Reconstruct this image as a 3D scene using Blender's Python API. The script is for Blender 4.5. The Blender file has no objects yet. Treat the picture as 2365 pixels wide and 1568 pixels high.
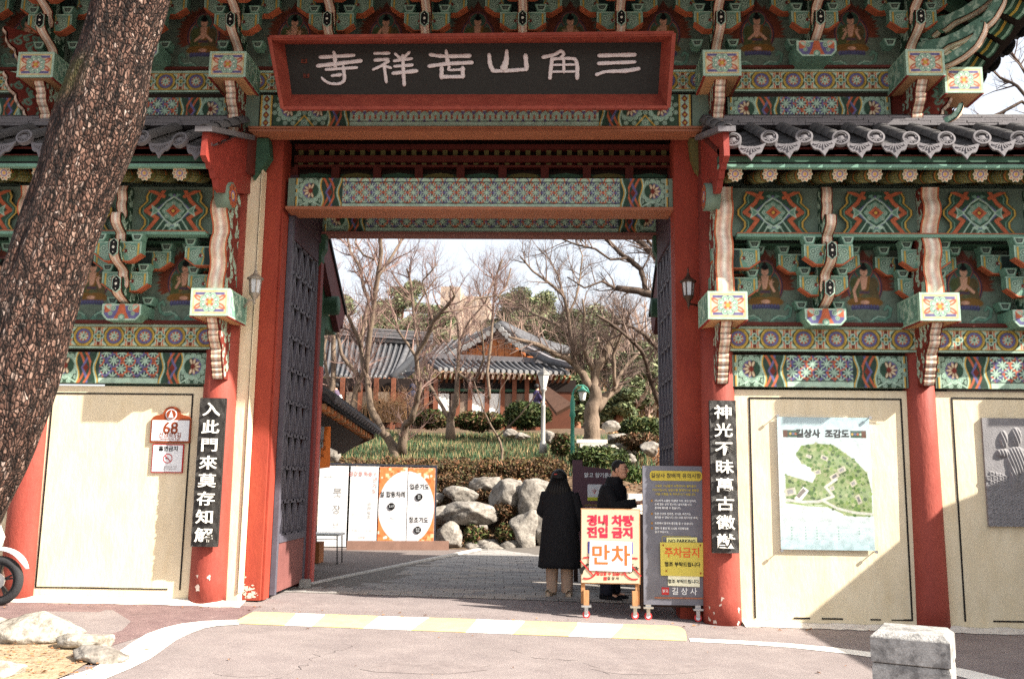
import bpy, bmesh, math, random
import numpy as np
from mathutils import Vector, Matrix

scene = bpy.context.scene
# ------------------------------------------------------------------ camera, world, sun, exposure
FPX, CXP, CYP = 2100.0, 1182.5, 784.0          # focal length and centre in units of a 2365 px wide picture
YAW, PITCH, ROLL = math.radians(2.0), math.radians(8.8), math.radians(-0.75)
CAM = Vector((0.0, -10.4, 1.40))
_Rz = Matrix.Rotation(YAW, 3, 'Z'); _Rx = Matrix.Rotation(PITCH, 3, 'X')
_Ry = Matrix(((math.cos(ROLL), 0, math.sin(ROLL)), (0, 1, 0), (-math.sin(ROLL), 0, math.cos(ROLL))))
RC = _Rz @ _Rx @ _Ry
cd = bpy.data.cameras.new('camera'); cam = bpy.data.objects.new('camera', cd)
scene.collection.objects.link(cam)
cam.matrix_world = Matrix.Translation(CAM) @ (RC @ Matrix.Rotation(math.pi / 2, 3, 'X')).to_4x4()
cd.sensor_width = 36.0; cd.lens = FPX / 2365.0 * 36.0; cd.clip_start = 0.1; cd.clip_end = 3000
scene.camera = cam

SUN_DIR = Vector((-1.25, 0.54, -1.0)).normalized()      # the way the light travels
w = bpy.data.worlds.new("World"); scene.world = w; w.use_nodes = True
nt = w.node_tree; nt.nodes.clear()
sky = nt.nodes.new('ShaderNodeTexSky'); sky.sky_type = 'NISHITA'; sky.sun_disc = False
sky.sun_elevation = math.asin(-SUN_DIR.z)
sky.sun_rotation = math.atan2(-SUN_DIR.x, -SUN_DIR.y)
sky.air_density = 1.0; sky.dust_density = 5.0; sky.ozone_density = 1.0
bg = nt.nodes.new('ShaderNodeBackground'); bg.inputs['Strength'].default_value = 0.15
ow = nt.nodes.new('ShaderNodeOutputWorld')
veil = nt.nodes.new('ShaderNodeMix'); veil.data_type = 'RGBA'; veil.inputs[0].default_value = 0.68     # thin bright winter haze over the whole sky
veil.inputs[7].default_value = (2.8, 2.82, 2.84, 1)
nt.links.new(sky.outputs[0], veil.inputs[6]); nt.links.new(veil.outputs[2], bg.inputs[0]); nt.links.new(bg.outputs[0], ow.inputs[0])
sd = bpy.data.lights.new('sun', 'SUN'); sd.energy = 5.0; sd.angle = math.radians(0.6); sd.color = (1.0, 0.93, 0.82)
sun = bpy.data.objects.new('sun', sd); scene.collection.objects.link(sun)
sun.rotation_euler = SUN_DIR.to_track_quat('-Z', 'Y').to_euler()
sun.location = (20, -10, 30)
scene.view_settings.view_transform = 'Standard'; scene.view_settings.look = 'None'
scene.view_settings.gamma = 1.0; scene.view_settings.use_curve_mapping = False
scene.view_settings.exposure = 1.48
scene.render.engine = 'CYCLES'
scene.cycles.max_bounces = 6; scene.cycles.diffuse_bounces = 4; scene.cycles.glossy_bounces = 2
scene.cycles.transparent_max_bounces = 8
scene.cycles.use_denoising = False

rnd = random.Random(7)
npr = np.random.default_rng(5)

# ------------------------------------------------------------------ pixel -> place helpers (real depths are always given)
def ray(px, py):
    return RC @ Vector(((px - CXP) / FPX, 1.0, -(py - CYP) / FPX))
def P(px, py, Y):
    d = ray(px, py); t = (Y - CAM.y) / d.y
    return CAM + d * t
def smooth(a, b, x):
    t = np.clip((x - a) / (b - a), 0, 1); return t * t * (3 - 2 * t)
def H(x, y):
    x = np.asarray(x, float); y = np.asarray(y, float)
    lat = np.interp(x, [-4.2, 2.2, 6, 12], [0.0, -0.13, -0.17, -0.2])
    lat = lat * (1 - smooth(0.5, 3, y)) + smooth(0.5, 3, y) * -0.05
    lat = np.where(y < -3, lat + 0.01 * (y + 3), lat)
    h = lat + 1.6 * smooth(9.3, 11.6, y) * (1 - 0.55 * smooth(1.8, 4.0, x) * (1 - smooth(11, 16, y)))
    h = h + np.interp(y, [11.5, 28, 34, 46, 62, 95, 140, 260], [0, 2.05, 2.1, 2.6, 5.0, 11.5, 14, 14])
    h = h + 0.05 * np.sin(x * 1.3 + y * .7) * smooth(11, 13, y) + 2.0 * np.sin(x * .045 + 1.0) * smooth(46, 90, y)
    return h
def Hf(x, y): return float(H(x, y))
def G(px, py):
    d = ray(px, py); t = 3.0
    while t < 200:
        p = CAM + d * t
        if p.z <= Hf(p.x, p.y): break
        t += 0.05
    a, b = t - 0.05, t
    for _ in range(8):
        m = (a + b) / 2; p = CAM + d * m
        if p.z <= Hf(p.x, p.y): b = m
        else: a = m
    return CAM + d * b

def lin(c):
    c = [v / 255.0 for v in c]
    return tuple((v / 12.92 if v <= 0.04045 else ((v + 0.055) / 1.055) ** 2.4) for v in c)

# ------------------------------------------------------------------ materials
MATS = {}
def mat(name, col, rough=0.75, var=0.12, scale=6.0, bump=0.0, bscale=40.0, col2=None, metal=0.0, spec=0.3, stretch=(1, 1, 1), cut=(0.45, 0.6), speck=None):
    if name in MATS: return MATS[name]
    m = bpy.data.materials.new(name); m.use_nodes = True; n = m.node_tree; L = n.links
    b = n.nodes['Principled BSDF']; b.inputs['Roughness'].default_value = rough
    b.inputs['Metallic'].default_value = metal; b.inputs['Specular IOR Level'].default_value = spec
    tc = n.nodes.new('ShaderNodeTexCoord'); mp = n.nodes.new('ShaderNodeMapping'); mp.inputs['Scale'].default_value = stretch
    L.new(tc.outputs['Object'], mp.inputs[0])
    nz = n.nodes.new('ShaderNodeTexNoise'); nz.inputs['Scale'].default_value = scale; nz.inputs['Detail'].default_value = 6; nz.inputs['Roughness'].default_value = .65
    L.new(mp.outputs[0], nz.inputs['Vector'])
    mr = n.nodes.new('ShaderNodeMapRange'); mr.inputs[1].default_value = 0.3; mr.inputs[2].default_value = 0.7
    mr.inputs[3].default_value = 1 - var; mr.inputs[4].default_value = 1 + var
    L.new(nz.outputs['Fac'], mr.inputs[0])
    mx = n.nodes.new('ShaderNodeMix'); mx.data_type = 'RGBA'; mx.blend_type = 'MULTIPLY'; mx.inputs[0].default_value = 1.0
    if col2 is not None:
        nz2 = n.nodes.new('ShaderNodeTexNoise'); nz2.inputs['Scale'].default_value = scale * 2.3; nz2.inputs['Detail'].default_value = 8; nz2.inputs['Roughness'].default_value = .7
        L.new(mp.outputs[0], nz2.inputs['Vector'])
        cr = n.nodes.new('ShaderNodeValToRGB'); cr.color_ramp.elements[0].position = cut[0]; cr.color_ramp.elements[1].position = cut[1]
        cr.color_ramp.elements[0].color = (*lin(col), 1); cr.color_ramp.elements[1].color = (*lin(col2), 1)
        L.new(nz2.outputs['Fac'], cr.inputs[0]); L.new(cr.outputs[0], mx.inputs[6])
    else:
        mx.inputs[6].default_value = (*lin(col), 1)
    L.new(mr.outputs[0], mx.inputs[7])
    res = mx.outputs[2]
    if speck:
        n3 = n.nodes.new('ShaderNodeTexNoise'); n3.inputs['Scale'].default_value = speck[0]; n3.inputs['Detail'].default_value = 3; n3.inputs['Roughness'].default_value = .8
        L.new(tc.outputs['Object'], n3.inputs['Vector']); m3 = n.nodes.new('ShaderNodeMapRange'); m3.inputs[1].default_value = .3; m3.inputs[2].default_value = .7; m3.inputs[3].default_value = 1 - speck[1]; m3.inputs[4].default_value = 1 + speck[1]
        L.new(n3.outputs['Fac'], m3.inputs[0]); x3 = n.nodes.new('ShaderNodeMix'); x3.data_type = 'RGBA'; x3.blend_type = 'MULTIPLY'; x3.inputs[0].default_value = 1
        L.new(res, x3.inputs[6]); L.new(m3.outputs[0], x3.inputs[7]); res = x3.outputs[2]
    L.new(res, b.inputs['Base Color'])
    if bump > 0:
        nb = n.nodes.new('ShaderNodeTexNoise'); nb.inputs['Scale'].default_value = bscale; nb.inputs['Detail'].default_value = 5
        L.new(mp.outputs[0], nb.inputs['Vector'])
        bp = n.nodes.new('ShaderNodeBump'); bp.inputs['Strength'].default_value = bump; bp.inputs['Distance'].default_value = 0.02
        L.new(nb.outputs['Fac'], bp.inputs['Height']); L.new(bp.outputs[0], b.inputs['Normal'])
    MATS[name] = m
    return m
def paint_mat():
    if 'painted' in MATS: return MATS['painted']
    m = bpy.data.materials.new('painted'); m.use_nodes = True; n = m.node_tree; L = n.links
    b = n.nodes['Principled BSDF']; b.inputs['Roughness'].default_value = .7; b.inputs['Specular IOR Level'].default_value = .25
    at = n.nodes.new('ShaderNodeAttribute'); at.attribute_name = 'Col'
    tc = n.nodes.new('ShaderNodeTexCoord')
    nz = n.nodes.new('ShaderNodeTexNoise'); nz.inputs['Scale'].default_value = 14; nz.inputs['Detail'].default_value = 6
    L.new(tc.outputs['Object'], nz.inputs['Vector'])
    mr = n.nodes.new('ShaderNodeMapRange'); mr.inputs[1].default_value = .3; mr.inputs[2].default_value = .7; mr.inputs[3].default_value = .72; mr.inputs[4].default_value = 1.12
    L.new(nz.outputs['Fac'], mr.inputs[0])
    mx = n.nodes.new('ShaderNodeMix'); mx.data_type = 'RGBA'; mx.blend_type = 'MULTIPLY'; mx.inputs[0].default_value = 1
    L.new(at.outputs['Color'], mx.inputs[6]); L.new(mr.outputs[0], mx.inputs[7]); L.new(mx.outputs[2], b.inputs['Base Color'])
    MATS['painted'] = m
    return m

# ------------------------------------------------------------------ mesh builder
class MB:
    def __init__(s): s.v = []; s.f = []; s.m = []; s.cm = 0
    def add(s, vs, fs, m=None):
        o = len(s.v); s.v += [tuple(v) for v in vs]; mm = s.cm if m is None else m
        for f in fs: s.f.append(tuple(i + o for i in f)); s.m.append(mm)
    def box(s, x0, x1, y0, y1, z0, z1, m=None):
        s.add([(x0, y0, z0), (x1, y0, z0), (x1, y1, z0), (x0, y1, z0), (x0, y0, z1), (x1, y0, z1), (x1, y1, z1), (x0, y1, z1)],
              [(0, 1, 5, 4), (1, 2, 6, 5), (2, 3, 7, 6), (3, 0, 4, 7), (4, 5, 6, 7), (3, 2, 1, 0)], m); return s
    def obox(s, c, ax, ay, az, m=None):
        c = Vector(c); ax = Vector(ax); ay = Vector(ay); az = Vector(az)
        vs = [c + ax * i + ay * j + az * k for k in (-1, 1) for i, j in ((-1, -1), (1, -1), (1, 1), (-1, 1))]
        s.add(vs, [(0, 1, 5, 4), (1, 2, 6, 5), (2, 3, 7, 6), (3, 0, 4, 7), (4, 5, 6, 7), (3, 2, 1, 0)], m); return s
    def bar(s, a, b, wd, dp, up=(0, 0, 1), m=None):
        a = Vector(a); b = Vector(b); d = (b - a); L = d.length; d.normalize(); u = Vector(up)
        sx = d.cross(u)
        if sx.length < 1e-4: sx = d.cross(Vector((0, 1, 0)))
        sx.normalize(); u = sx.cross(d).normalized()
        return s.obox((a + b) / 2, d * L / 2, sx * wd / 2, u * dp / 2, m)
    def prism(s, pts, axis, a0, a1, m=None):
        n = len(pts)
        def mk(p, a):
            if axis == 'x': return (a, p[0], p[1])
            if axis == 'y': return (p[0], a, p[1])
            return (p[0], p[1], a)
        vs = [mk(p, a0) for p in pts] + [mk(p, a1) for p in pts]
        fs = [tuple(range(n))[::-1], tuple(range(n, 2 * n))] + [(i, (i + 1) % n, n + (i + 1) % n, n + i) for i in range(n)]
        s.add(vs, fs, m); return s
    def tube(s, pts, rad, n=8, cap=True, m=None):
        pts = [Vector(p) for p in pts]
        if not hasattr(rad, '__len__'): rad = [rad] * len(pts)
        vs = []; fs = []; prev = None
        for i, p in enumerate(pts):
            if i == 0: d = pts[1] - p
            elif i == len(pts) - 1: d = p - pts[i - 1]
            else: d = (pts[i + 1] - pts[i - 1])
            d.normalize()
            if prev is None:
                a = d.cross(Vector((0.13, 0.97, 0.21))); a.normalize()
            else:
                a = prev - d * prev.dot(d); a.normalize()
            prev = a; b = d.cross(a)
            for k in range(n):
                t = 2 * math.pi * k / n; vs.append(p + (a * math.cos(t) + b * math.sin(t)) * rad[i])
        for i in range(len(pts) - 1):
            for k in range(n):
                fs.append((i * n + k, i * n + (k + 1) % n, (i + 1) * n + (k + 1) % n, (i + 1) * n + k))
        if cap:
            fs.append(tuple(range(n))[::-1]); fs.append(tuple(range((len(pts) - 1) * n, len(pts) * n)))
        s.add(vs, fs, m); return s
    def lathe(s, prof, c=(0, 0, 0), n=24, m=None, cap=True):
        c = Vector(c); vs = []; fs = []
        for r, z in prof:
            for k in range(n):
                t = 2 * math.pi * k / n; vs.append((c.x + r * math.cos(t), c.y + r * math.sin(t), c.z + z))
        for i in range(len(prof) - 1):
            for k in range(n): fs.append((i * n + k, i * n + (k + 1) % n, (i + 1) * n + (k + 1) % n, (i + 1) * n + k))
        if cap: fs.append(tuple(range(n))[::-1]); fs.append(tuple(range((len(prof) - 1) * n, len(prof) * n)))
        s.add(vs, fs, m); return s
    def loft(s, rings, n=16, cap=True, m=None):
        """rings: (cx, cy, cz, rx, ry[, power])"""
        vs = []; fs = []
        for r in rings:
            cx, cy, cz, rx, ry = r[:5]
            for k in range(n):
                t = 2 * math.pi * k / n; vs.append((cx + rx * math.cos(t), cy + ry * math.sin(t), cz))
        for i in range(len(rings) - 1):
            for k in range(n): fs.append((i * n + k, i * n + (k + 1) % n, (i + 1) * n + (k + 1) % n, (i + 1) * n + k))
        if cap: fs.append(tuple(range(n))[::-1]); fs.append(tuple(range((len(rings) - 1) * n, len(rings) * n)))
        s.add(vs, fs, m); return s
    def ball(s, c, r, n=10, k=6, m=None):
        if not hasattr(r, '__len__'): r = (r, r, r)
        vs = []; fs = []
        for i in range(k + 1):
            ph = -math.pi / 2 + math.pi * i / k
            for j in range(n):
                t = 2 * math.pi * j / n
                vs.append((c[0] + r[0] * math.cos(ph) * math.cos(t), c[1] + r[1] * math.cos(ph) * math.sin(t), c[2] + r[2] * math.sin(ph)))
        for i in range(k):
            for j in range(n): fs.append((i * n + j, i * n + (j + 1) % n, (i + 1) * n + (j + 1) % n, (i + 1) * n + j))
        s.add(vs, fs, m); return s
    def mesh(s, name, mats, smooth=False):
        me = bpy.data.meshes.new(name); me.from_pydata(s.v, [], s.f); me.update()
        if not isinstance(mats, (list, tuple)): mats = [mats]
        for mm in mats: me.materials.append(mm)
        if len(mats) > 1: me.polygons.foreach_set('material_index', s.m)
        if smooth: me.polygons.foreach_set('use_smooth', [True] * len(me.polygons))
        return me
    def obj(s, name, mats, parent=None, smooth=False, loc=None, rot=None):
        return link(name, s.mesh(name, mats, smooth), parent, loc, rot)

def link(name, me, parent=None, loc=None, rot=None, stuff=False):
    o = bpy.data.objects.new(name, me); scene.collection.objects.link(o)
    if parent is not None:
        o.parent = parent
        if parent.type == 'EMPTY' and parent.parent is None: o.matrix_parent_inverse = Matrix.Translation(-Vector(parent.location))
    if loc is not None: o.location = loc
    if rot is not None: o.rotation_euler = rot
    if stuff: o['kind'] = 'stuff'
    return o
def thing(name, label, cat, loc=(0, 0, 0), group=None):
    o = bpy.data.objects.new(name, None); scene.collection.objects.link(o); o.location = loc
    o['label'] = label; o['category'] = cat
    if group: o['group'] = group
    return o
def tag(o, label, cat, group=None, kind=None):
    o['label'] = label; o['category'] = cat
    if group: o['group'] = group
    if kind: o['kind'] = kind
    return o
def struct(o): o['kind'] = 'structure'; return o

# ------------------------------------------------------------------ painting on fine colour grids
PAL = dict(mint=(170, 198, 178), teal=(108, 148, 130), dgreen=(48, 76, 60), red=(116, 48, 38), orange=(182, 98, 66), pink=(214, 172, 154),
           yellow=(198, 162, 74), purple=(100, 98, 142), white=(236, 234, 218), black=(22, 20, 20), grey=(98, 118, 106), wall=(112, 128, 114),
           olive=(96, 98, 52), cream=(214, 200, 168), skin=(222, 170, 142), brown=(92, 58, 40))
PL = {k: np.array(lin(v)) for k, v in PAL.items()}
class Cv:
    def __init__(s, w, h, bg='wall', res=0.008):
        s.w, s.h = w, h; s.nx = max(2, int(round(w / res)) + 1); s.ny = max(2, int(round(h / res)) + 1)
        s.x = np.linspace(0, w, s.nx); s.y = np.linspace(0, h, s.ny); s.cell = w / (s.nx - 1)
        s.c = np.empty((s.ny, s.nx, 3)); s.c[:] = PL[bg] if isinstance(bg, str) else np.array(bg)
        s.hit = np.zeros((s.ny, s.nx))
    def win(s, x0, x1, y0, y1):
        e = s.cell * 1.5
        i0, i1 = np.searchsorted(s.x, (x0 - e, x1 + e)); j0, j1 = np.searchsorted(s.y, (y0 - e, y1 + e))
        if i1 <= i0 or j1 <= j0: return None
        return slice(j0, j1), slice(i0, i1), s.x[i0:i1][None, :], s.y[j0:j1][:, None]
    def put(s, W, d, col, a=1.0):
        k = np.clip(0.5 - d / s.cell, 0, 1)[..., None] * a
        col = PL[col] if isinstance(col, str) else np.array(col)
        s.c[W[0], W[1]] = s.c[W[0], W[1]] * (1 - k) + col * k
        s.hit[W[0], W[1]] = np.maximum(s.hit[W[0], W[1]], k[..., 0])
    def circ(s, cx, cy, r, col, a=1.0):
        W = s.win(cx - r, cx + r, cy - r, cy + r)
        if W: s.put(W, np.hypot(W[2] - cx, W[3] - cy) - r, col, a)
        return s
    def ell(s, cx, cy, rx, ry, col, rot=0, a=1.0):
        R = max(rx, ry); W = s.win(cx - R, cx + R, cy - R, cy + R)
        if W:
            c, q = math.cos(rot), math.sin(rot); X = (W[2] - cx) * c + (W[3] - cy) * q; Y = -(W[2] - cx) * q + (W[3] - cy) * c
            k = np.sqrt((X / rx) ** 2 + (Y / ry) ** 2); s.put(W, (k - 1) * min(rx, ry), col, a)
        return s
    def ring(s, cx, cy, r, wd, col, half=None):
        R = r + wd / 2; W = s.win(cx - R, cx + R, cy - R, cy + R)
        if W:
            d = np.abs(np.hypot(W[2] - cx, W[3] - cy) - r) - wd / 2
            if half == 'up': d = np.maximum(d, cy - W[3])
            if half == 'down': d = np.maximum(d, W[3] - cy)
            if half == 'left': d = np.maximum(d, W[2] - cx)
            if half == 'right': d = np.maximum(d, cx - W[2])
            s.put(W, d, col)
        return s
    def rect(s, x0, x1, y0, y1, col):
        W = s.win(x0, x1, y0, y1)
        if W: s.put(W, np.maximum(np.maximum(x0 - W[2], W[2] - x1), np.maximum(y0 - W[3], W[3] - y1)), col)
        return s
    def line(s, pts, wd, col):
        for (ax, ay), (bx, by) in zip(pts[:-1], pts[1:]):
            r = wd / 2; W = s.win(min(ax, bx) - r, max(ax, bx) + r, min(ay, by) - r, max(ay, by) + r)
            if not W: continue
            dx, dy = bx - ax, by - ay; L2 = dx * dx + dy * dy + 1e-12
            t = np.clip(((W[2] - ax) * dx + (W[3] - ay) * dy) / L2, 0, 1)
            s.put(W, np.hypot(W[2] - ax - t * dx, W[3] - ay - t * dy) - r, col)
        return s
    def poly(s, pts, col, a=1.0):
        xs = [p[0] for p in pts]; ys = [p[1] for p in pts]; W = s.win(min(xs), max(xs), min(ys), max(ys))
        if not W: return s
        X, Y = W[2] + 0 * W[3], W[3] + 0 * W[2]; D = np.full(X.shape, 1e9); ins = np.zeros(X.shape, bool)
        n = len(pts)
        for i in range(n):
            ax, ay = pts[i]; bx, by = pts[(i + 1) % n]; dx, dy = bx - ax, by - ay
            t = np.clip(((X - ax) * dx + (Y - ay) * dy) / (dx * dx + dy * dy + 1e-12), 0, 1)
            D = np.minimum(D, np.hypot(X - ax - t * dx, Y - ay - t * dy))
            if abs(dy) > 1e-12:
                c = ((ay > Y) != (by > Y)) & (X < dx * (Y - ay) / dy + ax); ins ^= c
        s.put(W, np.where(ins, -D, D), col, a); return s
    def petal(s, cx, cy, ang, r0, r1, wd, col):
        a = math.radians(ang); c = ((r0 + r1) / 2)
        return s.ell(cx + c * math.cos(a), cy + c * math.sin(a), (r1 - r0) / 2, wd / 2, col, rot=a)
    def star(s, cx, cy, r, wd, col, n=8, off=0):
        for i in range(n):
            a = 2 * math.pi * i / n + off
            s.line([(cx, cy), (cx + r * math.cos(a), cy + r * math.sin(a))], wd, col)
        return s
    def curl(s, cx, cy, r, col='mint', inner='dgreen'):
        s.circ(cx, cy, r * 1.12, 'black', .6).circ(cx, cy, r, col).circ(cx, cy, r * .66, inner).circ(cx, cy, r * .38, col); return s
    def mesh(s, name, mask=None, thick=0.0):
        X, Z = np.meshgrid(s.x, s.y); v = np.stack([X, np.zeros_like(X), Z], -1).reshape(-1, 3)
        i = np.arange(s.nx * s.ny).reshape(s.ny, s.nx)
        q = np.stack([i[:-1, :-1], i[:-1, 1:], i[1:, 1:], i[1:, :-1]], -1).reshape(-1, 4)
        if mask is not None:
            mk = mask.reshape(-1); q = q[mk[q].all(1)]
        return grid_mesh(name, v, q, s.c.reshape(-1, 3))
def grid_mesh(name, v, q, col, mats=None, smooth_=False):
    me = bpy.data.meshes.new(name); me.vertices.add(len(v)); me.vertices.foreach_set('co', v.astype(np.float32).ravel())
    k = q.shape[1]
    me.loops.add(q.size); me.loops.foreach_set('vertex_index', q.astype(np.int32).ravel())
    me.polygons.add(len(q)); me.polygons.foreach_set('loop_start', np.arange(0, q.size, k, dtype=np.int32))
    me.update(calc_edges=True)
    if smooth_: me.polygons.foreach_set('use_smooth', [True] * len(q))
    if col is not None:
        at = me.color_attributes.new('Col', 'FLOAT_COLOR', 'POINT')
        c4 = np.ones((len(v), 4), np.float32); c4[:, :3] = col; at.data.foreach_set('color', c4.ravel())
    me.materials.append(mats or paint_mat())
    return me

# ------------------------------------------------------------------ text
_tc = bpy.data.curves.new('lettering', 'FONT'); _to = bpy.data.objects.new('lettering', _tc)
def text_mesh(body, size, bold=0.0, align='CENTER', space=1.0, thick=0.0):
    c = _tc; c.body = body; c.size = size; c.align_x = align; c.align_y = 'CENTER'
    c.offset = bold; c.extrude = thick; c.space_line = space; c.resolution_u = 3; c.fill_mode = 'BOTH' if thick else 'FRONT'
    return bpy.data.meshes.new_from_object(_to)
def lettering(items, mats, parent, loc=(0, 0, 0), rot=None, name='lettering', thick=0.0):
    """items: (text, x, z, size, mat_index, bold[, sx[, align]]) all joined in one mesh lying in the XZ plane facing -Y"""
    V = []; F = []; M = []
    for it in items:
        t, x, z, size, mi, bold = it[:6]; sx = it[6] if len(it) > 6 else 1.0; al = it[7] if len(it) > 7 else 'CENTER'
        me = text_mesh(t, size, bold, al, thick=thick); o = len(V)
        for v in me.vertices: V.append((x + v.co.x * sx, -v.co.z, z + v.co.y))
        for p in me.polygons: F.append([i + o for i in p.vertices]); M.append(mi)
        bpy.data.meshes.remove(me)
    me = bpy.data.meshes.new(name); me.from_pydata(V, [], F); me.update()
    for m_ in (mats if isinstance(mats, (list, tuple)) else [mats]): me.materials.append(m_)
    me.polygons.foreach_set('material_index', M)
    o = link(name, me, parent, loc, rot)
    if len(items) > 1 or len(items[0][0]) > 1: o['kind'] = 'stuff'
    return o
# ------------------------------------------------------------------ shared materials
M_red = mat('red_paint', (146, 58, 48), .6, .12, 3, .15, 60, (124, 46, 38), cut=(.35, .7), speck=(80, .10))
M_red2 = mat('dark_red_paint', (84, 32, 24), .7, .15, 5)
M_pillar = mat('worn_red_plaster', (152, 64, 46), .75, .12, 1.6, .25, 30, (132, 50, 38), cut=(.35, .68), speck=(60, .10), stretch=(1, 1, .4))
M_cream = mat('cream_plaster', (226, 213, 184), .85, .07, 2.6, .25, 22, (212, 196, 162), cut=(.38, .72), stretch=(1, 1, .35), speck=(70, .05))
M_black = mat('black_paint', (20, 18, 18), .6, .1)
M_teal = mat('teal_paint', PAL['teal'], .7, .15, 12)
M_mint = mat('mint_paint', (146, 180, 158), .7, .12, 10)
M_greyteal = mat('grey_green_paint', (108, 128, 114), .8, .1, 4)
M_dark = mat('shadowed_timber', (44, 30, 24), .85, .2, 8)  # dark brown for real timber and for strips standing in for shade
M_orange = mat('orange_trim', (154, 98, 72), .6, .1, 8)
M_tan = mat('tan_timber', (186, 140, 100), .7, .12, 10)
M_tile = mat('grey_clay_tile', (92, 90, 90), .8, .22, 5, .3, 50, (64, 63, 65), cut=(.35, .65))
M_tilelt = mat('pale_clay_tile', (108, 105, 108), .8, .12, 9, .2, 60)
M_char = mat('charcoal_board', (40, 40, 40), .55, .3, 30, .9, 26, stretch=(1, 1, 3))
M_white = mat('white_paint', (232, 230, 222), .6, .05)
M_dgreen = mat('deep_green_paint', (52, 84, 66), .75, .15, 9)
M_slat = mat('olive_slat', (92, 88, 50), .8, .15)
PT = paint_mat()

# ------------------------------------------------------------------ painted patterns
def roundel_band(w, h=.29, res=.008):
    c = Cv(w, h, (0.045, 0.075, 0.04), res)
    n = max(1, int(round(w / .345))); p = w / n; m = h * .5
    for i in range(n + 1):
        x = i * p
        c.rect(x - .055, x + .055, .03, h - .03, 'cream').rect(x - .02, x + .02, .03, h - .03, 'red').rect(x - .045, x - .03, .03, h - .03, 'orange').rect(x + .03, x + .045, .03, h - .03, 'orange')
    for i in range(n):
        x = (i + .5) * p
        c.ring(x, m, .102, .028, 'yellow').ring(x, m, .086, .006, 'black').ring(x, m, .072, .026, 'purple').ring(x, m, .098, .006, 'olive')
        c.circ(x, m, .058, 'orange').star(x, m, .048, .017, 'mint').circ(x, m, .011, 'dgreen')
        for sx in (-1, 1):
            for sy in (-1, 1): c.line([(x + sx * .095, m + sy * .105), (x + sx * .13, m + sy * .07)], .024, 'mint').circ(x + sx * .12, m + sy * .1, .010, 'cream')
    for i in range(n + 1):
        x = i * p
        for a in range(4):
            t = a * math.pi / 2; dx, dy = .036 * math.cos(t), .036 * math.sin(t)
            c.circ(x + dx, m + dy, .033, 'black').circ(x + dx, m + dy, .029, 'mint').circ(x + dx, m + dy, .014, 'dgreen')
        c.circ(x, m, .022, 'yellow').circ(x, m, .012, 'dgreen').circ(x, m, .005, 'yellow')
    c.rect(0, w, 0, .022, 'mint').rect(0, w, .022, .028, 'black').rect(0, w, .03, .036, 'yellow')
    c.rect(0, w, h - .03, h, 'mint').rect(0, w, h - .036, h - .03, 'black').rect(0, w, h - .044, h - .038, 'yellow')
    return c
def starfield(c, x0, x1, y0, y1, s=.17, cols=('mint', 'orange', 'purple')):
    c.rect(x0, x1, y0, y1, (0.02, 0.035, 0.05))
    ny = max(1, int(round((y1 - y0) / (s * .5)))); nx = max(1, int(round((x1 - x0) / s)))
    dx = (x1 - x0) / nx; dy = (y1 - y0) / ny
    for j in range(ny + 1):
        for i in range(nx + 1):
            x = x0 + (i + .5 * (j % 2)) * dx; y = y0 + j * dy
            if x > x1 + .001: continue
            k = (i + j) % 2
            c.ring(x, y, s * .44, s * .09, cols[2]) if k else c.ring(x, y, s * .40, s * .11, cols[1])
    for j in range(ny + 1):
        for i in range(nx + 1):
            x = x0 + (i + .5 * (j % 2)) * dx; y = y0 + j * dy
            if x > x1 + .001: continue
            c.star(x, y, s * .33, s * .085, cols[0], 8, math.pi / 8 * (j % 2))
            c.circ(x + dx / 2, y, s * .07, cols[1] if (i + j) % 2 else cols[2])
def yfield(c, x0, x1, y0, y1, s=.13):
    c.rect(x0, x1, y0, y1, 'mint')
    n = int(round((x1 - x0) / s)); d = (x1 - x0) / n; rows = int((y1 - y0) / (s * .8)) + 1
    for j in range(rows + 1):
        for i in range(n + 1):
            x = x0 + (i + .5 * (j % 2)) * d; y = y0 + j * s * .8
            for a in (90, 210, 330):
                t = math.radians(a if j % 2 == 0 else a + 180); c.line([(x, y), (x + s * .5 * math.cos(t), y + s * .5 * math.sin(t))], s * .17, 'orange')
            for a in (90, 210, 330):
                t = math.radians(a if j % 2 == 0 else a + 180); c.circ(x + s * .1 * math.cos(t), y + s * .1 * math.sin(t), s * .095, 'purple')
            c.star(x, y - s * .5, s * .13, s * .05, 'red', 6)
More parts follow.
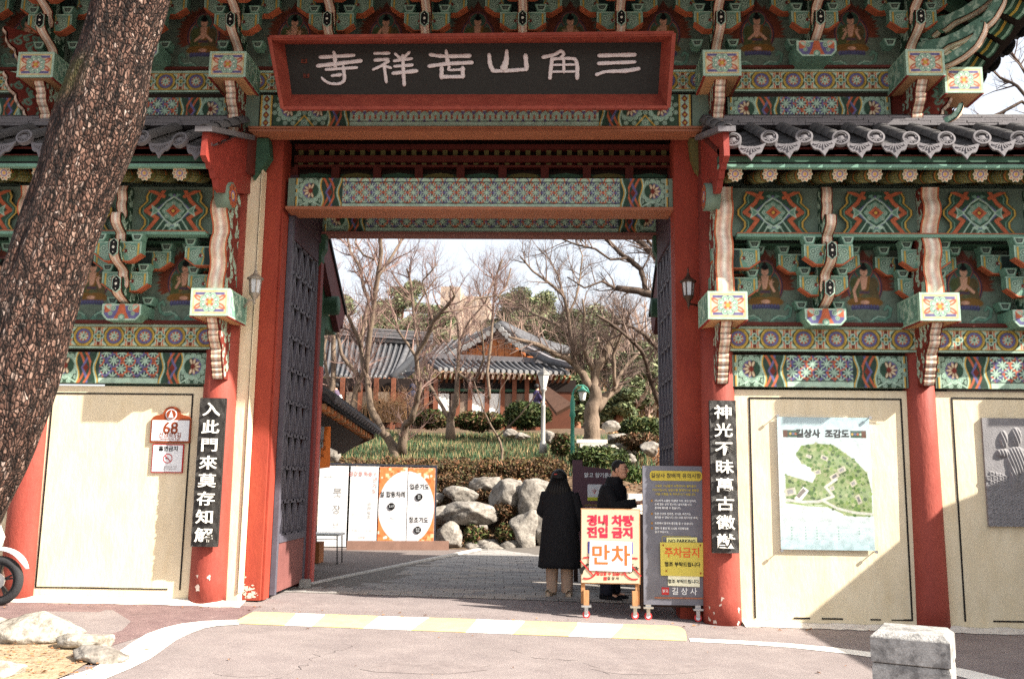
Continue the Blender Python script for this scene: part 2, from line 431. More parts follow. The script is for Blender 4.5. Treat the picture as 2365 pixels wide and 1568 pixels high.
def endmotif(c, x, d, h, full=True, extra=False):
    """x: outer end, d: +1 / -1 inward direction"""
    X = lambda a: x + d * a
    def R(a, b, y0, y1, col): c.rect(min(X(a), X(b)), max(X(a), X(b)), y0, y1, col)
    o = 0.0
    if extra:                                   # diamond strip at the very end
        R(0, .02, 0, h, 'black'); R(.02, .04, 0, h, 'yellow'); R(.04, .14, 0, h, 'mint')
        n = 4
        for i in range(n):
            y = (i + .5) * h / n; c.poly([(X(.09), y - h / n / 2), (X(.13), y), (X(.09), y + h / n / 2), (X(.05), y)], 'red'); c.star(X(.09), y, .012, .008, 'yellow', 6)
        R(.14, .16, 0, h, 'yellow'); R(.16, .175, 0, h, 'black'); o = .175
    else:
        R(0, .012, 0, h, 'black'); R(.012, .03, 0, h, 'yellow'); R(.03, .045, 0, h, 'mint'); o = .045
    L = .40 if not extra else .78
    R(o, o + L, 0, h, (0.035, 0.075, 0.045))
    cs = [o + .15] if not extra else [o + .2, o + .56]
    for k, cx in enumerate(cs):
        m = h * .56
        for t in range(0, 360, 30):
            a = math.radians(t); rr = .125; c.curl(X(cx + rr * math.cos(a)), m + rr * math.sin(a), .033, 'mint', 'teal'); c.curl(X(cx + .185 * math.cos(a + .26)), m + .185 * math.sin(a + .26), .026, 'mint', 'dgreen')
        c.circ(X(cx), m, .10, 'dgreen').ring(X(cx), m, .085, .03, 'purple', 'left' if d > 0 else 'right')
        for a in (0, 35, -35, 75, -75, 110, -110):
            c.petal(X(cx), m, (180 - a) if d > 0 else a, .02, .095, .036, 'red'); c.petal(X(cx), m, (180 - a) if d > 0 else a, .03, .09, .024, 'cream')
        c.poly([(X(cx), m + .04), (X(cx + .03), m), (X(cx), m - .04), (X(cx - .03), m)], 'red')
    if extra: c.poly([(X(o + .30), .0), (X(o + .38), .11), (X(o + .46), .0)], 'teal').curl(X(o + .38), .05, .035).line([(X(o + .26), 0), (X(o + .38), .14), (X(o + .5), 0)], .015, 'yellow')
    else: c.line([(X(o + .02), .02), (X(o + .16), .08), (X(o + .3), .0)], .016, 'mint').curl(X(o + .04), .05, .022)
    # wavy ribbons
    q = o + L - .12
    def wave(b, wd, col, ph=0, amp=.022):
        c.line([(X(b + amp * math.sin(ph + 2 * math.pi * t / 8)), h * t / 8) for t in range(9)], wd, col)
    R(q, q + .27, 0, h, (0.03, 0.06, 0.045))
    wave(q, .016, 'mint'); wave(q + .014, .014, 'yellow', 0)
    for s_, col in ((.05, 'orange'), (.085, 'purple'), (.12, 'orange')):
        c.line([(X(q + s_ + .07 * abs(math.sin(math.pi * (t / 6 + (0 if col == 'orange' else .5)))) - .02), h * t / 6) for t in range(7)], .026, col)
    c.poly([(X(q + .11), h * .35), (X(q + .145), h * .5), (X(q + .11), h * .65), (X(q + .075), h * .5)], 'red')
    wave(q + .2, .03, 'dgreen', 1.5); wave(q + .222, .014, 'mint', 1.5); wave(q + .238, .012, 'yellow', 1.5)
    return q + .25
def beam_face(w, h, kind='stars', extra=False, strip=True, res=.008, plain=0.0):
    c = Cv(w, h, (0.20, 0.26, 0.20), res)
    e = plain
    # centre first, the ends lie over it
    q = (.175 + .78 if extra else .445) - .12 + .25 + e
    y0 = .07 if strip else .0
    y1 = h - (.05 if kind == 'stars2' else .0)
    if kind == 'stars2': y0 = .05
    if q * 2 < w:
        c.rect(q, w - q, 0, h, 'mint')
        if kind == 'y': yfield(c, q, w - q, y0, y1)
        else: starfield(c, q, w - q, y0, y1, .17 if kind == 'stars' else .15, ('mint', 'orange', 'purple'))
        c.rect(q, w - q, y0 - .008, y0 + .004, 'black')
        if kind == 'stars2': c.rect(q, w - q, y1 - .004, y1 + .008, 'black')
        if strip: c.rect(q, w - q, 0, y0 - .01, 'mint')
        c.rect(0, w, 0, h, 'black') if False else None
    endmotif(c, e, 1, h, extra=extra); endmotif(c, w - e, -1, h, extra=extra)
    return c
def boxfront(w=.43, h=.31):
    c = Cv(w, h, 'mint', .007)
    c.rect(.028, w - .028, .028, h - .028, 'yellow').rect(.036, w - .036, .036, h - .036, 'cream')
    c.rect(.05, w - .05, .045, .075, 'purple').rect(.05, w - .05, h - .075, h - .045, 'purple')
    for sx in (-1, 1):
        for sy in (-1, 1): c.ell(w / 2 + sx * .13, h / 2 + sy * .045, .055, .026, 'orange', rot=sx * sy * .6).ell(w / 2 + sx * .13, h / 2 + sy * .045, .03, .01, 'pink', rot=sx * sy * .6)
    for a in range(8):
        t = math.radians(a * 45 + 22); c.circ(w / 2 + .08 * math.cos(t), h / 2 + .078 * math.sin(t), .040, 'black').circ(w / 2 + .08 * math.cos(t), h / 2 + .078 * math.sin(t), .036, 'mint').ring(w / 2 + .08 * math.cos(t), h / 2 + .078 * math.sin(t), .018, .008, 'teal').circ(w / 2 + .074 * math.cos(t), h / 2 + .072 * math.sin(t), .009, 'white')
    c.circ(w / 2, h / 2, .05, 'orange')
    for a in range(4):
        t = math.radians(a * 90); c.circ(w / 2 + .04 * math.cos(t), h / 2 + .04 * math.sin(t), .015, 'pink')
    c.circ(w / 2, h / 2, .024, 'yellow')
    return c
def armface(hw, h):
    w = 2 * hw; c = Cv(w, h, 'teal', .007)
    for s_ in (-1, 1):
        X = lambda a: w / 2 + s_ * (hw - a)
        c.rect(min(X(.03), X(.05)), max(X(.03), X(.05)), .05, h - .02, 'yellow')
        for (a, b, r) in ((.10, .14, .036), (.085, .075, .03), (.145, .09, .032), (.15, .16, .03), (.12, .035, .024)):
            if b < h: c.curl(X(a), b, r, 'mint', 'dgreen')
        c.circ(X(.185), .11, .022, 'red').circ(X(.20), .11, .008, 'white')
        c.line([(X(.215), h), (X(.195), h * .72), (X(.225), h * .45), (X(.2), .0)], .012, 'yellow')
    c.rect(w / 2 - hw + .225, w / 2 + hw - .225, 0, h, (.03, .05, .045)) if hw > .24 else None
    c.rect(0, w, h - .014, h, 'mint').rect(0, .016, 0, h, 'mint').rect(w - .016, w, 0, h, 'mint')
    return c
def blockface(w=.15, h=.095):
    c = Cv(w, h, 'teal', .007)
    c.poly([(.012, h - .012), (w - .012, h - .012), (w - .04, .016), (.04, .016)], 'mint')
    c.poly([(.028, h - .022), (w - .028, h - .022), (w - .05, .026), (.05, .026)], 'black')
    c.poly([(.045, h - .034), (w - .045, h - .034), (w - .06, .038), (.06, .038)], 'grey')
    return c
def capface(w=.46, h=.19):
    c = Cv(w, h, 'mint', .007)
    c.poly([(.025, h - .02), (w - .025, h - .02), (w - .025, .07), (w - .07, .02), (.07, .02), (.025, .07)], 'purple')
    for s_ in (-1, 1):
        X = lambda a: w / 2 + s_ * (w / 2 - a)
        c.circ(X(.07), h - .04, .045, 'pink').circ(X(.07), h - .04, .025, 'mint').poly([(X(.03), h - .02), (X(.03), .09), (X(.12), h * .5)], 'orange')
        c.curl(X(.13), h - .05, .03).curl(X(.1), .08, .024)
    c.poly([(w / 2 - .09, .02), (w / 2 + .09, .02), (w / 2 + .05, .1), (w / 2 + .03, h), (w / 2 - .03, h), (w / 2 - .05, .1)], 'orange')
    c.circ(w / 2, .035, .04, 'teal').circ(w / 2, .035, .022, 'mint')
    return c
def seated(w, h, pose=0):
    """seated robed figure in a flame halo over lotus scrolls, flat mural"""
    c = Cv(w, h, 'wall', .009)
    # soft mottling of the old wall paint
    c.c *= (0.92 + 0.16 * npr.random((c.ny, c.nx, 1)))
    x = w / 2; b = .27
    for s_ in (-1, 1):
        X = lambda a: x + s_ * a
        c.line([(X(0), .02), (X(.1), .13), (X(.2), .11), (X(.27), .15), (X(.29), .24), (X(.25), .27), (X(.22), .23)], .040, 'black')
        c.line([(X(0), .02), (X(.1), .13), (X(.2), .11), (X(.27), .15), (X(.29), .24), (X(.25), .27), (X(.22), .23)], .032, 'teal')
        c.line([(X(.06), .1), (X(.14), .15), (X(.22), .14)], .012, 'mint').line([(X(.03), .02), (X(.12), .06), (X(.2), .03), (X(.24), .06)], .02, 'teal').ell(X(.06), .06, .05, .018, 'teal', rot=s_ * .9)
    # flames
    for t in range(-200, 21, 8):
        a = math.radians(-t); rr = 1 + .10 * (t % 16 == 0)
        c.petal(x + .20 * math.cos(a) * .5, b + .25 + .26 * math.sin(a) * .5, math.degrees(a) + 12, .05, .22 * rr, .05, (0.20, 0.055, 0.03))
    c.ell(x, b + .27, .215, .30, (0.17, 0.05, 0.03)).poly([(x - .1, b + .5), (x, b + .68), (x + .1, b + .5)], (0.15, 0.045, 0.03))
    c.ell(x, b + .23, .20, .235, (0.05, 0.045, 0.10)).ell(x, b + .23, .185, .22, 'orange').ell(x, b + .23, .175, .21, (0.09, 0.16, 0.13))
    c.circ(x, b + .42, .115, (0.05, 0.045, 0.10)).circ(x, b + .42, .105, 'orange').circ(x, b + .42, .098, (0.06, 0.12, 0.09))
    robe = (0.11, 0.11, 0.05); robe2 = (0.24, 0.12, 0.03)
    c.ell(x, b + .20, .12, .16, robe).ell(x - .11, b + .15, .05, .13, (0.09, 0.11, 0.04), rot=-.25).ell(x + .11, b + .15, .05, .13, (0.12, 0.09, 0.04), rot=.25)
    c.ell(x - .09, b + .05, .115, .05, robe2, rot=.12).ell(x + .09, b + .05, .115, .05, robe2, rot=-.12).ell(x, b + .045, .05, .022, 'skin')
    c.poly([(x - .045, b + .35), (x + .045, b + .35), (x + .02, b + .19), (x - .03, b + .19)], 'skin').line([(x + .06, b + .34), (x + .035, b + .2), (x - .05, b + .13)], .03, robe2).line([(x - .065, b + .34), (x - .06, b + .2)], .03, robe).rect(x - .06, x + .055, b + .145, b + .175, (0.10, 0.06, 0.09)).ell(x + .115, b + .27, .045, .07, (0.12, 0.09, 0.04), rot=.3).ell(x - .115, b + .27, .045, .07, (0.09, 0.11, 0.04), rot=-.3)
    if pose == 0: c.line([(x - .055, b + .31), (x - .12, b + .18), (x - .10, b + .06)], .034, 'skin')
    elif pose == 1:
        for s_ in (-1, 1): c.line([(x + s_ * .1, b + .17), (x + s_ * .06, b + .25)], .03, 'skin').star(x + s_ * .07, b + .28, .03, .010, 'skin', 5)
    else: c.line([(x + .1, b + .17), (x, b + .27), (x - .02, b + .31)], .034, 'skin').line([(x - .1, b + .17), (x, b + .26)], .03, 'skin')
    c.ell(x, b + .405, .042, .055, 'skin').ell(x, b + .45, .042, .032, 'black').circ(x, b + .49, .02, 'black').circ(x, b + .512, .008, 'red')
    c.rect(x - .024, x - .008, b + .41, b + .414, 'brown').rect(x + .008, x + .024, b + .41, b + .414, 'brown').rect(x - .01, x + .01, b + .377, b + .382, 'red')
    for t in range(-4, 5): c.ell(x + t * .035, b - .01 - .002 * t * t * .3, .022, .03, (0.06, 0.06, 0.14)).ell(x + t * .035, b - .005, .012, .018, (0.12, 0.12, 0.24))
    return c
def medallion():
    w, h = .86, .50; c = Cv(w, h, 'dgreen', .008); x = w / 2; m = h / 2
    edge = lambda k: [(x + s_ * (o + k), yy) for s_, seq in ((1, ((.40, 0), (.34, .08), (.34, .14), (.41, .22), (.41, .28), (.33, .36), (.34, .42), (.30, .50))), (-1, ((.30, .50), (.34, .42), (.33, .36), (.41, .28), (.41, .22), (.34, .14), (.34, .08), (.40, 0)))) for o, yy in seq]
    c.poly(edge(0), 'black'); mask0 = c.hit.copy() > .5
    c.poly(edge(-.012), 'yellow').poly(edge(-.03), 'dgreen').poly(edge(-.055), 'teal').poly(edge(-.065), 'dgreen')
    for s_ in (-1, 1):
        X = lambda a: x + s_ * a
        c.line([(X(.30), 0), (X(.18), .16), (X(.32), .25), (X(.2), .36), (X(.12), .5)], .05, 'black').line([(X(.30), 0), (X(.18), .16), (X(.32), .25), (X(.2), .36), (X(.12), .5)], .042, 'orange')
        c.line([(X(.12), .42), (X(.3), .5)], .04, 'orange').line([(X(.2), 0), (X(.08), .18)], .012, 'mint').line([(X(.12), 0), (X(.06), .1)], .012, 'mint')
    c.poly([(x, m - .2), (x + .22, m), (x, m + .2), (x - .22, m)], 'purple')
    for s_ in (-1, 1):
        c.poly([(x + s_ * .15, m), (x + s_ * .26, m + .07), (x + s_ * .24, m), (x + s_ * .26, m - .07)], 'mint').poly([(x + s_ * .17, m), (x + s_ * .24, m + .045), (x + s_ * .23, m), (x + s_ * .24, m - .045)], 'teal')
        c.poly([(x, m - .13), (x + s_ * .09, m - .17), (x + s_ * .03, m - .2)], 'mint').poly([(x, m + .14), (x + s_ * .08, m + .19), (x + s_ * .03, m + .21)], 'teal')
    for k, col in ((.185, 'mint'), (.165, 'dgreen'), (.14, 'teal')):
        c.poly([(x, m - k * .95), (x + k * .5, m - k * .62), (x + k, m), (x + k * .5, m + k * .62), (x, m + k * .95), (x - k * .5, m + k * .62), (x - k, m), (x - k * .5, m - k * .62)], col)
    for a in range(8):
        t = math.radians(a * 45); c.curl(x + .10 * math.cos(t), m + .088 * math.sin(t), .024)
    c.poly([(x, m - .075), (x + .085, m), (x, m + .075), (x - .085, m)], 'orange').poly([(x, m - .04), (x + .045, m), (x, m + .04), (x - .045, m)], 'red').circ(x, m, .018, 'yellow')
    c.circ(x, .02, .05, 'teal').circ(x, .02, .032, 'mint').circ(x, .02, .018, 'dgreen')
    return c, mask0
def flowerdisc(r=.088, n=10, petalcol='cream'):
    w = 2 * r; c = Cv(w, w, 'cream', .006)
    c.circ(r, r, r * 1.01, 'mint')
    for a in range(n):
        t = 360 * a / n; c.petal(r, r, t, r * .3, r * .98, r * .46, 'brown'); c.petal(r, r, t, r * .3, r * .94, r * .38, petalcol); c.petal(r, r, t, r * .5, r * .82, r * .16, 'red' if a % 2 else 'orange')
    c.circ(r, r, r * .42, 'purple').circ(r, r, r * .3, 'pink').circ(r, r, r * .18, 'yellow')
    X, Y = np.meshgrid(c.x, c.y); an = np.arctan2(Y - r, X - r)
    return c, np.hypot(X - r, Y - r) <= r * (.93 + .07 * np.cos(n * an))
def swirl(w, h, bgc='red', fg='mint', n=12, seed=1, res=.009):
    c = Cv(w, h, bgc, res); r_ = random.Random(seed)
    m = int(w * h / .012) + 2
    for i in range(m):
        x, y = r_.uniform(0, w), h * (i + .5) / m; r = r_.uniform(.03, .05); a0 = r_.uniform(0, 6.28)
        pts = [(x + r * (1 - t / 11) * math.cos(a0 + t * .62), y + r * (1 - t / 11) * math.sin(a0 + t * .62)) for t in range(10)]
        nxt = (x + r_.uniform(-.06, .06), y + .08)
        c.line([nxt] + pts, .020, fg)
    return c
def scalewave(w, h, res=.009):
    c = Cv(w, h, 'olive', res)
    n = int(w / .4) + 1
    for i in range(n + 1):
        x = i * .37
        for k in range(5): c.line([(x + k * .012, 0), (x + .06 + k * .012, h * .5), (x + .1, h)], .014, ('orange', 'yellow', 'brown', 'orange', 'dgreen')[k])
    for i in range(int(w / .03)):
        for j in range(int(h / .03)):
            if i % 12 > 4: c.ring(i * .03 + (j % 2) * .015, j * .03, .012, .005, 'mint' if i % 2 else 'yellow', 'up')
    return c

# ------------------------------------------------------------------ shared piece meshes
def trap_mesh(name, wt, wb, h, d, m=None):
    b = MB(); b.prism([(-wb / 2, 0), (wb / 2, 0), (wt / 2, h), (-wt / 2, h)], 'y', -d, 0); return b.mesh(name, m or M_teal)
ME_block = None
def mesh_join(name, list_):
    """join meshes (mesh, offset) keeping colours: grid sheets plus solids coloured flat"""
    V = []; Q = []; C = []; n = 0; fl = []
    for me, off, col in list_:
        v = np.empty(len(me.vertices) * 3, np.float32); me.vertices.foreach_get('co', v); v = v.reshape(-1, 3) + np.array(off)
        if 'Col' in me.color_attributes:
            k = np.empty(len(v) * 4, np.float32); me.color_attributes['Col'].data.foreach_get('color', k); k = k.reshape(-1, 4)[:, :3]
        else: k = np.tile(PL[col] if isinstance(col, str) else np.array(col), (len(v), 1))
        for p in me.polygons: fl.append([i + n for i in p.vertices])
        V.append(v); C.append(k); n += len(v)
    me = bpy.data.meshes.new(name); me.from_pydata(np.concatenate(V).tolist(), [], fl); me.update()
    at = me.color_attributes.new('Col', 'FLOAT_COLOR', 'POINT'); c4 = np.ones((n, 4), np.float32); c4[:, :3] = np.concatenate(C); at.data.foreach_set('color', c4.ravel())
    me.materials.append(PT); return me
def solid(mb): return mb.mesh('tmp', M_teal)
def clipmesh(cv, name, poly):
    """paint sheet cut to a polygon"""
    X, Y = np.meshgrid(cv.x, cv.y); ins = np.zeros(X.shape, bool); n = len(poly)
    for i in range(n):
        ax, ay = poly[i]; bx, by = poly[(i + 1) % n]
        if abs(by - ay) > 1e-9: ins ^= ((ay > Y) != (by > Y)) & (X < (bx - ax) * (Y - ay) / (by - ay) + ax)
    return cv.mesh(name, ins)
def make_block(wt=.15, wb=.09, h=.095, d=.13):
    cv = blockface(wt, h)
    sh = clipmesh(cv, 'x', [(0, h + .01), (wt, h + .01), (wt - (wt - wb) / 2, -.01), ((wt - wb) / 2, -.01)])
    b = MB(); b.prism([(-wb / 2, 0), (wb / 2, 0), (wt / 2, h), (-wt / 2, h)], 'y', -d, 0)
    return mesh_join('bearing_block', [(solid(b), (0, 0, 0), 'teal'), (sh, (-wt / 2, -d - .002, 0), None)])
ME_block = make_block()
def make_arm(hw, h, d=.1):
    cv = armface(hw, h); w = 2 * hw
    pl = [(0, h + .01), (0, .085), (.12, -.001), (w - .12, -.001), (w, .085), (w, h + .01)]
    sh = clipmesh(cv, 'x', pl)
    b = MB(); b.prism([(-hw, h), (-hw, .085), (-hw + .12, 0), (hw - .12, 0), (hw, .085), (hw, h)][::-1], 'y', -d, 0)
    u = MB()
    for s_ in (-1, 1): u.bar((s_ * hw, -d / 2 - .004, .078), (s_ * (hw - .12), -d / 2 - .004, -.008), d + .012, .014, up=(0, 1, 0) if False else (0, 0, 1))
    u.box(-hw + .12, hw - .12, -d - .008, 0, -.014, -.002)
    return mesh_join('bracket_arm', [(solid(b), (0, 0, 0), 'teal'), (sh, (-hw, -d - .002, 0), None), (solid(u), (0, 0, 0), 'orange')])
ME_arm1 = make_arm(.27, .22); ME_arm2 = make_arm(.46, .21)
def make_cap(w=.46, h=.19, d=.34):
    cv = capface(w, h); pl = [(0, h + .01), (0, .065), (.06, -.001), (w - .06, -.001), (w, .065), (w, h + .01)]
    sh = clipmesh(cv, 'x', pl)
    b = MB(); b.prism([(-w / 2, h), (-w / 2, .065), (-w / 2 + .06, 0), (w / 2 - .06, 0), (w / 2, .065), (w / 2, h)][::-1], 'y', -d, 0)
    return mesh_join('cap_block', [(solid(b), (0, 0, 0), 'teal'), (sh, (-w / 2, -d - .002, 0), None)])
ME_cap = make_cap()
def ribbon(pts, wd, bead=False, edge='red'):
    """coloured strip laid over the front edge of a carved tongue; pts are (y, z)"""
    P_ = []
    for i in range(len(pts) - 1):
        for t in range(4): P_.append([pts[i][k] + (pts[i + 1][k] - pts[i][k]) * t / 4 for k in (0, 1)])
    P_.append(list(pts[-1])); P_ = np.array(P_)
    for _ in range(2): P_[1:-1] = (P_[:-2] + 2 * P_[1:-1] + P_[2:]) / 4
    cols = [(-.5, edge), (-.41, edge), (-.40, 'cream'), (-.2, 'pink'), (0, 'white'), (.2, 'pink'), (.40, 'cream'), (.41, edge), (.5, edge)]
    v = []; c = []
    for i, (y, z) in enumerate(P_):
        a = P_[max(0, i - 1)]; b = P_[min(len(P_) - 1, i + 1)]; t = (b - a); t /= np.hypot(*t) + 1e-9; nrm = np.array([-abs(t[1]) - 1e-3, (t[0] if t[1] > 0 else -t[0])]) * .013
        sh = .93 if (bead and i % 4 == 0) else 1
        for u, cc in cols:
            bulge = (.012 * math.sin(math.pi * i / 4) ** 2 if bead else 0)
            v.append((u * wd, y + nrm[0] - bulge, z + nrm[1])); c.append(PL[cc] * (sh if not (bead and i % 4 == 0) else .35))
    m = len(cols); q = []
    for i in range(len(P_) - 1):
        for k in range(m - 1): q.append((i * m + k, i * m + k + 1, (i + 1) * m + k + 1, (i + 1) * m + k))
    return np.array(v), np.array(q), np.array(c)
def tongue_mesh(name, front, back, wd, bead=False, side=('red', 'mint'), edge='red', loz=()):
    """front and back are lists of (y, z), bottom to top; the side faces carry scroll paint"""
    outline = front + back[::-1]
    b = MB(); b.prism(outline, 'x', -wd / 2, wd / 2)
    L = [(solid(b), (0, 0, 0), side[0])]
    v, q, c = ribbon(front, wd * 1.04, bead, edge); L.append((grid_mesh('x', v, q, c), (0, 0, 0), None))
    ys = [p[0] for p in outline]; zs = [p[1] for p in outline]; y0, y1, z0, z1 = min(ys), max(ys), min(zs), max(zs)
    cv = swirl(y1 - y0, z1 - z0, side[0], side[1], seed=len(outline), res=.012)
    sh = clipmesh(cv, 'x', [(p[0] - y0, p[1] - z0) for p in outline])
    k = np.empty(len(sh.vertices) * 3, np.float32); sh.vertices.foreach_get('co', k); k = k.reshape(-1, 3)
    for s_ in (-1, 1):
        m2 = sh.copy(); kk = k.copy(); kk[:, 1] = k[:, 0] + y0; kk[:, 0] = s_ * (wd / 2 + .003); kk[:, 2] = k[:, 2] + z0
        m2.vertices.foreach_set('co', kk.ravel()); L.append((m2, (0, 0, 0), None))
    for (y, z, hh) in loz:
        for kx, col, dy in ((.052, 'mint', .012), (.04, 'black', .017)):
            p = MB(); p.prism([(-kx, z - hh), (0, z - hh - .04), (kx, z - hh), (kx, z + hh), (0, z + hh + .04), (-kx, z + hh)][::1], 'y', y - dy, y); L.append((solid(p), (0, 0, 0), col))
            hh -= .008
        for dz, r in ((0, .016), (.055, .006), (-.055, .006)):
            p = MB(); p.prism([(r * math.cos(t * 1.0472), z + dz + r * math.sin(t * 1.0472)) for t in range(6)], 'y', y - .020, y - .01); L.append((solid(p), (0, 0, 0), 'white'))
    return mesh_join(name, L)
FR = [(-.17, .12), (-.20, .18), (-.25, .21), (-.33, .24), (-.42, .27), (-.50, .31), (-.52, .46), (-.46, .47), (-.44, .38), (-.38, .35), (-.33, .38), (-.32, .46), (-.37, .52), (-.36, .57), (-.44, .61),
      (-.55, .64), (-.63, .69), (-.65, .86), (-.59, .87), (-.57, .76), (-.50, .72), (-.44, .76), (-.43, .84), (-.50, .92), (-.49, .98), (-.58, 1.02), (-.66, 1.08), (-.66, 1.17), (-.60, 1.18), (-.55, 1.12), (-.50, 1.16),
      (-.50, 1.22), (-.55, 1.3), (-.52, 1.36), (-.56, 1.45), (-.53, 1.52)]
ME_tongue = tongue_mesh('carved_tongue', FR, [(-.05, .12), (-.05, 1.52)], .115, side=('dgreen', 'mint'), loz=((-.515, .385, .06), (-.645, .775, .065)))
ME_boxf = boxfront().mesh('painted_front')
mc, mk = medallion(); ME_med = mc.mesh('painted_board', mk)
ME_mural = [seated(1.14, 1.02, k).mesh('mural') for k in range(3)]
fc, fk = flowerdisc(); ME_flower = fc.mesh('flower', fk)

def bracket_set(parent, x, z, y=0.0, upper=False, skip_cap=False):
    o = link('bracket_set', ME_tongue, parent, (x, y, z))
    def sub(n, me, l): return link(n, me, o, l)
    if not skip_cap: sub('cap_block', ME_cap, (0, 0, 0))
    for sx in (-1, 1): sub('bearing_block', ME_block, (sx * .21, -.02, .215))
    sub('arm', ME_arm1, (0, -.22, .35)); sub('arm', ME_arm1, (0, -.44, .65)); sub('arm', ME_arm2, (0, -.08, .64))
    for sx in (-1, 1):
        sub('bearing_block', ME_block, (sx * .21, -.20, .57)); sub('bearing_block', ME_block, (sx * .21, -.42, .87)); sub('bearing_block', ME_block, (sx * .40, -.06, .85))
    return o
def boxend(parent, x, z, yf=-.62, left=True):
    """projecting beam end: painted front, tan underside"""
    b = MB(); b.box(x - .215, x + .215, yf, 0.0, z, z + .31)
    u = b.mesh('beam_end', M_mint); o = link('beam_end', u, parent)
    link('painted_front', ME_boxf, o, (x - .215, yf - .003, z))
    b = MB(); b.box(x - .19, x + .19, yf + .02, -.02, z - .004, z - .001); b.obj('underside', M_tan, o)
    bx_ = lambda xa, xb: MB().box(xa, xb, yf + .001, -.02, z - .012, z - .002).obj('edge_strip', M_red, o); bx_(x - .217, x - .19); bx_(x + .19, x + .217)
    cv = swirl(.5, .26, 'teal', 'mint', seed=9, res=.012); me = cv.mesh('side')
    for s_ in (-1, 1):
        link('painted_side', me, o, (x + s_ * .2175, yf + (.06 if s_ > 0 else .56), z + .025), (0, 0, math.pi / 2 * s_))
    return o
ME_low = tongue_mesh('carved_tongue', [(-.19, 0), (-.22, .08), (-.24, .12), (-.27, .2), (-.30, .27), (-.29, .33), (-.36, .4), (-.42, .47), (-.41, .53), (-.46, .6), (-.50, .66)], [(-.05, 0), (-.05, .66)], .13, bead=True, side=('red', 'mint'))
ME_up = tongue_mesh('carved_tongue', [(-.50, 0), (-.50, .12), (-.45, .24), (-.45, .36), (-.51, .46), (-.49, .58), (-.42, .68), (-.46, .8), (-.55, .9), (-.55, 1.0), (-.49, 1.08), (-.52, 1.2)], [(-.12, 0), (-.12, 1.2)], .19, side=('red', 'mint'), edge='orange')
# ================================================================== THE GATE AND ITS TWO WINGS
gate = thing('temple_gate', 'large open temple gate painted green and red with dark lattice doors folded back', 'gate', (-0.85, 0, 0))
wingL = thing('gate_wing', 'cream walled wing of the gate behind the leaning tree trunk, with one bare panel', 'building', (-5.9, 0, 0), 'tiled wings beside the gate')
wingR = thing('gate_wing', 'cream walled wing of the gate carrying the temple map poster and grey stone relief', 'building', (4.8, 0, 0), 'tiled wings beside the gate')

def bx(name, m, parent, x0, x1, y0, y1, z0, z1): return MB().box(x0, x1, y0, y1, z0, z1).obj(name, m, parent)
def painted(name, cv, parent, x, y, z, rot=None): return link(name, cv.mesh(name), parent, (x, y, z), rot)

# ---- red columns (round, swelling a little at the foot, plaster chipped low down)
M_col = mat('column_red', (152, 72, 60), .65, .14, 1.4, .25, 35, (134, 56, 46), cut=(.35, .68), stretch=(1, 1, .35), speck=(60, .12))
def chips(parent, x, y, z, r, n, seed, w=.35):
    q = random.Random(seed)
    for i in range(n):
        a = q.uniform(-w, w) * 2.2 - math.pi / 2; zz = z + q.uniform(.03, .40) ** 1.3; s_ = q.uniform(.008, .028)
        k = 9; pts = []
        for t in range(k):
            an = 2 * math.pi * t / k; rr = s_ * q.uniform(.3, 1.5); aa = a + rr * math.cos(an) / r; pts.append((x + (r + .004) * math.cos(aa), y + (r + .004) * math.sin(aa), zz + rr * math.sin(an) * 1.3))
        b = MB(); b.add(pts, [tuple(range(k))]); b.obj('bare_patch', mat('bare_plaster', (196, 178, 166), .9, .15, 20), parent)
def column(parent, x, z1, r=.19, y=0.06, z0=None):
    z0 = Hf(x, 0) - .03 if z0 is None else z0
    b = MB(); prof = [(r * 1.10, z0), (r * 1.08, z0 + .3), (r * 1.05, z0 + .9), (r, z0 + 2), (r * .95, z1)]
    b.lathe(prof, (x, y, 0), 40); return b.obj('column', M_col, parent, True)
colL = column(wingL, -3.765, 5.0, .188); column(wingL, -5.93, 3.2); column(wingL, -8.15, 3.2)
colR = column(wingR, 2.00, 5.0, .19); column(wingR, 4.27, 3.2, .175); column(wingR, 6.55, 3.2)
chips(colL, -3.765, .06, .16, .203, 3, 3, .25); chips(colR, 2.0, .06, -.12, .205, 9, 4, .45)
for x in (-5.93, -3.67, 2.0, 4.25):
    b = MB(); b.lathe([(.17, 5.0), (.17, 6.2)], (x, .06, 0), 24); b.obj('column', M_red2, gate, True)

# ---- cream wall panels with black line frame
def line_frame(parent, x0, x1, z0, z1, w=.018, y=-.004):
    q = random.Random(int(x0 * 100)); b = MB()
    b.box(x0, x0 + w, y - .003, y, z0, z1); b.box(x1 - w, x1, y - .003, y, z0, z1); b.box(x0 + w, x1 - w, y - .003, y, z1 - w, z1)
    x = x0 + w                                        # the lower line is worn away in places
    while x < x1 - w:
        L = q.uniform(.06, .3); e = min(x + L, x1 - w)
        if q.random() < .62: b.box(x, e, y - .003, y, z0, z0 + w * q.uniform(.6, 1))
        x = e
    return b.obj('black_line', M_black, parent)
def wallpanel(parent, x0, x1, z1, f0, f1, fz0, fz1):
    z0 = min(Hf(x0, 0), Hf(x1, 0)) - .05
    o = bx('wall_panel', M_cream, parent, x0, x1, 0, .16, z0, z1); line_frame(o, f0, f1, fz0, fz1); return o
pL = wallpanel(wingL, -5.93, -3.70, 2.425, -5.72, -4.05, .135, 2.345)
wallpanel(wingL, -8.15, -5.93, 2.425, -7.95, -6.2, .135, 2.345)
pR1 = wallpanel(wingR, 2.0, 4.27, 2.455, 2.335, 4.05, -.055, 2.37)
pR2 = wallpanel(wingR, 4.27, 6.55, 2.455, 4.60, 6.35, -.05, 2.39)
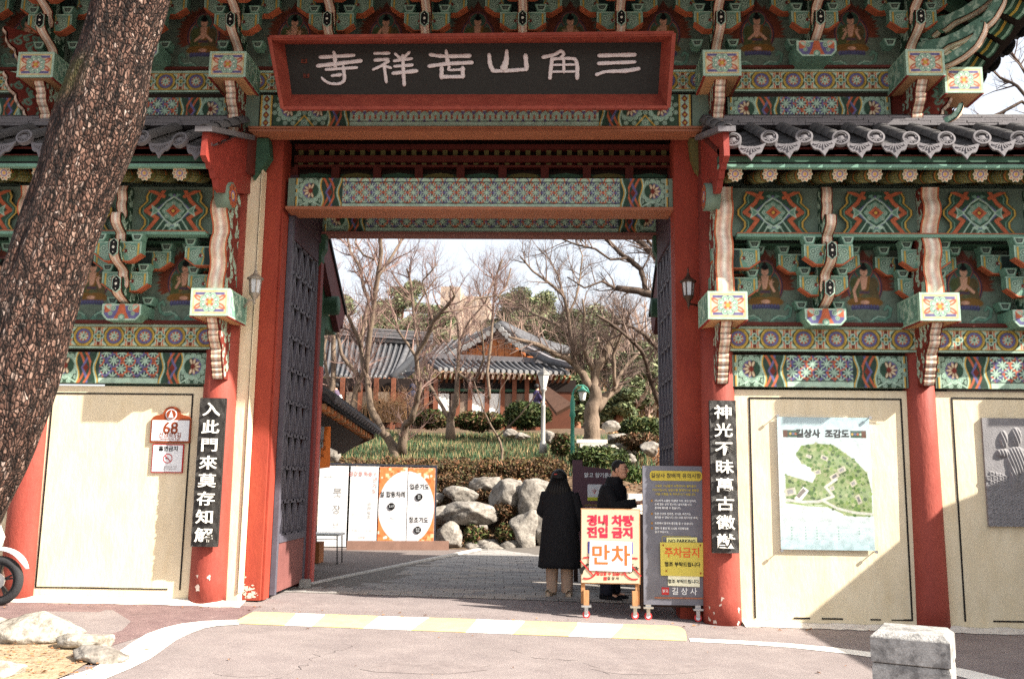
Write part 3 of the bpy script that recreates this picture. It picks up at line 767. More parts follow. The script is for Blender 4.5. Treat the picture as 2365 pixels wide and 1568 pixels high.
# ragged white render footing
M_foot = mat('white_footing', (214, 210, 202), .9, .12, 9, .3, 30, (180, 170, 162), cut=(.4, .75))
for par, xa, xb in ((wingL, -8, -3.3), (wingR, 2.2, 6.6)):
    q = random.Random(8); b = MB(); n = 40; top = []; bot = []
    for i in range(n + 1):
        x = xa + (xb - xa) * i / n; h = Hf(x, -.1); top.append((x, -.006, h + .05 + q.uniform(-.012, .012))); d = .10 + q.uniform(-.03, .04)
        if xb < 0: d += .10 * max(0, 1 - (xb - x) / .4) * 0 + .08
        bot.append((x, -d - .05, h + .006))
    b.add(top + bot, [(i, i + 1, n + 2 + i, n + 1 + i)[::-1] for i in range(n)]); b.obj('footing', M_foot, par)

# ---- wing beams, bands, murals, brackets
def wing(par, xs, ztop, side):
    x0, x1 = xs[0], xs[-1]
    for a, b_ in zip(xs[:-1], xs[1:]):
        r = .17; w = b_ - a - 2 * r
        z0 = ztop + .03; cv = beam_face(w, .36, 'stars', res=.0075)
        bm = bx('main_beam', M_greyteal, par, a + r * .9, b_ - r * .9, -.05, .12, z0, z0 + .36); painted('painted_face', cv, bm, a + r, -.054, z0)
        bx('gap_shade_strip', M_dark, par, a + .1, b_ - .1, 0.0, .1, z0 + .36, z0 + .41)  # dark strip in the beam gap, its shade put into the colour
        z2 = z0 + .40; w2 = b_ - a - .06; cv = roundel_band(w2, .285, .0075)
        bm = bx('band_beam', M_greyteal, par, a + .02, b_ - .02, -.10, .12, z2, z2 + .285); painted('painted_face', cv, bm, a + .03, -.104, z2)
        bx('red_ledge', M_red2, par, a + .01, b_ - .01, -.16, .10, z2 + .287, z2 + .325)
        zc = 3.145
        for k in (0, 1):
            xm = a + (k + .5) * (b_ - a) / 2; mm = link('mural', ME_mural[(int(abs(xm) * 3) + k) % 3], par, (xm - .57, .02, zc + .02)); 
        bracket_set(par, (a + b_) / 2, zc)
        for k in (0, 1):
            xm = a + (k + .5) * (b_ - a) / 2; o = bx('flower_board', M_dgreen, par, xm - .30, xm + .30, -.44, -.38, zc + 1.02, zc + 1.5)
            link('painted_board', ME_med, o, (xm - .43, -.446, zc + 1.01))
    bx('wall_back', M_greyteal, par, x0 - .1, x1 + .1, .03, .16, 3.13, 5.2)
    bx('purlin_plank', M_teal, par, x0 + .15, x1 - .15, -.5, -.36, zc + .965, zc + 1.0)
    bx('plank_edge', M_orange, par, x0 + .15, x1 - .15, -.504, -.36, zc + 1.001, zc + 1.014)
    bx('purlin_plank', M_dgreen, par, x0 + .15, x1 - .15, -.2, 0.0, zc + .945, zc + .97)
    bx('grey_board', M_greyteal, par, x0 + .1, x1 - .1, -.39, -.37, zc + 1.0, zc + 1.56)
    bx('eave_soffit', M_dark, par, x0, x1, -1.0, -.0, 4.86, 4.9) if False else None
    for x in xs:
        boxend(par, x, 3.155)
        link('column_bracket', ME_up, par, (x + (.0 if side > 0 else .02), -.02, 3.47)); link('column_bracket', ME_low, par, (x, -.02, 2.50))
        for sx in (-1, 1):
            pass
        endc = (x == -3.70 or x == 2.0); sh = side * .16 if endc else 0
        o = link('bracket_arms', ME_arm1, par, (x + sh, -.10, zc + .35)); link('arm', ME_arm1, o, (0, -.14, .30)); link('arm', ME_arm2 if not endc else ME_arm1, o, (side * .05 if endc else 0, .14, .29))
        for sx in ((-1, 1) if not endc else (side,)):
            link('bearing_block', ME_block, o, (sx * .21, .02, .22)); link('bearing_block', ME_block, o, (sx * .21, -.12, .52)); link('bearing_block', ME_block, o, (sx * (.40 if not endc else .3), .05, .50))
    # long purlin log with painted end
    xe = xs[-1] + .16 if side < 0 else xs[0] - .22
    far = xs[0] if side < 0 else xs[-1]
    b = MB(); b.tube([(xe, -.55, 4.55), (xe - (.16 if side < 0 else -.16), -.55, 4.55)], .155, 24); pu = b.obj('purlin', M_greyteal, par, True)
    f, k = flowerdisc(.15, 12, 'orange'); me = f.mesh('painted_end', k); s_ = 1 if side < 0 else -1
    link('painted_end', me, pu, (xe + s_ * .004, -.55 - .15 * s_, 4.40), (0, 0, math.pi / 2 * s_))
wing(wingL, [-8.15, -5.93, -3.70], 2.425, -1)
wing(wingR, [2.0, 4.27, 6.55], 2.455, 1)

# ---- wing roofs
def end_tile_mesh():
    b = MB(); b.cm = 0
    r = .09
    prof = [(0.0, -.012), (r * .35, -.014), (r * .4, -.006), (r * .74, -.006), (r * .78, -.022), (r, -.02), (r, .03)]
    n = 28; vs = []; fs = []
    for pr, py in prof[1:]:
        for k in range(n): t = 2 * math.pi * k / n; vs.append((pr * math.cos(t), py, pr * math.sin(t)))
    vs.append((0, -.02, 0)); c = len(vs) - 1
    for k in range(n): fs.append((c, k, (k + 1) % n))
    for i in range(len(prof) - 2):
        for k in range(n): fs.append((i * n + k, (i + 1) * n + k, (i + 1) * n + (k + 1) % n, i * n + (k + 1) % n))
    b.add(vs, fs)
    for a in range(6):
        t = a * math.pi / 3 + .4; b.ball((.052 * math.cos(t), -.012, .052 * math.sin(t)), (.013, .012, .013), 6, 4)
    for a in range(5):
        t = math.pi * (1.1 + a * .2); b.bar((.02 * math.cos(t), -.016, .02 * math.sin(t) - .02), (.06 * math.cos(t), -.016, .045 * math.sin(t) - .02), .008, .012, up=(0, 1, 0))
    return b.mesh('end_tile', M_tilelt)
def drip_tile_mesh(w=.30):
    b = MB(); n = 18; top = []; bot = []
    for i in range(n + 1):
        u = -1 + 2 * i / n; x = u * w / 2; zt = .045 * u * u - .045; k = abs(u); zb = zt - .02 - .115 * (1 - k ** 1.7) - (.018 * math.cos(u * 9.4) if k < .95 else 0) - (.02 if k < .06 else 0)
        top.append((x, zt)); bot.append((x, zb))
    vs = [(x, 0, z) for x, z in top] + [(x, 0, z) for x, z in bot] + [(x, .022, z) for x, z in top] + [(x, .022, z) for x, z in bot]
    N = n + 1; fs = []
    for i in range(n):
        fs.append((N + i, N + i + 1, i + 1, i)); fs.append((2 * N + i, 2 * N + i + 1, 3 * N + i + 1, 3 * N + i)); fs.append((N + i, 3 * N + i, 3 * N + i + 1, N + i + 1)); fs.append((i, i + 1, 2 * N + i + 1, 2 * N + i))
    b.add(vs, fs)
    for a in range(7):
        t = math.pi * (1.12 + a * .127); L = .055 + .02 * (a == 3); b.bar((.012 * math.cos(t), -.004, -.05), (L * 1.5 * math.cos(t), -.004, -.05 + L * math.sin(t) * 1.2), .012, .012, up=(0, 1, 0))
    for s_ in (-1, 1): b.ball((s_ * .09, -.002, -.065), (.014, .01, .012), 6, 4)
    return b.mesh('drip_tile', M_tilelt)
ME_end = end_tile_mesh(); ME_drip = drip_tile_mesh()
def cover_tile_mesh(L=.32, r=.078, n=8):
    b = MB(); vs = []; fs = []
    for j, (y, rr) in enumerate(((0, r), (L, r * .9))):
        for k in range(n + 1): t = math.pi * k / n; vs.append((rr * math.cos(t), y, rr * math.sin(t)))
        for k in range(n + 1): t = math.pi * k / n; vs.append((rr * .85 * math.cos(t), y, rr * .85 * math.sin(t)))
    N = n + 1
    for k in range(n):
        fs.append((k, 2 * N + k, 2 * N + k + 1, k + 1)); fs.append((N + k + 1, 3 * N + k + 1, 3 * N + k, N + k)); fs.append((k, k + 1, N + k + 1, N + k))
    b.add(vs, fs); return b.mesh('cover_tile', M_tile, True)
def pan_tile_mesh(w, L=.30):
    b = MB(); n = 6; vs = []; fs = []
    for y, dz in ((0, 0), (L, -.012)):
        for d in (0, -.018):
            for k in range(n + 1): u = -1 + 2 * k / n; vs.append((u * w / 2, y, .045 * u * u - .04 + d + dz))
    N = n + 1
    for k in range(n):
        fs.append((k, k + 1, 2 * N + k + 1, 2 * N + k)); fs.append((N + k, 3 * N + k, 3 * N + k + 1, N + k + 1)); fs.append((k, N + k, N + k + 1, k + 1))
    b.add(vs, fs); return b.mesh('pan_tile', M_tile, True)
ME_cover = cover_tile_mesh()
def roof(par, xs, sp, xa, xb, side):
    y0, z0, y1, z1 = -1.16, 4.965, -.24, 5.47
    ang = math.atan2(z1 - z0, y1 - y0); L = math.hypot(z1 - z0, y1 - y0); n = 4; st = L / n
    pan = pan_tile_mesh(sp - .03, st + .05); q = random.Random(31)
    cov = cover_tile_mesh(st + .03)
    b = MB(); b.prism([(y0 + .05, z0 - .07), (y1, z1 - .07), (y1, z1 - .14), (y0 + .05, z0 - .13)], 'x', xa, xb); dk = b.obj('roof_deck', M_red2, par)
    for x in xs:
        jz = q.uniform(-.018, .018); jx = q.uniform(-.012, .012)
        for k in range(n):
            yy = y0 + (y1 - y0) * k / n; zz = z0 + (z1 - z0) * k / n + jz * (1 - k / n)
            link('cover_tile', cov, par, (x + jx, yy, zz + .01 + .004 * (k % 2)), (ang, 0, 0))
            link('pan_tile', pan, par, (x + jx + sp / 2, yy - .015, zz - .01), (ang, 0, 0))
        link('end_tile', ME_end, par, (x + jx, y0 - .012, z0 + .025 + jz), (-.30 + q.uniform(-.08, .08), q.uniform(-.1, .1), -.12 + q.uniform(-.12, .12)))
        link('drip_tile', ME_drip, par, (x + jx + sp / 2, y0 - .03, z0 - .005 + jz + q.uniform(-.01, .01)), (-.25 + q.uniform(-.06, .06), q.uniform(-.05, .05), -.1 + q.uniform(-.05, .05)))
    # ridge: stacked thin tiles
    for lay in range(4):
        x = xa + q.uniform(0, .2) * (lay % 2); zz = 5.47 + lay * .034
        while x < xb:
            e = min(xb, x + q.uniform(.30, .42)); b = MB(); dy = q.uniform(-.008, .008)
            b.box(x + .003, e - .003, -.36 + lay * .012 + dy, -.06, zz + q.uniform(-.003, .003), zz + .026); b.obj('ridge_tile', M_tilelt, par); x = e
    b = MB(); b.tube([(xa, -.2, 5.60), (xb, -.2, 5.60)], .06, 10); b.obj('ridge_cap', M_tile, par, True)
    # eaves under the tiles
    bx('tile_batten', M_red2, par, xa, xb, y0 + .05, y0 + .12, z0 - .135, z0 - .045)
    bx('eave_board', M_dgreen, par, xa, xb, y0 + .075, y0 + .14, z0 - .20, z0 - .137); bx('eave_line', M_black, par, xa, xb, y0 + .085, y0 + .14, z0 - .225, z0 - .201); bx('eave_board', M_teal, par, xa, xb, y0 + .07, y0 + .14, z0 - .262, z0 - .226)
def rafters(par, xs):
    ra = scalewave(1.0, .55).mesh('x')
    # cylinder with wrapped scale painting
    k = np.empty(len(ra.vertices) * 3, np.float32); ra.vertices.foreach_get('co', k); k = k.reshape(-1, 3)
    th = k[:, 2] / .55 * 2 * math.pi; r = .080; kk = np.stack([r * np.cos(th), k[:, 0], r * np.sin(th)], -1); ra.vertices.foreach_set('co', kk.astype(np.float32).ravel()); ra.name = 'rafter'
    ra.update()
    for x in xs:
        o = link('rafter', ra, par, (x, -1.02, 4.655), (.28, 0, 0)); link('flower', ME_flower, o, (-.088, -.004, -.088))
xsR = [1.99 + .369 * i for i in range(13)]; xsL = [-3.92 - .43 * i for i in range(11)]
roof(wingR, xsR, .369, 1.84, 6.7, 1); roof(wingL, xsL, .43, -8.3, -3.60, -1)
rafters(wingR, [2.03 + .367 * i for i in range(12)]); rafters(wingL, [-3.97 - .39 * i for i in range(11)])
for par, xa, xb in ((wingR, 1.9, 6.7), (wingL, -8.3, -3.66)):
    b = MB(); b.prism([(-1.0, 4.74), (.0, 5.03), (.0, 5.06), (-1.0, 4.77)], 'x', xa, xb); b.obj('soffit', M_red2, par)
    # back half of the roof
    b = MB(); b.prism([(-.1, 5.5), (2.6, 6.1) if False else (2.4, 5.45), (2.4, 5.35), (-.1, 5.40)], 'x', xa + (.0 if xa > 0 else 0), xb); b.obj('roof_slab', M_tile, par)

# barge boards on the inner gable ends
def barge(par, x, lit):
    prof = [(-1.32, 5.02), (-1.34, 4.74), (-1.26, 4.70), (-1.20, 4.71), (-1.16, 4.66), (-1.09, 4.67), (-1.03, 4.60), (-.98, 4.60), (-.93, 4.53), (-.82, 4.50), (.35, 4.86), (.35, 5.50), (-.3, 5.42)]
    b = MB(); b.prism(prof, 'x', x - .03, x + .03); o = b.obj('barge_board', M_red, par)
    for k in range(4): link('cover_tile', ME_cover, o, (x, -1.36 + .31 * k, 5.0 + .155 * k), (.44, 0, 0))
    b = MB(); b.prism([(-1.38, 5.05), (.2, 5.55), (.2, 5.49), (-1.38, 4.99)], 'x', x - .09, x + .09); b.obj('verge_slab', M_tilelt, o)
    return o
barge(wingL, -3.60, True); barge(wingR, 1.88, False)
# rear gables of the wings, seen through the opening
for par, x, s_ in ((wingL, -3.62, 1), (wingR, 1.95, -1)):
    b = MB(); b.prism([(3.3, 5.85), (5.55, 4.32), (5.45, 4.02), (5.3, 4.08), (5.2, 3.92), (5.05, 4.02), (3.3, 5.35)], 'x', x - .05, x + .05); o = b.obj('rear_barge_board', mat('purple_red', (88, 44, 46), .7, .1), par)
    b = MB(); b.prism([(3.3, 5.92), (5.62, 4.36), (5.62, 4.30), (3.3, 5.85)], 'x', x - .08, x + .08); b.obj('verge', M_black, o)
    b = MB(); b.tube([(x + s_ * .15, 4.6, 4.28), (x - s_ * 2, 4.6, 4.28)], .16, 20); b.obj('rear_purlin', M_dgreen, par, True)
    xo = x - s_ * .06; b = MB(); b.box(min(xo, xo - s_ * 3), max(xo, xo - s_ * 3), 3.2, 4.6, 0, 4.6); b.box(min(xo, xo - s_ * 3), max(xo, xo - s_ * 3), 4.6, 5.4, 3.9, 4.15); b.obj('rear_wall', M_dgreen, par)

# ---- gate pillars and cream side strips
def tapered(name, m, par, x0, x1, y0, y1, z0, z1, k=.0):
    b = MB(); b.add([(x0 - k, y0, z0), (x1 + k, y0, z0), (x1 + k, y1, z0), (x0 - k, y1, z0), (x0, y0, z1), (x1, y0, z1), (x1, y1, z1), (x0, y1, z1)],
                    [(0, 1, 5, 4), (1, 2, 6, 5), (2, 3, 7, 6), (3, 0, 4, 7), (4, 5, 6, 7), (3, 2, 1, 0)]); return b.obj(name, m, par)
pl = tapered('pillar', M_pillar, gate, -3.52, -3.235, .28, .62, 0.0, 5.6, .0)
bx('pillar_edge', M_pillar, pl, -3.232, -3.21, .33, .55, 0.0, 4.62)
pr_ = tapered('pillar', M_pillar, gate, 1.57, 1.93, .28, .62, -.14, 5.6, .0)
bx('pillar_edge', M_pillar, pr_, 1.88, 1.95, .22, .279, -.14, 4.9)
q = random.Random(2)
for i in range(34):
    cx, cz, s_ = q.uniform(-3.5, -3.25), .03 + abs(q.gauss(0, .09)), q.uniform(.006, .03); b = MB(); b.add([(cx + s_ * q.uniform(.3, 1.6) * math.cos(t), .277 - .0004 * (i % 5), cz + s_ * q.uniform(.3, 1.3) * math.sin(t)) for t in np.linspace(0, 5.6, 9)], [tuple(range(9))]); b.obj('bare_patch', mat('bare_plaster', (196, 178, 166)), pl)
for s_, xx in ((-1, -3.36), (1, 1.74)): bx('upper_side_panel', M_red2, gate, xx - .06, xx + .10 if s_ < 0 else xx + .06, .62, 2.0, 4.50, 5.25); bx('door_header', mat('plum_rail', (72, 52, 62)), gate, (-3.26 if s_ < 0 else 1.56), (-3.14 if s_ < 0 else 1.68), .62, 2.0, 4.665, 5.2)
bx('side_strip', M_cream, gate, -3.62, -3.44, .12, .27, 0.0, 5.1); bx('strip_line', M_black, gate, -3.447, -3.437, .112, .12, .1, 5.1)
bx('strip_cap', M_cream, gate, -3.437, -3.425, .10, .27, .1, 5.1)

# ---- lintel with lattice transom, two inner beams
cv = beam_face(5.18, .40, 'y', extra=True, strip=True, res=.0075)
lt = bx('lintel', M_greyteal, gate, -3.62, 1.93, -.12, .16, 5.545, 5.945); painted('painted_face', cv, lt, -3.44, -.124, 5.545)
for i, (za, zb, yy) in enumerate(((5.52, 5.543, -.15), (5.485, 5.515, -.13))): bx('lintel_moulding', M_orange, gate, -3.55, 1.86, yy, .14, za, zb)
bx('moulding_gap', M_black, gate, -3.55, 1.86, -.12, .14, 5.513, 5.522)
tr = bx('transom_frame', M_red2, gate, -3.2, 1.6, .66, .76, 5.10, 5.17)
for za, zb in ((5.23, 5.345), (5.385, 5.47), (5.555, 5.62)): bx('rail', M_red2, tr, -3.2, 1.6, .64, .74, za if za > 5.24 else 5.315, zb)
for xx in np.linspace(-3.2, 1.6, 10): bx('stile', M_red2, tr, xx - .05, xx + .05, .645, .73, 5.17, 5.315)
for i in range(9):
    xa = -3.2 + i * 4.8 / 9; b = MB(); b.prism([(xa + .05, 5.2), (xa + .48, 5.2), (xa + .42, 5.24), (xa + .27, 5.26), (xa + .12, 5.24)], 'y', .70, .72); b.obj('carved_panel', M_slat if i % 2 else M_dgreen, tr)
me = MB().box(-.03, .03, 0, .045, 0, .11).mesh('slat', M_slat)
for r_ in range(2):
    for i in range(36): link('slat', me, tr, (-3.13 + i * .1325, .68, (5.46, 5.61)[r_] if r_ else 5.452), None) if False else link('slat', me, tr, (-3.13 + i * .1325, .68, 5.345 - .0 + .125 * r_ * 1.0 + (.0)))
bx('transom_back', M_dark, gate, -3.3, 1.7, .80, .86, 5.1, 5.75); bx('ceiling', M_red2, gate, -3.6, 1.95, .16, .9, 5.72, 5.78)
cv = beam_face(4.62, .37, 'stars2', strip=True, res=.0075)
b2 = bx('inner_beam', M_greyteal, gate, -3.19, 1.585, .40, .75, 4.715, 5.085); painted('painted_face', cv, b2, -3.10, .396, 4.715)
bx('beam_moulding', M_orange, b2, -3.20, 1.59, .36, .75, 4.675, 4.712)
cv = beam_face(4.75, .33, 'stars', strip=True, res=.009)
b3 = bx('rear_beam', M_greyteal, gate, -3.2, 1.70, 2.0, 2.2, 4.84, 5.17); painted('painted_face', cv, b3, -3.12, 1.996, 4.84)
bx('beam_moulding', mat('mauve_trim', (128, 84, 78), .7, .1), b3, -3.2, 1.7, 1.96, 2.2, 4.795, 4.838)
bx('passage_ceiling', M_dgreen, gate, -3.3, 1.75, .76, 2.0, 5.2, 5.26)
for s_, xa, xb in ((0, -3.36, -3.20), (1, 1.64, 1.80)):
    p = bx('rear_post', M_red2, gate, xa, xb, 2.0, 2.2, -.05, 4.8)
    xi = xb if s_ == 0 else xa; d = 1 if s_ == 0 else -1
    b = MB(); b.prism([(xi, 4.80), (xi + d * .12, 4.80), (xi + d * .12, 4.6), (xi + d * .07, 4.5), (xi + d * .08, 4.42), (xi + d * .02, 4.3), (xi, 4.2)], 'y', 1.96, 2.12); b.obj('carved_corner', M_dgreen, p)
b = MB(); b.prism([(-3.52, 5.47), (-3.36, 5.47), (-3.33, 5.25), (-3.42, 5.1), (-3.52, 4.95)], 'y', .05, .2); b.obj('carved_corner', M_dgreen, gate)
b = MB(); b.prism([(1.88, 5.47), (1.73, 5.47), (1.75, 5.25), (1.80, 5.1), (1.88, 5.0)], 'y', .05, .2); b.obj('carved_corner', M_slat, gate)
painted('side_face', swirl(.30, .45, (0.16, 0.15, 0.06), 'mint', seed=4), gate, -3.62, -.02, 5.02, (0, 0, 0)) if False else None

# ---- folding lattice doors
def door(xh, side, y0, y1, z0, z1):
    s_ = side
    M_iron = mat('dark_lattice', (84, 82, 92), .6, .2, 12); M_pan = mat('plum_door_panel', (118, 74, 70), .7, .15, 5, .1)
    d = bx('door_leaf', M_iron, gate, xh - .03, xh + .03, y0, y0 + .08, z0, z1)          # hinge stile
    bx('stile', M_iron, d, xh - .03, xh + .03, y1 - .09, y1, z0, z1)
    bx('kick_panel', M_pan, d, xh - .015, xh + .02, y0 + .08, y1 - .09, z0 + .02, z0 + .62)
    bx('rail', M_iron, d, xh - .035, xh + .035, y0 + .08, y1 - .09, z0 + .6, z0 + .68)
    bx('rail', mat('plum_rail', (72, 52, 62), .6, .15), d, xh - .04, xh + .04, y0 + .08, y1 - .09, z1 - .28, z1)
    bx('back_board', mat('lattice_backing', (24, 20, 17), .9, .5, 7), d, xh + s_ * .11 - .008, xh + s_ * .11 + .008, y0 + .05, y1 - .05, z0 + .6, z1 - .1)
    H0, H1 = z0 + .68, z1 - .28; w = y1 - .09 - (y0 + .08); rows = 9; rh = (H1 - H0) / rows; cols = 4; cw = w / cols
    def barpart(p, q_, t=.04): MB().bar(p, q_, t, .035, up=(1, 0, 0)).obj('lattice_bar', M_iron, d)
    for r_ in range(rows + 1): barpart((xh, y0 + .08, H0 + r_ * rh), (xh, y1 - .09, H0 + r_ * rh), .045)
    for r_ in range(rows):
        za, zb = H0 + r_ * rh, H0 + (r_ + 1) * rh
        for c_ in range(cols):
            ya = y0 + .08 + c_ * cw; ym = ya + cw / 2; yb = ya + cw
            barpart((xh, ya, za), (xh, ym, zb), .042); barpart((xh, yb, za), (xh, ym, zb), .042); barpart((xh, ym, za), (xh, ym, zb), .018)
    return d
door(-3.195, -1, .62, 1.99, .02, 4.66); door(1.60, 1, .62, 1.99, -.1, 4.66)
bx('door_jamb', mat('plum_red', (112, 46, 44), .7, .1), gate, -3.23, -3.13, 1.99, 2.13, 0, 4.5)

# ---- upper storey: bands, boxes, brackets, murals
bay = [-8.1, -5.93, -3.67, 2.0, 4.25]
for a, b_ in zip(bay[:-1], bay[1:]):
    w = b_ - a - .02
    cv = roundel_band(w, .275, .008); bm = bx('band_beam', M_greyteal, gate, a, b_, -.10, .12, 5.995, 6.27); painted('painted_face', cv, bm, a + .01, -.104, 5.995)
    bx('red_ledge', M_red2, gate, a, b_, -.15, .1, 6.272, 6.30); bx('gap_shade_strip', M_dark, gate, a, b_, -.06, .1, 5.945, 5.99)  # the second strip gives the gap below the band its shade by colour
    if a != -3.67:
        w = b_ - a - .38; cv = beam_face(w, .33, 'stars', strip=False); bm = bx('upper_beam', M_greyteal, gate, a + .17, b_ - .17, -.06, .12, 5.61, 5.94); painted('painted_face', cv, bm, a + .19, -.064, 5.61)
cl = [-8.1 + 0, -7.0, -5.93, -4.80, -3.67, -2.536, -1.402, -.268, .866, 2.0, 3.125, 4.25]
for i, x in enumerate(cl):
    if x > 4.0: bracket_set(gate, x, 6.27, -.1, skip_cap=True); continue
    bracket_set(gate, x, 6.27, -.1, skip_cap=(x in (-5.93, -3.67, 2.0)))
for i in range(1, len(cl)):
    xm = (cl[i - 1] + cl[i]) / 2; link('mural', ME_mural[(i * 2) % 3], gate, (xm - .57, .02, 6.28))
bx('upper_wall', M_greyteal, gate, -8.2, 4.4, .03, .2, 5.6, 7.6)
bx('purlin_plank', M_teal, gate, -8.0, 4.2, -.6, -.46, 7.24, 7.28)
for x in (-5.93, -3.67, 2.0, 4.27): boxend(gate, x, 5.95, -.62); link('column_bracket', ME_low, gate, (x, -.02, 5.30), None)
o = boxend(gate, 4.78, 5.83, -.42)
# corner brackets fanning out
for (x, y, z, a, s_, nm) in ((4.30, -.25, 6.02, .78, .85, 'corner_bracket'), (4.36, -.15, 6.30, .88, 1.05, 'corner_bracket'), (4.5, -.1, 6.62, .8, 1.0, 'corner_bracket'), (4.7, 0, 6.45, .6, .8, 'corner_bracket'), (4.3, -.15, 5.42, 1.15, .55, 'corner_bracket')):
    pf = [(-.1, .02), (-.16, .06), (-.25, .05), (-.36, .11), (-.50, .12), (-.66, .16), (-.82, .25), (-.92, .40), (-.95, .52), (-.88, .53), (-.82, .40), (-.72, .31), (-.60, .27), (-.46, .22), (-.3, .20), (-.16, .22)]
    me = tongue_mesh('corner_bracket', [(p[0] * s_, p[1] * s_) for p in pf], [(0, 0), (0, .22 * s_)], .13, side=('teal', 'mint'), edge='red')
    link('corner_bracket', me, gate, (x, y, z), (0, 0, a))
# carved scroll panel under the corner
me = tongue_mesh('corner_scroll', [(-.05, 0), (-.15, .05), (-.2, .14), (-.3, .2), (-.34, .3), (-.42, .36), (-.44, .46), (-.54, .52), (-.55, .64), (-.6, .7)], [(0, 0), (0, .7)], .1, bead=True, side=('red', 'teal'))
link('corner_scroll', me, gate, (4.34, .0, 5.42), (0, 0, .9)); link('corner_scroll', me, gate, (4.4, .1, 5.38), (0, 0, 1.45)); link('corner_scroll', me, gate, (-6.0, 0, 5.42), (0, 0, -.8)); link('corner_scroll', me, gate, (-6.05, 0, 6.0), (0, 0, -.9))

# ---- main roof: broad eaves above the frame, side eave with painted rafters at the corner
XE = 5.62
def eave_z(y): return 6.62 + .10 * max(0, (1.0 - y)) ** 1.6
b = MB(); ys = [-2.45, -1.6, -.8, 0, .8, 1.6, 2.4, 3.2, 4.5]
for i in range(len(ys) - 1):
    ya, yb = ys[i], ys[i + 1]
    za, zb = eave_z(ya), eave_z(yb)
    b.add([(4.2, ya, 7.6), (XE, ya, za), (XE, yb, zb), (4.2, yb, 7.6), (4.2, ya, 7.75), (XE, ya, za + .1), (XE, yb, zb + .1), (4.2, yb, 7.75)], [(0, 1, 2, 3), (4, 7, 6, 5), (1, 5, 6, 2), (0, 4, 5, 1), (3, 2, 6, 7)])
b.obj('side_eave', M_dark, gate)
b = MB(); b.prism([(-2.4, 6.9), (.2, 7.62), (4.5, 7.62), (4.5, 7.8), (0, 8.6), (-2.4, 7.1)], 'x', -9.0, 4.2); b.obj('main_roof', M_dark, gate)
cvr = scalewave(1.3, .12); 
q = random.Random(5)
for i in range(11):
    y = -1.9 + i * .36; z = eave_z(y) - .02
    b = MB(); d = Vector((XE - .12 - 4.25, 0, z - 7.45)); b.bar((4.25, y, 7.45), (XE - .12, y, z), .13, .13); o = b.obj('side_rafter', M_dgreen, gate)
    e = Vector((XE - .12, y, z)); dn = d.normalized()
    for t, col in ((.02, M_mint), (.10, mat('yellow_paint', PAL['yellow'])), (.17, M_mint)):
        MB().bar(e - dn * (t + .03), e - dn * t, .136, .136).obj('painted_ring', col, o)
    b = MB(); b.tube([(XE - .25, y + .18, z + .17), (XE + .10, y + .18, z + .10)], .085, 10); b.obj('eave_tile', M_black, gate, True)  # tile ends black: their silhouette against the sky is put into the colour
    b = MB(); b.ball((XE + .06, y, z + .06), (.03, .15, .09), 12, 6); b.obj('eave_drip_tile', M_black, gate)

# ---- neighbouring hall roof beyond the right wing
hall = thing('side_hall', 'tiled hall roof rising behind the right end of the gate wing', 'building', (6.5, 2, 0))
for k in range(7):
    y = 1.2 + .0 * k; z = 5.62 + .085 * k
    b = MB(); b.box(4.6 + .05 * k, 8.5, .55 + .20 * k, .85 + .20 * k, z, z + .05)
    b.obj('ridge_course', M_tile, hall)
b = MB(); b.tube([(4.5, .5, 5.75), (5.2, .2, 5.62), (8, .15, 5.58)], .09, 10); b.obj('roof_ridge', M_tilelt, hall, True)
b = MB(); b.tube([(5.2, 1.9, 6.33), (6.2, 1.9, 6.42), (8.5, 1.9, 6.5)], .1, 10); b.obj('roof_ridge', M_tilelt, hall, True)
bx('hall_wall', M_dark, hall, 5.0, 8.5, 1.0, 4, 0, 5.6)
for k in range(3): 
    b = MB(); b.tube([(5.1 + k * .5, .2, 5.60 - .02 * k), (5.6 + k * .5, -.5, 5.36)], .08, 10); b.obj('cover_tile', M_tile, hall, True)
# ================================================================== GROUND
def sheet(name, xs, ys, off, m, kind='structure'):
    X, Y = np.meshgrid(xs, ys); Z = H(X, Y) + off
    v = np.stack([X, Y, Z], -1).reshape(-1, 3); i = np.arange(X.size).reshape(X.shape)
    q = np.stack([i[:-1, :-1], i[:-1, 1:], i[1:, 1:], i[1:, :-1]], -1).reshape(-1, 4)
    o = link(name, grid_mesh(name, v, q, None, m, True)); o['kind'] = kind; return o
M_asph = mat('asphalt', (128, 118, 117), .9, .10, 1.1, .5, 160, (142, 132, 130), cut=(.38, .66), speck=(75, .26))
M_asph2 = mat('reddish_asphalt', (116, 94, 94), .95, .12, 2, .6, 170, (134, 112, 110), cut=(.38, .66), speck=(60, .34))
M_soil = mat('leaf_litter_soil', (104, 86, 68), .95, .3, 3, .6, 20, (72, 58, 44), cut=(.35, .65))
M_line = mat('road_paint', (236, 234, 228), .7, .06, 4, .1, 60, (222, 218, 210), cut=(.3, .8))
M_yel = mat('yellow_road_paint', (232, 206, 142), .75, .06, 4, .1, 60, (222, 192, 124), cut=(.3, .7))
M_granite = mat('granite', (168, 166, 162), .8, .12, 5, .4, 70, (112, 110, 108), cut=(.42, .62), speck=(120, .3)); M_rock = mat('boulder_stone', (150, 144, 136), .95, .25, 3, 1.0, 14, (92, 86, 80), cut=(.38, .66), speck=(22, .28))
xs = np.concatenate([np.linspace(-400, -30, 12), np.linspace(-25, 25, 101), np.linspace(30, 400, 12)])
ys = np.concatenate([np.linspace(-200, -16, 6), np.linspace(-14, 34, 129), np.linspace(36, 140, 53), np.linspace(160, 900, 8)])
sheet('ground', xs, ys, -.014, M_soil)
road = sheet('road', np.linspace(-40, 40, 161), np.linspace(-30, 1.7, 64), 0.0, M_asph)
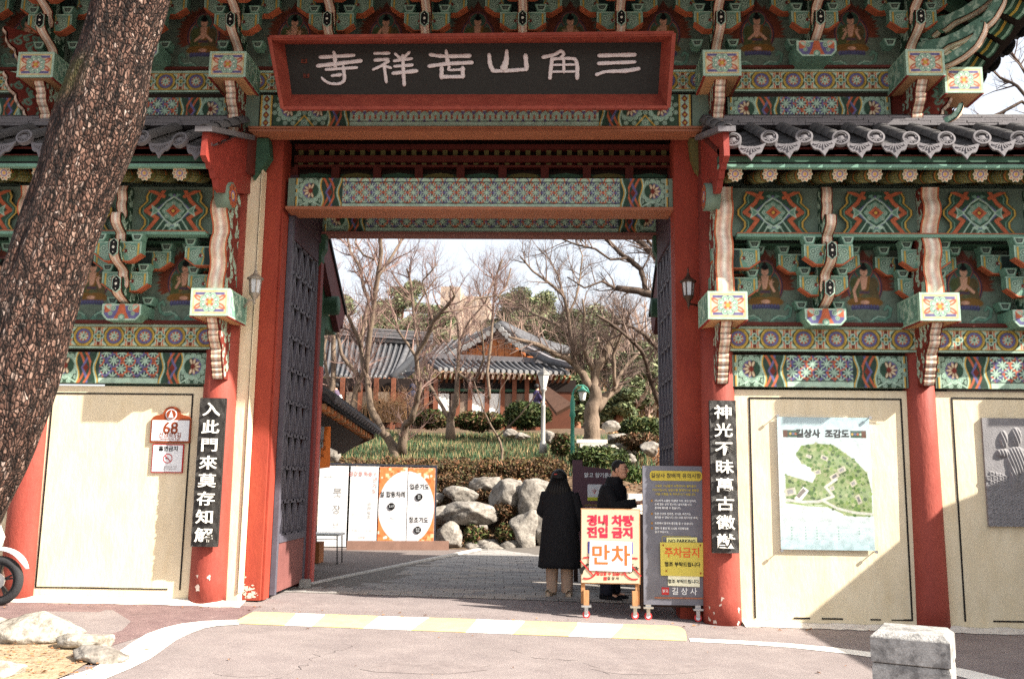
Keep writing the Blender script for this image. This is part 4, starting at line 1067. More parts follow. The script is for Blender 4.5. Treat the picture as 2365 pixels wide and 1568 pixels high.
sheet('inner_yard', np.linspace(-8, 3.0, 23), np.linspace(1.705, 9.2, 16), -.004, mat('yard_asphalt', (112, 102, 98), .9, .1, 2, .4, 120))

def flat(name, pts, m, off=.004, parent=None, sub=.35):
    """a paint mark or surface patch lying on the ground, cut fine enough to follow it"""
    me = bpy.data.meshes.new(name); bm = bmesh.new(); vs = [bm.verts.new((p[0], p[1], 0)) for p in pts]; bm.faces.new(vs)
    bmesh.ops.triangulate(bm, faces=bm.faces[:])
    for v in bm.verts: v.co.z = Hf(v.co.x, v.co.y) + off
    bm.normal_update()
    for f in bm.faces:
        if f.normal.z < 0: f.normal_flip()
    bm.to_mesh(me); bm.free(); me.materials.append(m); return link(name, me, parent)
def strip(name, px, m, off=.004, parent=None):
    """px: rows of (x_left, y, x_right, y2) pixel pairs read off the ground"""
    V = []; F = []
    for a in px:
        for p in ((a[0], a[1]), (a[2], a[3])): g = G(*p); V.append((g.x, g.y, Hf(g.x, g.y) + off))
    for i in range(len(px) - 1): F.append((2 * i, 2 * i + 1, 2 * i + 3, 2 * i + 2))
    me = bpy.data.meshes.new(name); me.from_pydata(V, [], F); me.materials.append(m)
    bm = bmesh.new(); bm.from_mesh(me); bmesh.ops.recalc_face_normals(bm, faces=bm.faces[:]); bm.faces.ensure_lookup_table()
    if bm.faces[0].normal.z < 0: bmesh.ops.reverse_faces(bm, faces=bm.faces[:])
    bm.to_mesh(me); bm.free(); return link(name, me, parent)
# darker reddish verge asphalt along the wing
o = strip('verge_asphalt', [(-80, 1388, -80, 1600), (60, 1390, 40, 1500), (230, 1392, 230, 1500), (330, 1394, 300, 1478), (420, 1396, 400, 1449), (520, 1398, 470, 1438), (600, 1400, 545, 1436)], M_asph2, .003); struct(o)
o = strip('road_line', [(95, 1590, 190, 1590), (140, 1568, 245, 1568), (215, 1545, 300, 1545), (262, 1515, 345, 1523), (300, 1488, 375, 1502), (338, 1465, 405, 1480), (380, 1450, 440, 1463), (420, 1441, 470, 1452), (470, 1435, 500, 1446), (550, 1432, 552, 1443)], M_line, .007); struct(o)
o = strip('road_line', [(1592, 1474, 1594, 1482), (1700, 1479, 1700, 1487), (1820, 1486, 1820, 1495), (1940, 1497, 1940, 1508), (2040, 1510, 2040, 1522)], M_line, .005); struct(o)
o = strip('road_line', [(2170, 1534, 2170, 1552), (2240, 1548, 2230, 1566), (2330, 1570, 2300, 1592)], M_line, .005); struct(o)
# speed hump in yellow and white bands
hump = thing('speed_hump', 'low speed hump painted in yellow and white bands across the gate entrance', 'speed bump', tuple(G(1080, 1450)))
bot = [536, 657, 720, 839, 949, 1075, 1184, 1313, 1410, 1585]; top = [592, 682, 750, 876, 992, 1099, 1211, 1332, 1439, 1556]
for i in range(9):
    V = []; n = 6
    for k in range(n + 1):
        t = k / n
        for xb, xt in ((bot[i], top[i]), (bot[i + 1], top[i + 1])):
            yb = 1440 + (xb - 545) * .0385; yt = 1413 + (xt - 590) * .0335
            px = xb + (xt - xb) * t + 10 * math.sin(math.pi * t); py = yb + (yt - yb) * t; g = G(px, py)
            V.append((g.x, g.y, Hf(g.x, g.y) + .004 + .035 * math.sin(math.pi * t)))
    b = MB(); b.add(V, [(2 * k, 2 * k + 1, 2 * k + 3, 2 * k + 2) for k in range(n)]); b.obj('painted_band', M_yel if i % 2 == 0 else M_line, hump, True)

# cracks, worn patches and leaf bits on the road
q = random.Random(17)
M_crk = mat('road_crack', (70, 62, 62), .95)
for (pts) in ([(640, 1568), (700, 1540), (735, 1512), (800, 1500), (830, 1482)], [(1180, 1500), (1240, 1520), (1330, 1524), (1400, 1548), (1420, 1570)], [(300, 1420), (420, 1412), (520, 1420)]):
    G_ = [G(*p) for p in pts]; c_ = []
    for a, b_ in zip(G_[:-1], G_[1:]):
        for t in range(8): p = a.lerp(b_, t / 8); c_.append((p.x + q.gauss(0, .015), p.y + q.gauss(0, .015)))
    b = MB()
    for i_, (x, y) in enumerate(c_): w_ = .0028 + .002 * math.sin(i_); b.v += [(x, y - w_, Hf(x, y) + .0022), (x, y + w_, Hf(x, y) + .0022)]
    b.f = [(2 * k, 2 * k + 2, 2 * k + 3, 2 * k + 1) for k in range(len(c_) - 1)]; b.m = [0] * len(b.f); struct(b.obj('road_crack', M_crk))
for (cx, cy, rx, ry) in ((980, 1540, 150, 16), (1500, 1545, 130, 14), (560, 1555, 70, 8)):
    pts = [(cx + rx * math.cos(t) * q.uniform(.85, 1.1), cy + ry * math.sin(t) * q.uniform(.85, 1.1)) for t in np.linspace(0, 6.0, 16)]; G_ = [G(*p) for p in pts]; struct(flat('road_patch', [(g.x, g.y) for g in G_], mat('worn_asphalt', (138, 128, 126), .9, .1, 3, .4, 150, (120, 110, 109), cut=(.35, .65), speck=(75, .26)), .0018))
b = MB()
for _ in range(130):
    x = q.uniform(-6, 5); y = -.12 - abs(q.gauss(0, .25)) if q.random() < .75 else q.uniform(-4, -.3); s_ = q.uniform(.008, .028); a = q.uniform(0, 6); z = Hf(x, y) + .008
    b.add([(x + s_ * math.cos(a), y + s_ * math.sin(a), z), (x + s_ * .5 * math.cos(a + 1.8), y + s_ * .5 * math.sin(a + 1.8), z + s_ * .5), (x - s_ * math.cos(a), y - s_ * math.sin(a), z), (x + s_ * .5 * math.cos(a - 1.8), y + s_ * .5 * math.sin(a - 1.8), z + s_ * .2)], [(0, 1, 2, 3)])
o = b.obj('road_leaves', mat('dry_leaf', (150, 104, 66), .9, .4, 30)); o['kind'] = 'stuff'; o['label'] = 'dry leaves blown along the foot of the walls and the road'

# brick paving of the yard behind the gate
pave = link('paving', MB().box(-.01, .01, 6, 6.02, -.1, -.09).mesh('paving', M_soil)); struct(pave)
M_pv = [mat('paver_%s' % n, c, .85, .12, 4, .3, 50) for n, c in (('grey', (150, 146, 142)), ('warm', (160, 152, 144)), ('dull', (136, 132, 130)))]
PW, PD = .40, .205
mes = [MB().box(-PW / 2 + .006, PW / 2 - .006, -PD / 2 + .006, PD / 2 - .006, -.06, 0).mesh('paving_stone', m_) for m_ in M_pv]
ka, kb = G(722, 1352), G(1030, 1288)
def leftedge(y): return ka.x + (kb.x - ka.x) * (y - ka.y) / (kb.y - ka.y)
q = random.Random(4); cnt = 0; rest = MB(); row = 0; y = 1.42
while y < 10.0:
    x = leftedge(y) + .12 + (.2 if row % 2 else 0)
    while x < 3.2:
        z = Hf(x, y) + .012 + q.uniform(-.003, .003)
        if cnt < 296 and y < 6.2 and x < 1.5:
            o = link('paving_stone', mes[q.choice((0, 0, 1, 2))], pave, (x, y, z), (0, 0, q.uniform(-.01, .01))); cnt += 1
        else: rest.box(x - PW / 2 + .008, x + PW / 2 - .008, y - PD / 2 + .008, y + PD / 2 - .008, z - .05, z)
        x += PW
    y += PD; row += 1
rest.obj('far_paving_stones', M_pv[0], pave)['kind'] = 'stuff'
flat('paving_bed', [(leftedge(1.25), 1.3), (3.2, 1.3), (3.2, 10.2), (leftedge(9.3), 9.3)], mat('joint_sand', (104, 98, 92)), .0025)['kind'] = 'structure'
b = MB()
for k in range(12):
    ya, yb = ka.y + (9 - ka.y) * k / 12, ka.y + (9 - ka.y) * (k + 1) / 12; b.bar((leftedge(ya) - .05, ya, Hf(0, ya) + .01), (leftedge(yb) - .05, yb - .02, Hf(0, yb) + .01), .09, .07)
o = b.obj('kerb', mat('kerb_stone', (188, 184, 178), .85, .1)); struct(o)

# ================================================================== PLAQUE over the lintel
plaque = thing('name_plaque', 'long black name board with white brush characters in a flared red frame', 'plaque', (-.85, -.8, 5.8))
def pq(px, py, Y): p = P(px, py, Y); return (p.x, p.y, p.z)
IN = [pq(657, 97, -.80), pq(1528, 92, -.80), pq(1520, 218, -.62), pq(674, 219, -.62)]
OU = [pq(623, 87, -1.06), pq(1556, 77, -1.06), pq(1543, 249, -.82), pq(653, 251, -.82)]
BK = [(p[0], p[1] + .05, p[2]) for p in IN]
b = MB(); b.add(IN + BK, [(3, 2, 1, 0), (4, 5, 6, 7), (0, 1, 5, 4), (1, 2, 6, 5), (2, 3, 7, 6), (3, 0, 4, 7)]); b.obj('board', mat('plaque_black', (34, 32, 28), .6, .2, 20, .2, 60), plaque)
M_frame = mat('plaque_red', (128, 54, 42), .7, .14, 5, .1, 40, (146, 70, 54), cut=(.4, .7))
for i in range(4):
    j = (i + 1) % 4; o2 = lambda p, dy: (p[0], p[1] + dy, p[2])
    b = MB(); A = [Vector(IN[i]), Vector(IN[j]), Vector(OU[j]), Vector(OU[i])]; n_ = (A[1] - A[0]).cross(A[3] - A[0]).normalized() * .03
    if n_.y < 0: n_ = -n_
    b.add([*A, *[v + n_ for v in A]], [(0, 1, 2, 3), (7, 6, 5, 4), (0, 4, 5, 1), (1, 5, 6, 2), (2, 6, 7, 3), (3, 7, 4, 0)]); b.obj('frame_board', M_frame, plaque)
    MB().bar(OU[i], OU[j], .035, .03, up=(0, 1, 0)).obj('rim', M_frame, plaque)
def d2(x, y): return ((760 + x / 2.956) * .7656, y / 2.956 * .7656)
def d3(x, y): return ((1500 + x / 2.956) * .7656, y / 2.956 * .7656)
CH = [(d2, [[(610, 512, 20), (910, 495, 18)], [(585, 590, 20), (720, 575, 22), (970, 545, 20)], [(660, 622, 16), (935, 605, 16)], [(730, 465, 14), (740, 500, 20), (742, 590, 22)], [(815, 600, 18), (828, 720, 18), (780, 752, 16), (690, 748, 14), (635, 712, 14), (622, 695, 10)], [(712, 678, 14), (790, 668, 20)]]),
      (d2, [[(1092, 478, 14), (1222, 476, 18)], [(1098, 538, 18), (1238, 530, 18), (1165, 585, 16), (1082, 622, 14)], [(1178, 580, 16), (1198, 735, 16)], [(1180, 590, 14), (1240, 608, 14)], [(1278, 482, 14), (1325, 525, 16)], [(1402, 470, 16), (1350, 520, 16)], [(1268, 545, 16), (1425, 525, 16)], [(1270, 594, 14), (1430, 582, 18)], [(1258, 656, 18), (1468, 635, 22)], [(1345, 500, 18), (1350, 640, 18), (1358, 758, 18)]]),
      (d2, [[(1590, 490, 18), (1700, 505, 20), (1940, 500, 22)], [(1580, 592, 20), (1740, 570, 20), (1960, 560, 20)], [(1732, 455, 14), (1748, 575, 24)], [(1692, 605, 20), (1690, 695, 22)], [(1690, 688, 20), (1888, 686, 18)], [(1880, 610, 22), (1880, 690, 20)], [(1760, 600, 16), (1745, 630, 12), (1870, 622, 14)]]),
      (d3, [[(-72, 490, 18), (-65, 580, 22), (-38, 632, 22)], [(-38, 636, 18), (120, 632, 20), (262, 620, 18)], [(85, 455, 16), (82, 540, 26), (60, 610, 38)], [(252, 498, 22), (262, 615, 22)]]),
      (d3, [[(410, 512, 20), (510, 492, 18), (572, 452, 18), (598, 485, 16), (560, 525, 16)], [(485, 528, 18), (600, 522, 16), (700, 525, 18), (716, 600, 20), (712, 702, 20)], [(488, 530, 18), (478, 620, 20), (470, 700, 18)], [(490, 582, 12), (700, 578, 12)], [(500, 642, 12), (700, 640, 12)], [(592, 522, 14), (594, 645, 16)]]),
      (d3, [[(908, 498, 20), (1228, 490, 22)], [(905, 568, 20), (1228, 555, 18)], [(885, 668, 18), (960, 640, 16), (1150, 635, 22), (1262, 615, 20)]])]
def board_pt(px, py, off=.012):
    t = min(1, max(0, (py - 95) / 123)); Y = -.80 + .18 * t - off; return P(px, py, Y)
M_wl = mat('pale_brush_white', (206, 196, 194), .7, .08, 30)
for fn, strokes in CH:
    b = MB()
    for st in strokes:
        pts = []; rad = []
        for (xa, ya, ra), (xb, yb, rb) in zip(st[:-1], st[1:]):
            for k in range(5): t = k / 5; pts.append((xa + (xb - xa) * t, ya + (yb - ya) * t)); rad.append(ra + (rb - ra) * t)
        pts.append(st[-1][:2]); rad.append(st[-1][2]); n = len(pts)
        for it in range(2): pts = [pts[0]] + [((pts[i - 1][0] + 2 * pts[i][0] + pts[i + 1][0]) / 4, (pts[i - 1][1] + 2 * pts[i][1] + pts[i + 1][1]) / 4) for i in range(1, n - 1)] + [pts[-1]]
        W = [board_pt(*fn(*p)) for p in pts]; R_ = [r * .00121 * (1 + .1 * math.sin(i * 2.1)) for i, r in enumerate(rad)]
        d0 = (W[0] - W[1]).normalized(); d1 = (W[-1] - W[-2]).normalized()
        W = [W[0] + d0 * R_[0] * .8] + W + [W[-1] + d1 * R_[-1] * .8]; R_ = [R_[0] * .5] + R_ + [R_[-1] * .5]
        o0 = len(b.v); b.tube(W, R_, 8)
        for i in range(o0, len(b.v)):
            k = (i - o0) // 8; v = b.v[i]; c = W[min(k, len(W) - 1)]; b.v[i] = (v[0], c.y + (v[1] - c.y) * .35, v[2])
    b.obj('brush_character', M_wl, plaque, True)
for (x, y) in ((467, 544), (486, 674)):
    p = board_pt(*d2(x, y), .004); o = MB().box(p.x - .033, p.x + .033, p.y - .004, p.y, p.z - .03, p.z + .03).obj('seal_mark', mat('seal_red', (110, 52, 36)), plaque)
    o2 = MB()
    for k in range(3): o2.box(p.x - .022, p.x + .022, p.y - .007, p.y - .004, p.z - .02 + k * .017, p.z - .014 + k * .017)
    o2.box(p.x - .004, p.x + .004, p.y - .0075, p.y - .004, p.z - .024, p.z + .024); o2.obj('seal_carving', M_black, o)

# ================================================================== vertical boards on the round columns
def vboard(text, x, z0, z1, w, label, y=-.165):
    t = thing('column_board', label, 'sign board', (x, y, z0), 'long black character boards on the columns')
    q = random.Random(int(x * 9)); nx, nz = 20, 90
    X, Z = np.meshgrid(np.linspace(x - w / 2, x + w / 2, nx), np.linspace(z0, z1, nz))
    ph = np.cumsum(.45 + .25 * npr.random(nz))[:, None]; Yd = y - .012 - .0045 * np.sin(ph * 1.0 + X * 22 + 1.2 * np.sin(X * 47 + Z * 9)) - .003 * npr.random(X.shape)
    v = np.stack([X, Yd, Z], -1).reshape(-1, 3); i = np.arange(nx * nz).reshape(nz, nx); qd = np.stack([i[:-1, :-1], i[:-1, 1:], i[1:, 1:], i[1:, :-1]], -1).reshape(-1, 4)
    link('carved_face', grid_mesh('carved_face', v, qd, None, mat('charred_board', (52, 50, 48), .45, .35, 40, .5, 60, stretch=(1, 1, 4)), True), t)
    MB().box(x - w / 2, x + w / 2, y, y + .05, z0, z1).obj('board', M_char, t)
    n = len(text); st = (z1 - z0 - .06) / n
    for k, ch in enumerate(text): lettering([(ch, 0, 0, .160, 0, .0025, 1.30)], M_white, t, (x, y - .034, z1 - .03 - st * (k + .5) - .012), name='character', thick=.006)
    return t
vboard('入此門來莫存知解', -3.745, .63, 2.28, .29, 'black character board on the red column beside the plain cream panel', y=-.20)
vboard('神光不昧萬古徽猷', 2.0, .65, 2.31, .29, 'black character board on the red column beside the map poster', y=-.20)

# ================================================================== wall lanterns
def lantern(x, y, z, body, label, armto):
    t = thing('wall_lantern', label, 'lantern', (x, y, z), 'wall lanterns either side of the gateway'); k = .95
    b = MB(); b.lathe([(r * k, zz * k) for r, zz in ((.004, .34), (.012, .31), (.006, .28), (.018, .255), (.022, .235), (.03, .22), (.06, .19), (.098, .165), (.10, .15), (.07, .148))], (x, y, z), 16); b.obj('roof', body, t, True)
    b = MB(); b.lathe([(.072 * k, .148 * k), (.058 * k, -.02)], (x, y, z), 6); b.obj('glass', mat('frosted_glass', (196, 200, 204), .3, .1, 6), t)
    for a in range(6):
        an = a * math.pi / 3; MB().bar((x + .072 * k * math.cos(an), y + .072 * k * math.sin(an), z + .145 * k), (x + .06 * k * math.cos(an), y + .06 * k * math.sin(an), z - .02), .012, .012).obj('glazing_bar', body, t)
    b = MB(); b.lathe([(.064, -.02), (.058, -.035), (.03, -.075), (.022, -.09), (.012, -.12), (.02, -.135), (.008, -.15), (.004, -.18)], (x, y, z), 14); b.obj('base', body, t, True)
    b = MB(); b.tube([(x, y, z - .11), ((x + armto[0]) / 2, (y + armto[1]) / 2, z - .10), armto], .012, 8); b.obj('arm', body, t, True)
    return t
lantern(-3.36, -.14, 3.53, mat('pale_bronze', (150, 140, 128), .5, .2, 20, metal=.3), 'weathered pale lantern on an arm beside the cream strip, in full sun', (-3.47, -.15, 3.34))  # same lantern shape, paler and less metallic than the other
lantern(1.68, .02, 3.56, mat('dark_bronze', (74, 58, 48), .5, .2, 20, metal=.4), 'dark bronze lantern on the shaded red pillar above the grey notice board', (1.82, .2, 3.46))

# ================================================================== signs on the wing walls
sg = thing('address_plate', 'brown and white house number plate reading 68 with a pagoda emblem', 'sign', (-4.28, -.02, 1.95))
def quadrect(px0, py0, px1, py1, Y): a = P(px0, py0, Y); b = P(px1, py1, Y); return a.x, b.x, b.z, a.z
M_brown = mat('sign_brown', (136, 62, 30), .5, .04); M_signw = mat('sign_white', (222, 226, 230), .4, .03); M_sred = mat('sign_red', (176, 44, 46), .5, .04)
x0, x1, z0, z1 = quadrect(350, 970, 439, 1023, -.02)
b = MB(); pts = [(x0, z0), (x1, z0), (x1, z1 - .01)]; 
for k in range(7): t = math.pi * k / 6 * .5; pts.append((x1 - .09 + .09 * math.cos(t) , z1 - .01 + .07 * math.sin(t)))
cx = (x0 + x1) / 2
for k in range(9): t = math.pi * k / 8; pts.append((cx + .10 * math.cos(t), z1 + .075 + .085 * math.sin(t)))
for k in range(7): t = math.pi / 2 + math.pi * k / 6 * .5; pts.append((x0 + .09 + .09 * math.cos(t), z1 - .01 + .07 * math.sin(t)))
b.prism(pts, 'y', -.03, -.004); b.obj('plate', M_brown, sg); MB().box(x0 + .018, x1 - .018, -.034, -.03, z0 + .022, z1 + .0).obj('white_field', M_signw, sg)
b = MB(); b.lathe([(.0655, 0), (.0655, .004)], (0, 0, 0), 28); b.v = [(cx + v[0], -.035 - v[2], z1 + .065 + v[1]) for v in b.v]; b.obj('emblem_ring', M_signw, sg)
b = MB(); b.lathe([(.055, 0), (.055, .004)], (0, 0, 0), 28); b.v = [(cx + v[0], -.0395 - v[2], z1 + .065 + v[1]) for v in b.v]; b.obj('emblem_disc', M_brown, sg)
b = MB()
for k in range(5): wv = .034 - .005 * k; b.prism([(cx - wv, z1 + .028 + k * .013), (cx + wv, z1 + .028 + k * .013), (cx + wv * .55, z1 + .038 + k * .013), (cx - wv * .55, z1 + .038 + k * .013)], 'y', -.047, -.0436)
b.prism([(cx - .005, z1 + .09), (cx + .005, z1 + .09), (cx, z1 + .112)], 'y', -.047, -.0436); b.obj('pagoda_emblem', M_signw, sg)
lettering([('68', cx, z1 - .095, .19, 0, .004, .95), ('선잠로5길', cx, z0 + .085, .064, 0, .001), ('Seonjam-ro 5-gil', cx, z0 + .045, .036, 0, .0005)], M_brown, sg, (0, -.0355, 0), name='lettering')
ns = thing('no_smoking_sign', 'small white no smoking sign with a red border under the house number plate', 'sign', (-4.3, -.02, 1.6))
x0, x1, z0, z1 = quadrect(353, 1025, 421, 1092, -.02); cx = (x0 + x1) / 2 + .005
MB().box(x0, x1, -.022, -.004, z0, z1).obj('border', M_sred, ns); MB().box(x0 + .012, x1 - .012, -.026, -.022, z0 + .012, z1 - .012).obj('white_field', M_signw, ns)
cz = (z0 + z1) / 2
b = MB(); n = 28; b.add([(cx + r * math.cos(2 * math.pi * k / n), -.028, cz + r * math.sin(2 * math.pi * k / n)) for r in (.045, .055) for k in range(n)], [(k, (k + 1) % n, n + (k + 1) % n, n + k) for k in range(n)]); b.obj('ban_ring', M_sred, ns)
MB().bar((cx - .034, -.029, cz + .034), (cx + .034, -.029, cz - .034), .009, .003, up=(0, 1, 0)).obj('ban_bar', M_sred, ns)
MB().box(cx - .03, cx + .012, -.0275, -.026, cz - .006, cz + .004).obj('cigarette', M_black, ns)
lettering([('흡연금지', cx, z1 - .055, .062, 0, .002), ('여기는 흡연으로 인한', cx, z0 + .066, .026, 1, 0), ('민원다발 구역입니다.', cx, z0 + .040, .026, 1, 0)], [M_black, mat('faint_print', (150, 140, 140))], ns, (0, -.0275, 0))

# ---- map poster
ps = thing('map_poster', 'pale blue temple map poster under clear plastic with four corner bolts', 'poster', (3.0, -.06, 1.5))
x0, x1, z0, z1 = quadrect(1796, 962, 2024, 1272, -.07)
cv = Cv(x1 - x0, z1 - z0, (.70, .83, .86), .006); W_, H_ = cv.w, cv.h
cv.c[:] = np.array([.42, .58, .62]) + (np.array([.62, .68, .68]) - np.array([.42, .58, .62])) * np.clip(1.1 * np.sin(np.linspace(0, 3.14, cv.ny)), 0, 1)[:, None, None]
def mp(u, v): return (u * W_, v * H_)
q = random.Random(12)
land = [(.07, .47), (.07, .36), (.2, .34), (.45, .335), (.58, .30), (.72, .255), (.9, .25), (.99, .26), (.99, .45), (.95, .58), (.82, .68), (.7, .74), (.6, .79), (.42, .80), (.25, .78), (.19, .71), (.25, .65), (.36, .61), (.40, .55), (.36, .50), (.2, .535), (.07, .56)]
cv.poly([mp(*p) for p in land], (.24, .32, .14))
greens = [(.07, .15, .03), (.12, .22, .05), (.2, .30, .08), (.05, .10, .03), (.34, .38, .2)]
def inside(u, v):
    c = False; n = len(land)
    for i in range(n):
        a, b_ = land[i], land[(i + 1) % n]
        if (a[1] > v) != (b_[1] > v) and u < (b_[0] - a[0]) * (v - a[1]) / (b_[1] - a[1]) + a[0]: c = not c
    return c
for _ in range(700):
    u, v = q.uniform(.05, 1), q.uniform(.24, .81)
    if inside(u, v): cv.circ(*mp(u, v), q.uniform(.008, .022), q.choice(greens))
for (u, v, w_, h_, a) in ((.12, .43, .12, .07, .2), (.5, .69, .08, .04, -.4), (.6, .55, .1, .05, .5), (.68, .6, .09, .05, .4), (.42, .58, .07, .04, .2), (.8, .5, .07, .05, .5), (.85, .38, .05, .09, .4), (.33, .7, .06, .03, -.3), (.57, .46, .05, .04, .3)):
    c_, s__ = math.cos(a), math.sin(a); pts = [mp(u + (dx * c_ - dy * s__) , v + (dx * s__ + dy * c_) * .8) for dx, dy in ((-w_ / 2, -h_ / 2), (w_ / 2, -h_ / 2), (w_ / 2, h_ / 2), (-w_ / 2, h_ / 2))]
    cv.poly(pts, (.52, .50, .40)).poly([(p[0] * .55 + mp(u, v)[0] * .45, p[1] * .55 + mp(u, v)[1] * .45) for p in pts], q.choice(((.14, .14, .15), (.3, .3, .3), (.7, .7, .68))))
cv.poly([mp(.16, .38), mp(.26, .47), mp(.32, .44), mp(.22, .35)], (.8, .8, .78)).poly([mp(.18, .4), mp(.26, .46), mp(.29, .44), mp(.21, .38)], (.2, .18, .16))
cv.line([mp(.07, .37), mp(.25, .355), mp(.42, .36), mp(.58, .40), mp(.5, .47), mp(.62, .53)], .03, (.6, .6, .55)).line([mp(.46, .37), mp(.62, .31), mp(.8, .28), mp(.99, .27)], .028, (.55, .56, .5)).line([mp(.07, .35), mp(.3, .33), mp(.5, .325)], .014, (.3, .42, .14))
for uu in (.06, .79):
    cv.rect(*[k * W_ for k in (uu, uu + .17)], .845 * H_, .90 * H_, 'dgreen'); s_ = uu + (.06 if uu < .5 else 0)
    for k in range(4): cv.circ((s_ + .02 + .03 * k) * W_, .872 * H_, .013, ('yellow', 'purple', 'orange', 'mint')[k])
    cv.rect(*[k * W_ for k in ((uu, uu + .05) if uu < .5 else (uu + .12, uu + .17))], .845 * H_, .90 * H_, 'brown')
for ci, cu in enumerate((.12, .27, .39, .62, .84)):
    for r_ in range(5 if ci < 4 else 3):
        vv = .165 - r_ * .021; cv.circ(cu * W_, vv * H_, .007, 'teal').rect((cu + .02) * W_, (cu + .02 + (.06, .05, .17, .15, .06)[ci] * (.6 + .4 * ((r_ * 7 + ci) % 3) / 2)) * W_, vv * H_ - .003, vv * H_ + .003, (.42, .55, .58))
sh = painted('printed_sheet', cv, ps, x0, -.072, z0); MB().box(x0, x1, -.07, -.064, z0, z1).obj('backing', M_signw, ps)
lettering([('길상사  조감도', (x0 + x1) / 2 - .01, z0 + .872 * H_, .098, 0, .0035)], M_black, ps, (0, -.075, 0))
gl = bpy.data.materials.new('clear_plastic'); gl.use_nodes = True; g_ = gl.node_tree; gb = g_.nodes['Principled BSDF']; g_.nodes.remove(gb)
tr_ = g_.nodes.new('ShaderNodeBsdfTransparent'); gs = g_.nodes.new('ShaderNodeBsdfGlossy'); gs.inputs['Roughness'].default_value = .12; mx_ = g_.nodes.new('ShaderNodeMixShader'); mx_.inputs[0].default_value = .10
g_.links.new(tr_.outputs[0], mx_.inputs[1]); g_.links.new(gs.outputs[0], mx_.inputs[2]); g_.links.new(mx_.outputs[0], g_.nodes['Material Output'].inputs[0])
nx, nz = 30, 40; X, Z = np.meshgrid(np.linspace(x0 - .03, x1 + .03, nx), np.linspace(z0 - .03, z1 + .03, nz)); U = (X - x0) / (x1 - x0); Vv = (Z - z0) / (z1 - z0)
Yd = -.084 - .012 * smooth(.6, 1, U) * (np.sin(X * 30 + Z * 9) * .5 + .5) - .006 * np.sin(Z * 17) * U
v = np.stack([X, Yd, Z], -1).reshape(-1, 3); i = np.arange(nx * nz).reshape(nz, nx); link('plastic_cover', grid_mesh('plastic_cover', v, np.stack([i[:-1, :-1], i[:-1, 1:], i[1:, 1:], i[1:, :-1]], -1).reshape(-1, 4), None, gl, True), ps)
M_steel = mat('steel', (170, 170, 172), .35, .05, metal=.8)
for (xx, zz) in ((x0 - .0, z1 + .01), (x1 + .0, z1 + .0), (x0, z0 - .01), (x1, z0 - .01)):
    b = MB(); b.tube([(xx, 0, zz), (xx, -.105, zz)], .006, 8); b.tube([(xx, -.10, zz), (xx, -.118, zz)], .017, 12); b.obj('corner_bolt', M_steel, ps)
ps.location.y += .036

# ---- grey stone relief
rl = thing('stone_relief', 'grey carved stone relief with swirling waves set on the far right cream panel', 'relief', (5.4, -.03, 1.5))
x0, x1, z0, z1 = 4.915, 5.9, .97, 2.16
nx, nz = 150, 180; X, Z = np.meshgrid(np.linspace(x0, x1, nx), np.linspace(z0, z1, nz))
Dp = np.zeros_like(X); q = random.Random(6)
for r_ in range(12):
    for c_ in range(15):
        cx, cz = x0 + .03 + c_ * .068 + .034 * (r_ % 2), z0 + .02 + r_ * .05
        d = np.hypot(X - cx, Z - cz); Dp += np.where((d < .034) & (Z < z0 + .62 - .3 * (X - x0)), .012 * np.abs(np.cos(d * 150)), 0)
for (u, v_, ru, rv) in ((.22, .95, .05, .10), (.36, .98, .06, .11), (.2, .80, .08, .05), (.35, .72, .12, .16), (.52, .6, .14, .2), (.7, .8, .15, .2), (.3, .55, .05, .2)):
    k = ((X - x0 - u) / ru) ** 2 + ((Z - z0 - v_) / rv) ** 2; Dp = np.maximum(Dp, np.where(k < 1, .030 * np.sqrt(np.clip(1 - k, 0, 1)) * (1 + .25 * np.sin((X * 3 + Z) * 60)), 0))
v = np.stack([X, -.035 - Dp, Z], -1).reshape(-1, 3); i = np.arange(nx * nz).reshape(nz, nx)
M_relief = mat('relief_stone', (132, 130, 132), .8, .15, 8, .3, 60)
link('carved_surface', grid_mesh('carved_surface', v, np.stack([i[:-1, :-1], i[:-1, 1:], i[1:, 1:], i[1:, :-1]], -1).reshape(-1, 4), None, M_relief, True), rl); MB().box(x0, x1, -.034, -.0, z0, z1).obj('slab', M_relief, rl)

# ================================================================== wheeled notice boards in the gateway
M_wood = mat('plain_wood', (176, 132, 92), .7, .2, 6, .1, 30, (150, 108, 74), stretch=(1, 1, .2)); M_rubber = mat('red_caster_rubber', (196, 60, 60), .5, .1)
def caster(t, x, y, z0):
    c = MB(); c.box(x - .055, x + .055, y - .05, y + .05, z0 + .125, z0 + .145); o = c.obj('caster', M_steel, t)
    MB().box(x - .02, x + .02, y - .025, y + .02, z0 + .05, z0 + .125).obj('fork', M_steel, o)
    b = MB(); b.tube([(x, y - .012, z0 + .042), (x, y + .012, z0 + .042)], .042, 18); b.obj('tyre', M_rubber, o)
    b = MB(); b.tube([(x, y - .016, z0 + .042), (x, y + .016, z0 + .042)], .024, 14); b.obj('hub', M_signw, o)
Yb = .08
ab = thing('notice_stand', 'beige wheeled board with red letters and a white paper sign taped on it', 'notice board', (P(1408, 1400, Yb).x, Yb, -.1))
A = P(1343, 1176, Yb); B = P(1476, 1347, Yb); ax0, ax1, az1, az0 = A.x, B.x + .005, A.z, B.z; ac = (ax0 + ax1) / 2; gz = Hf(ac, Yb)
MB().box(ax0, ax1, Yb, Yb + .012, az0, az1).obj('board', mat('beige_board', (188, 170, 148), .6, .05), ab)
MB().box(ax0 - .006, ax1 + .012, Yb + .013, Yb + .03, az0 - .012, az1 + .012).obj('back_frame', M_wood, ab)
MB().box(ax1 + .012, ax1 + .05, Yb + .02, Yb + .35, az0 - .3, az1 - .05).obj('side_frame', M_dark, ab)
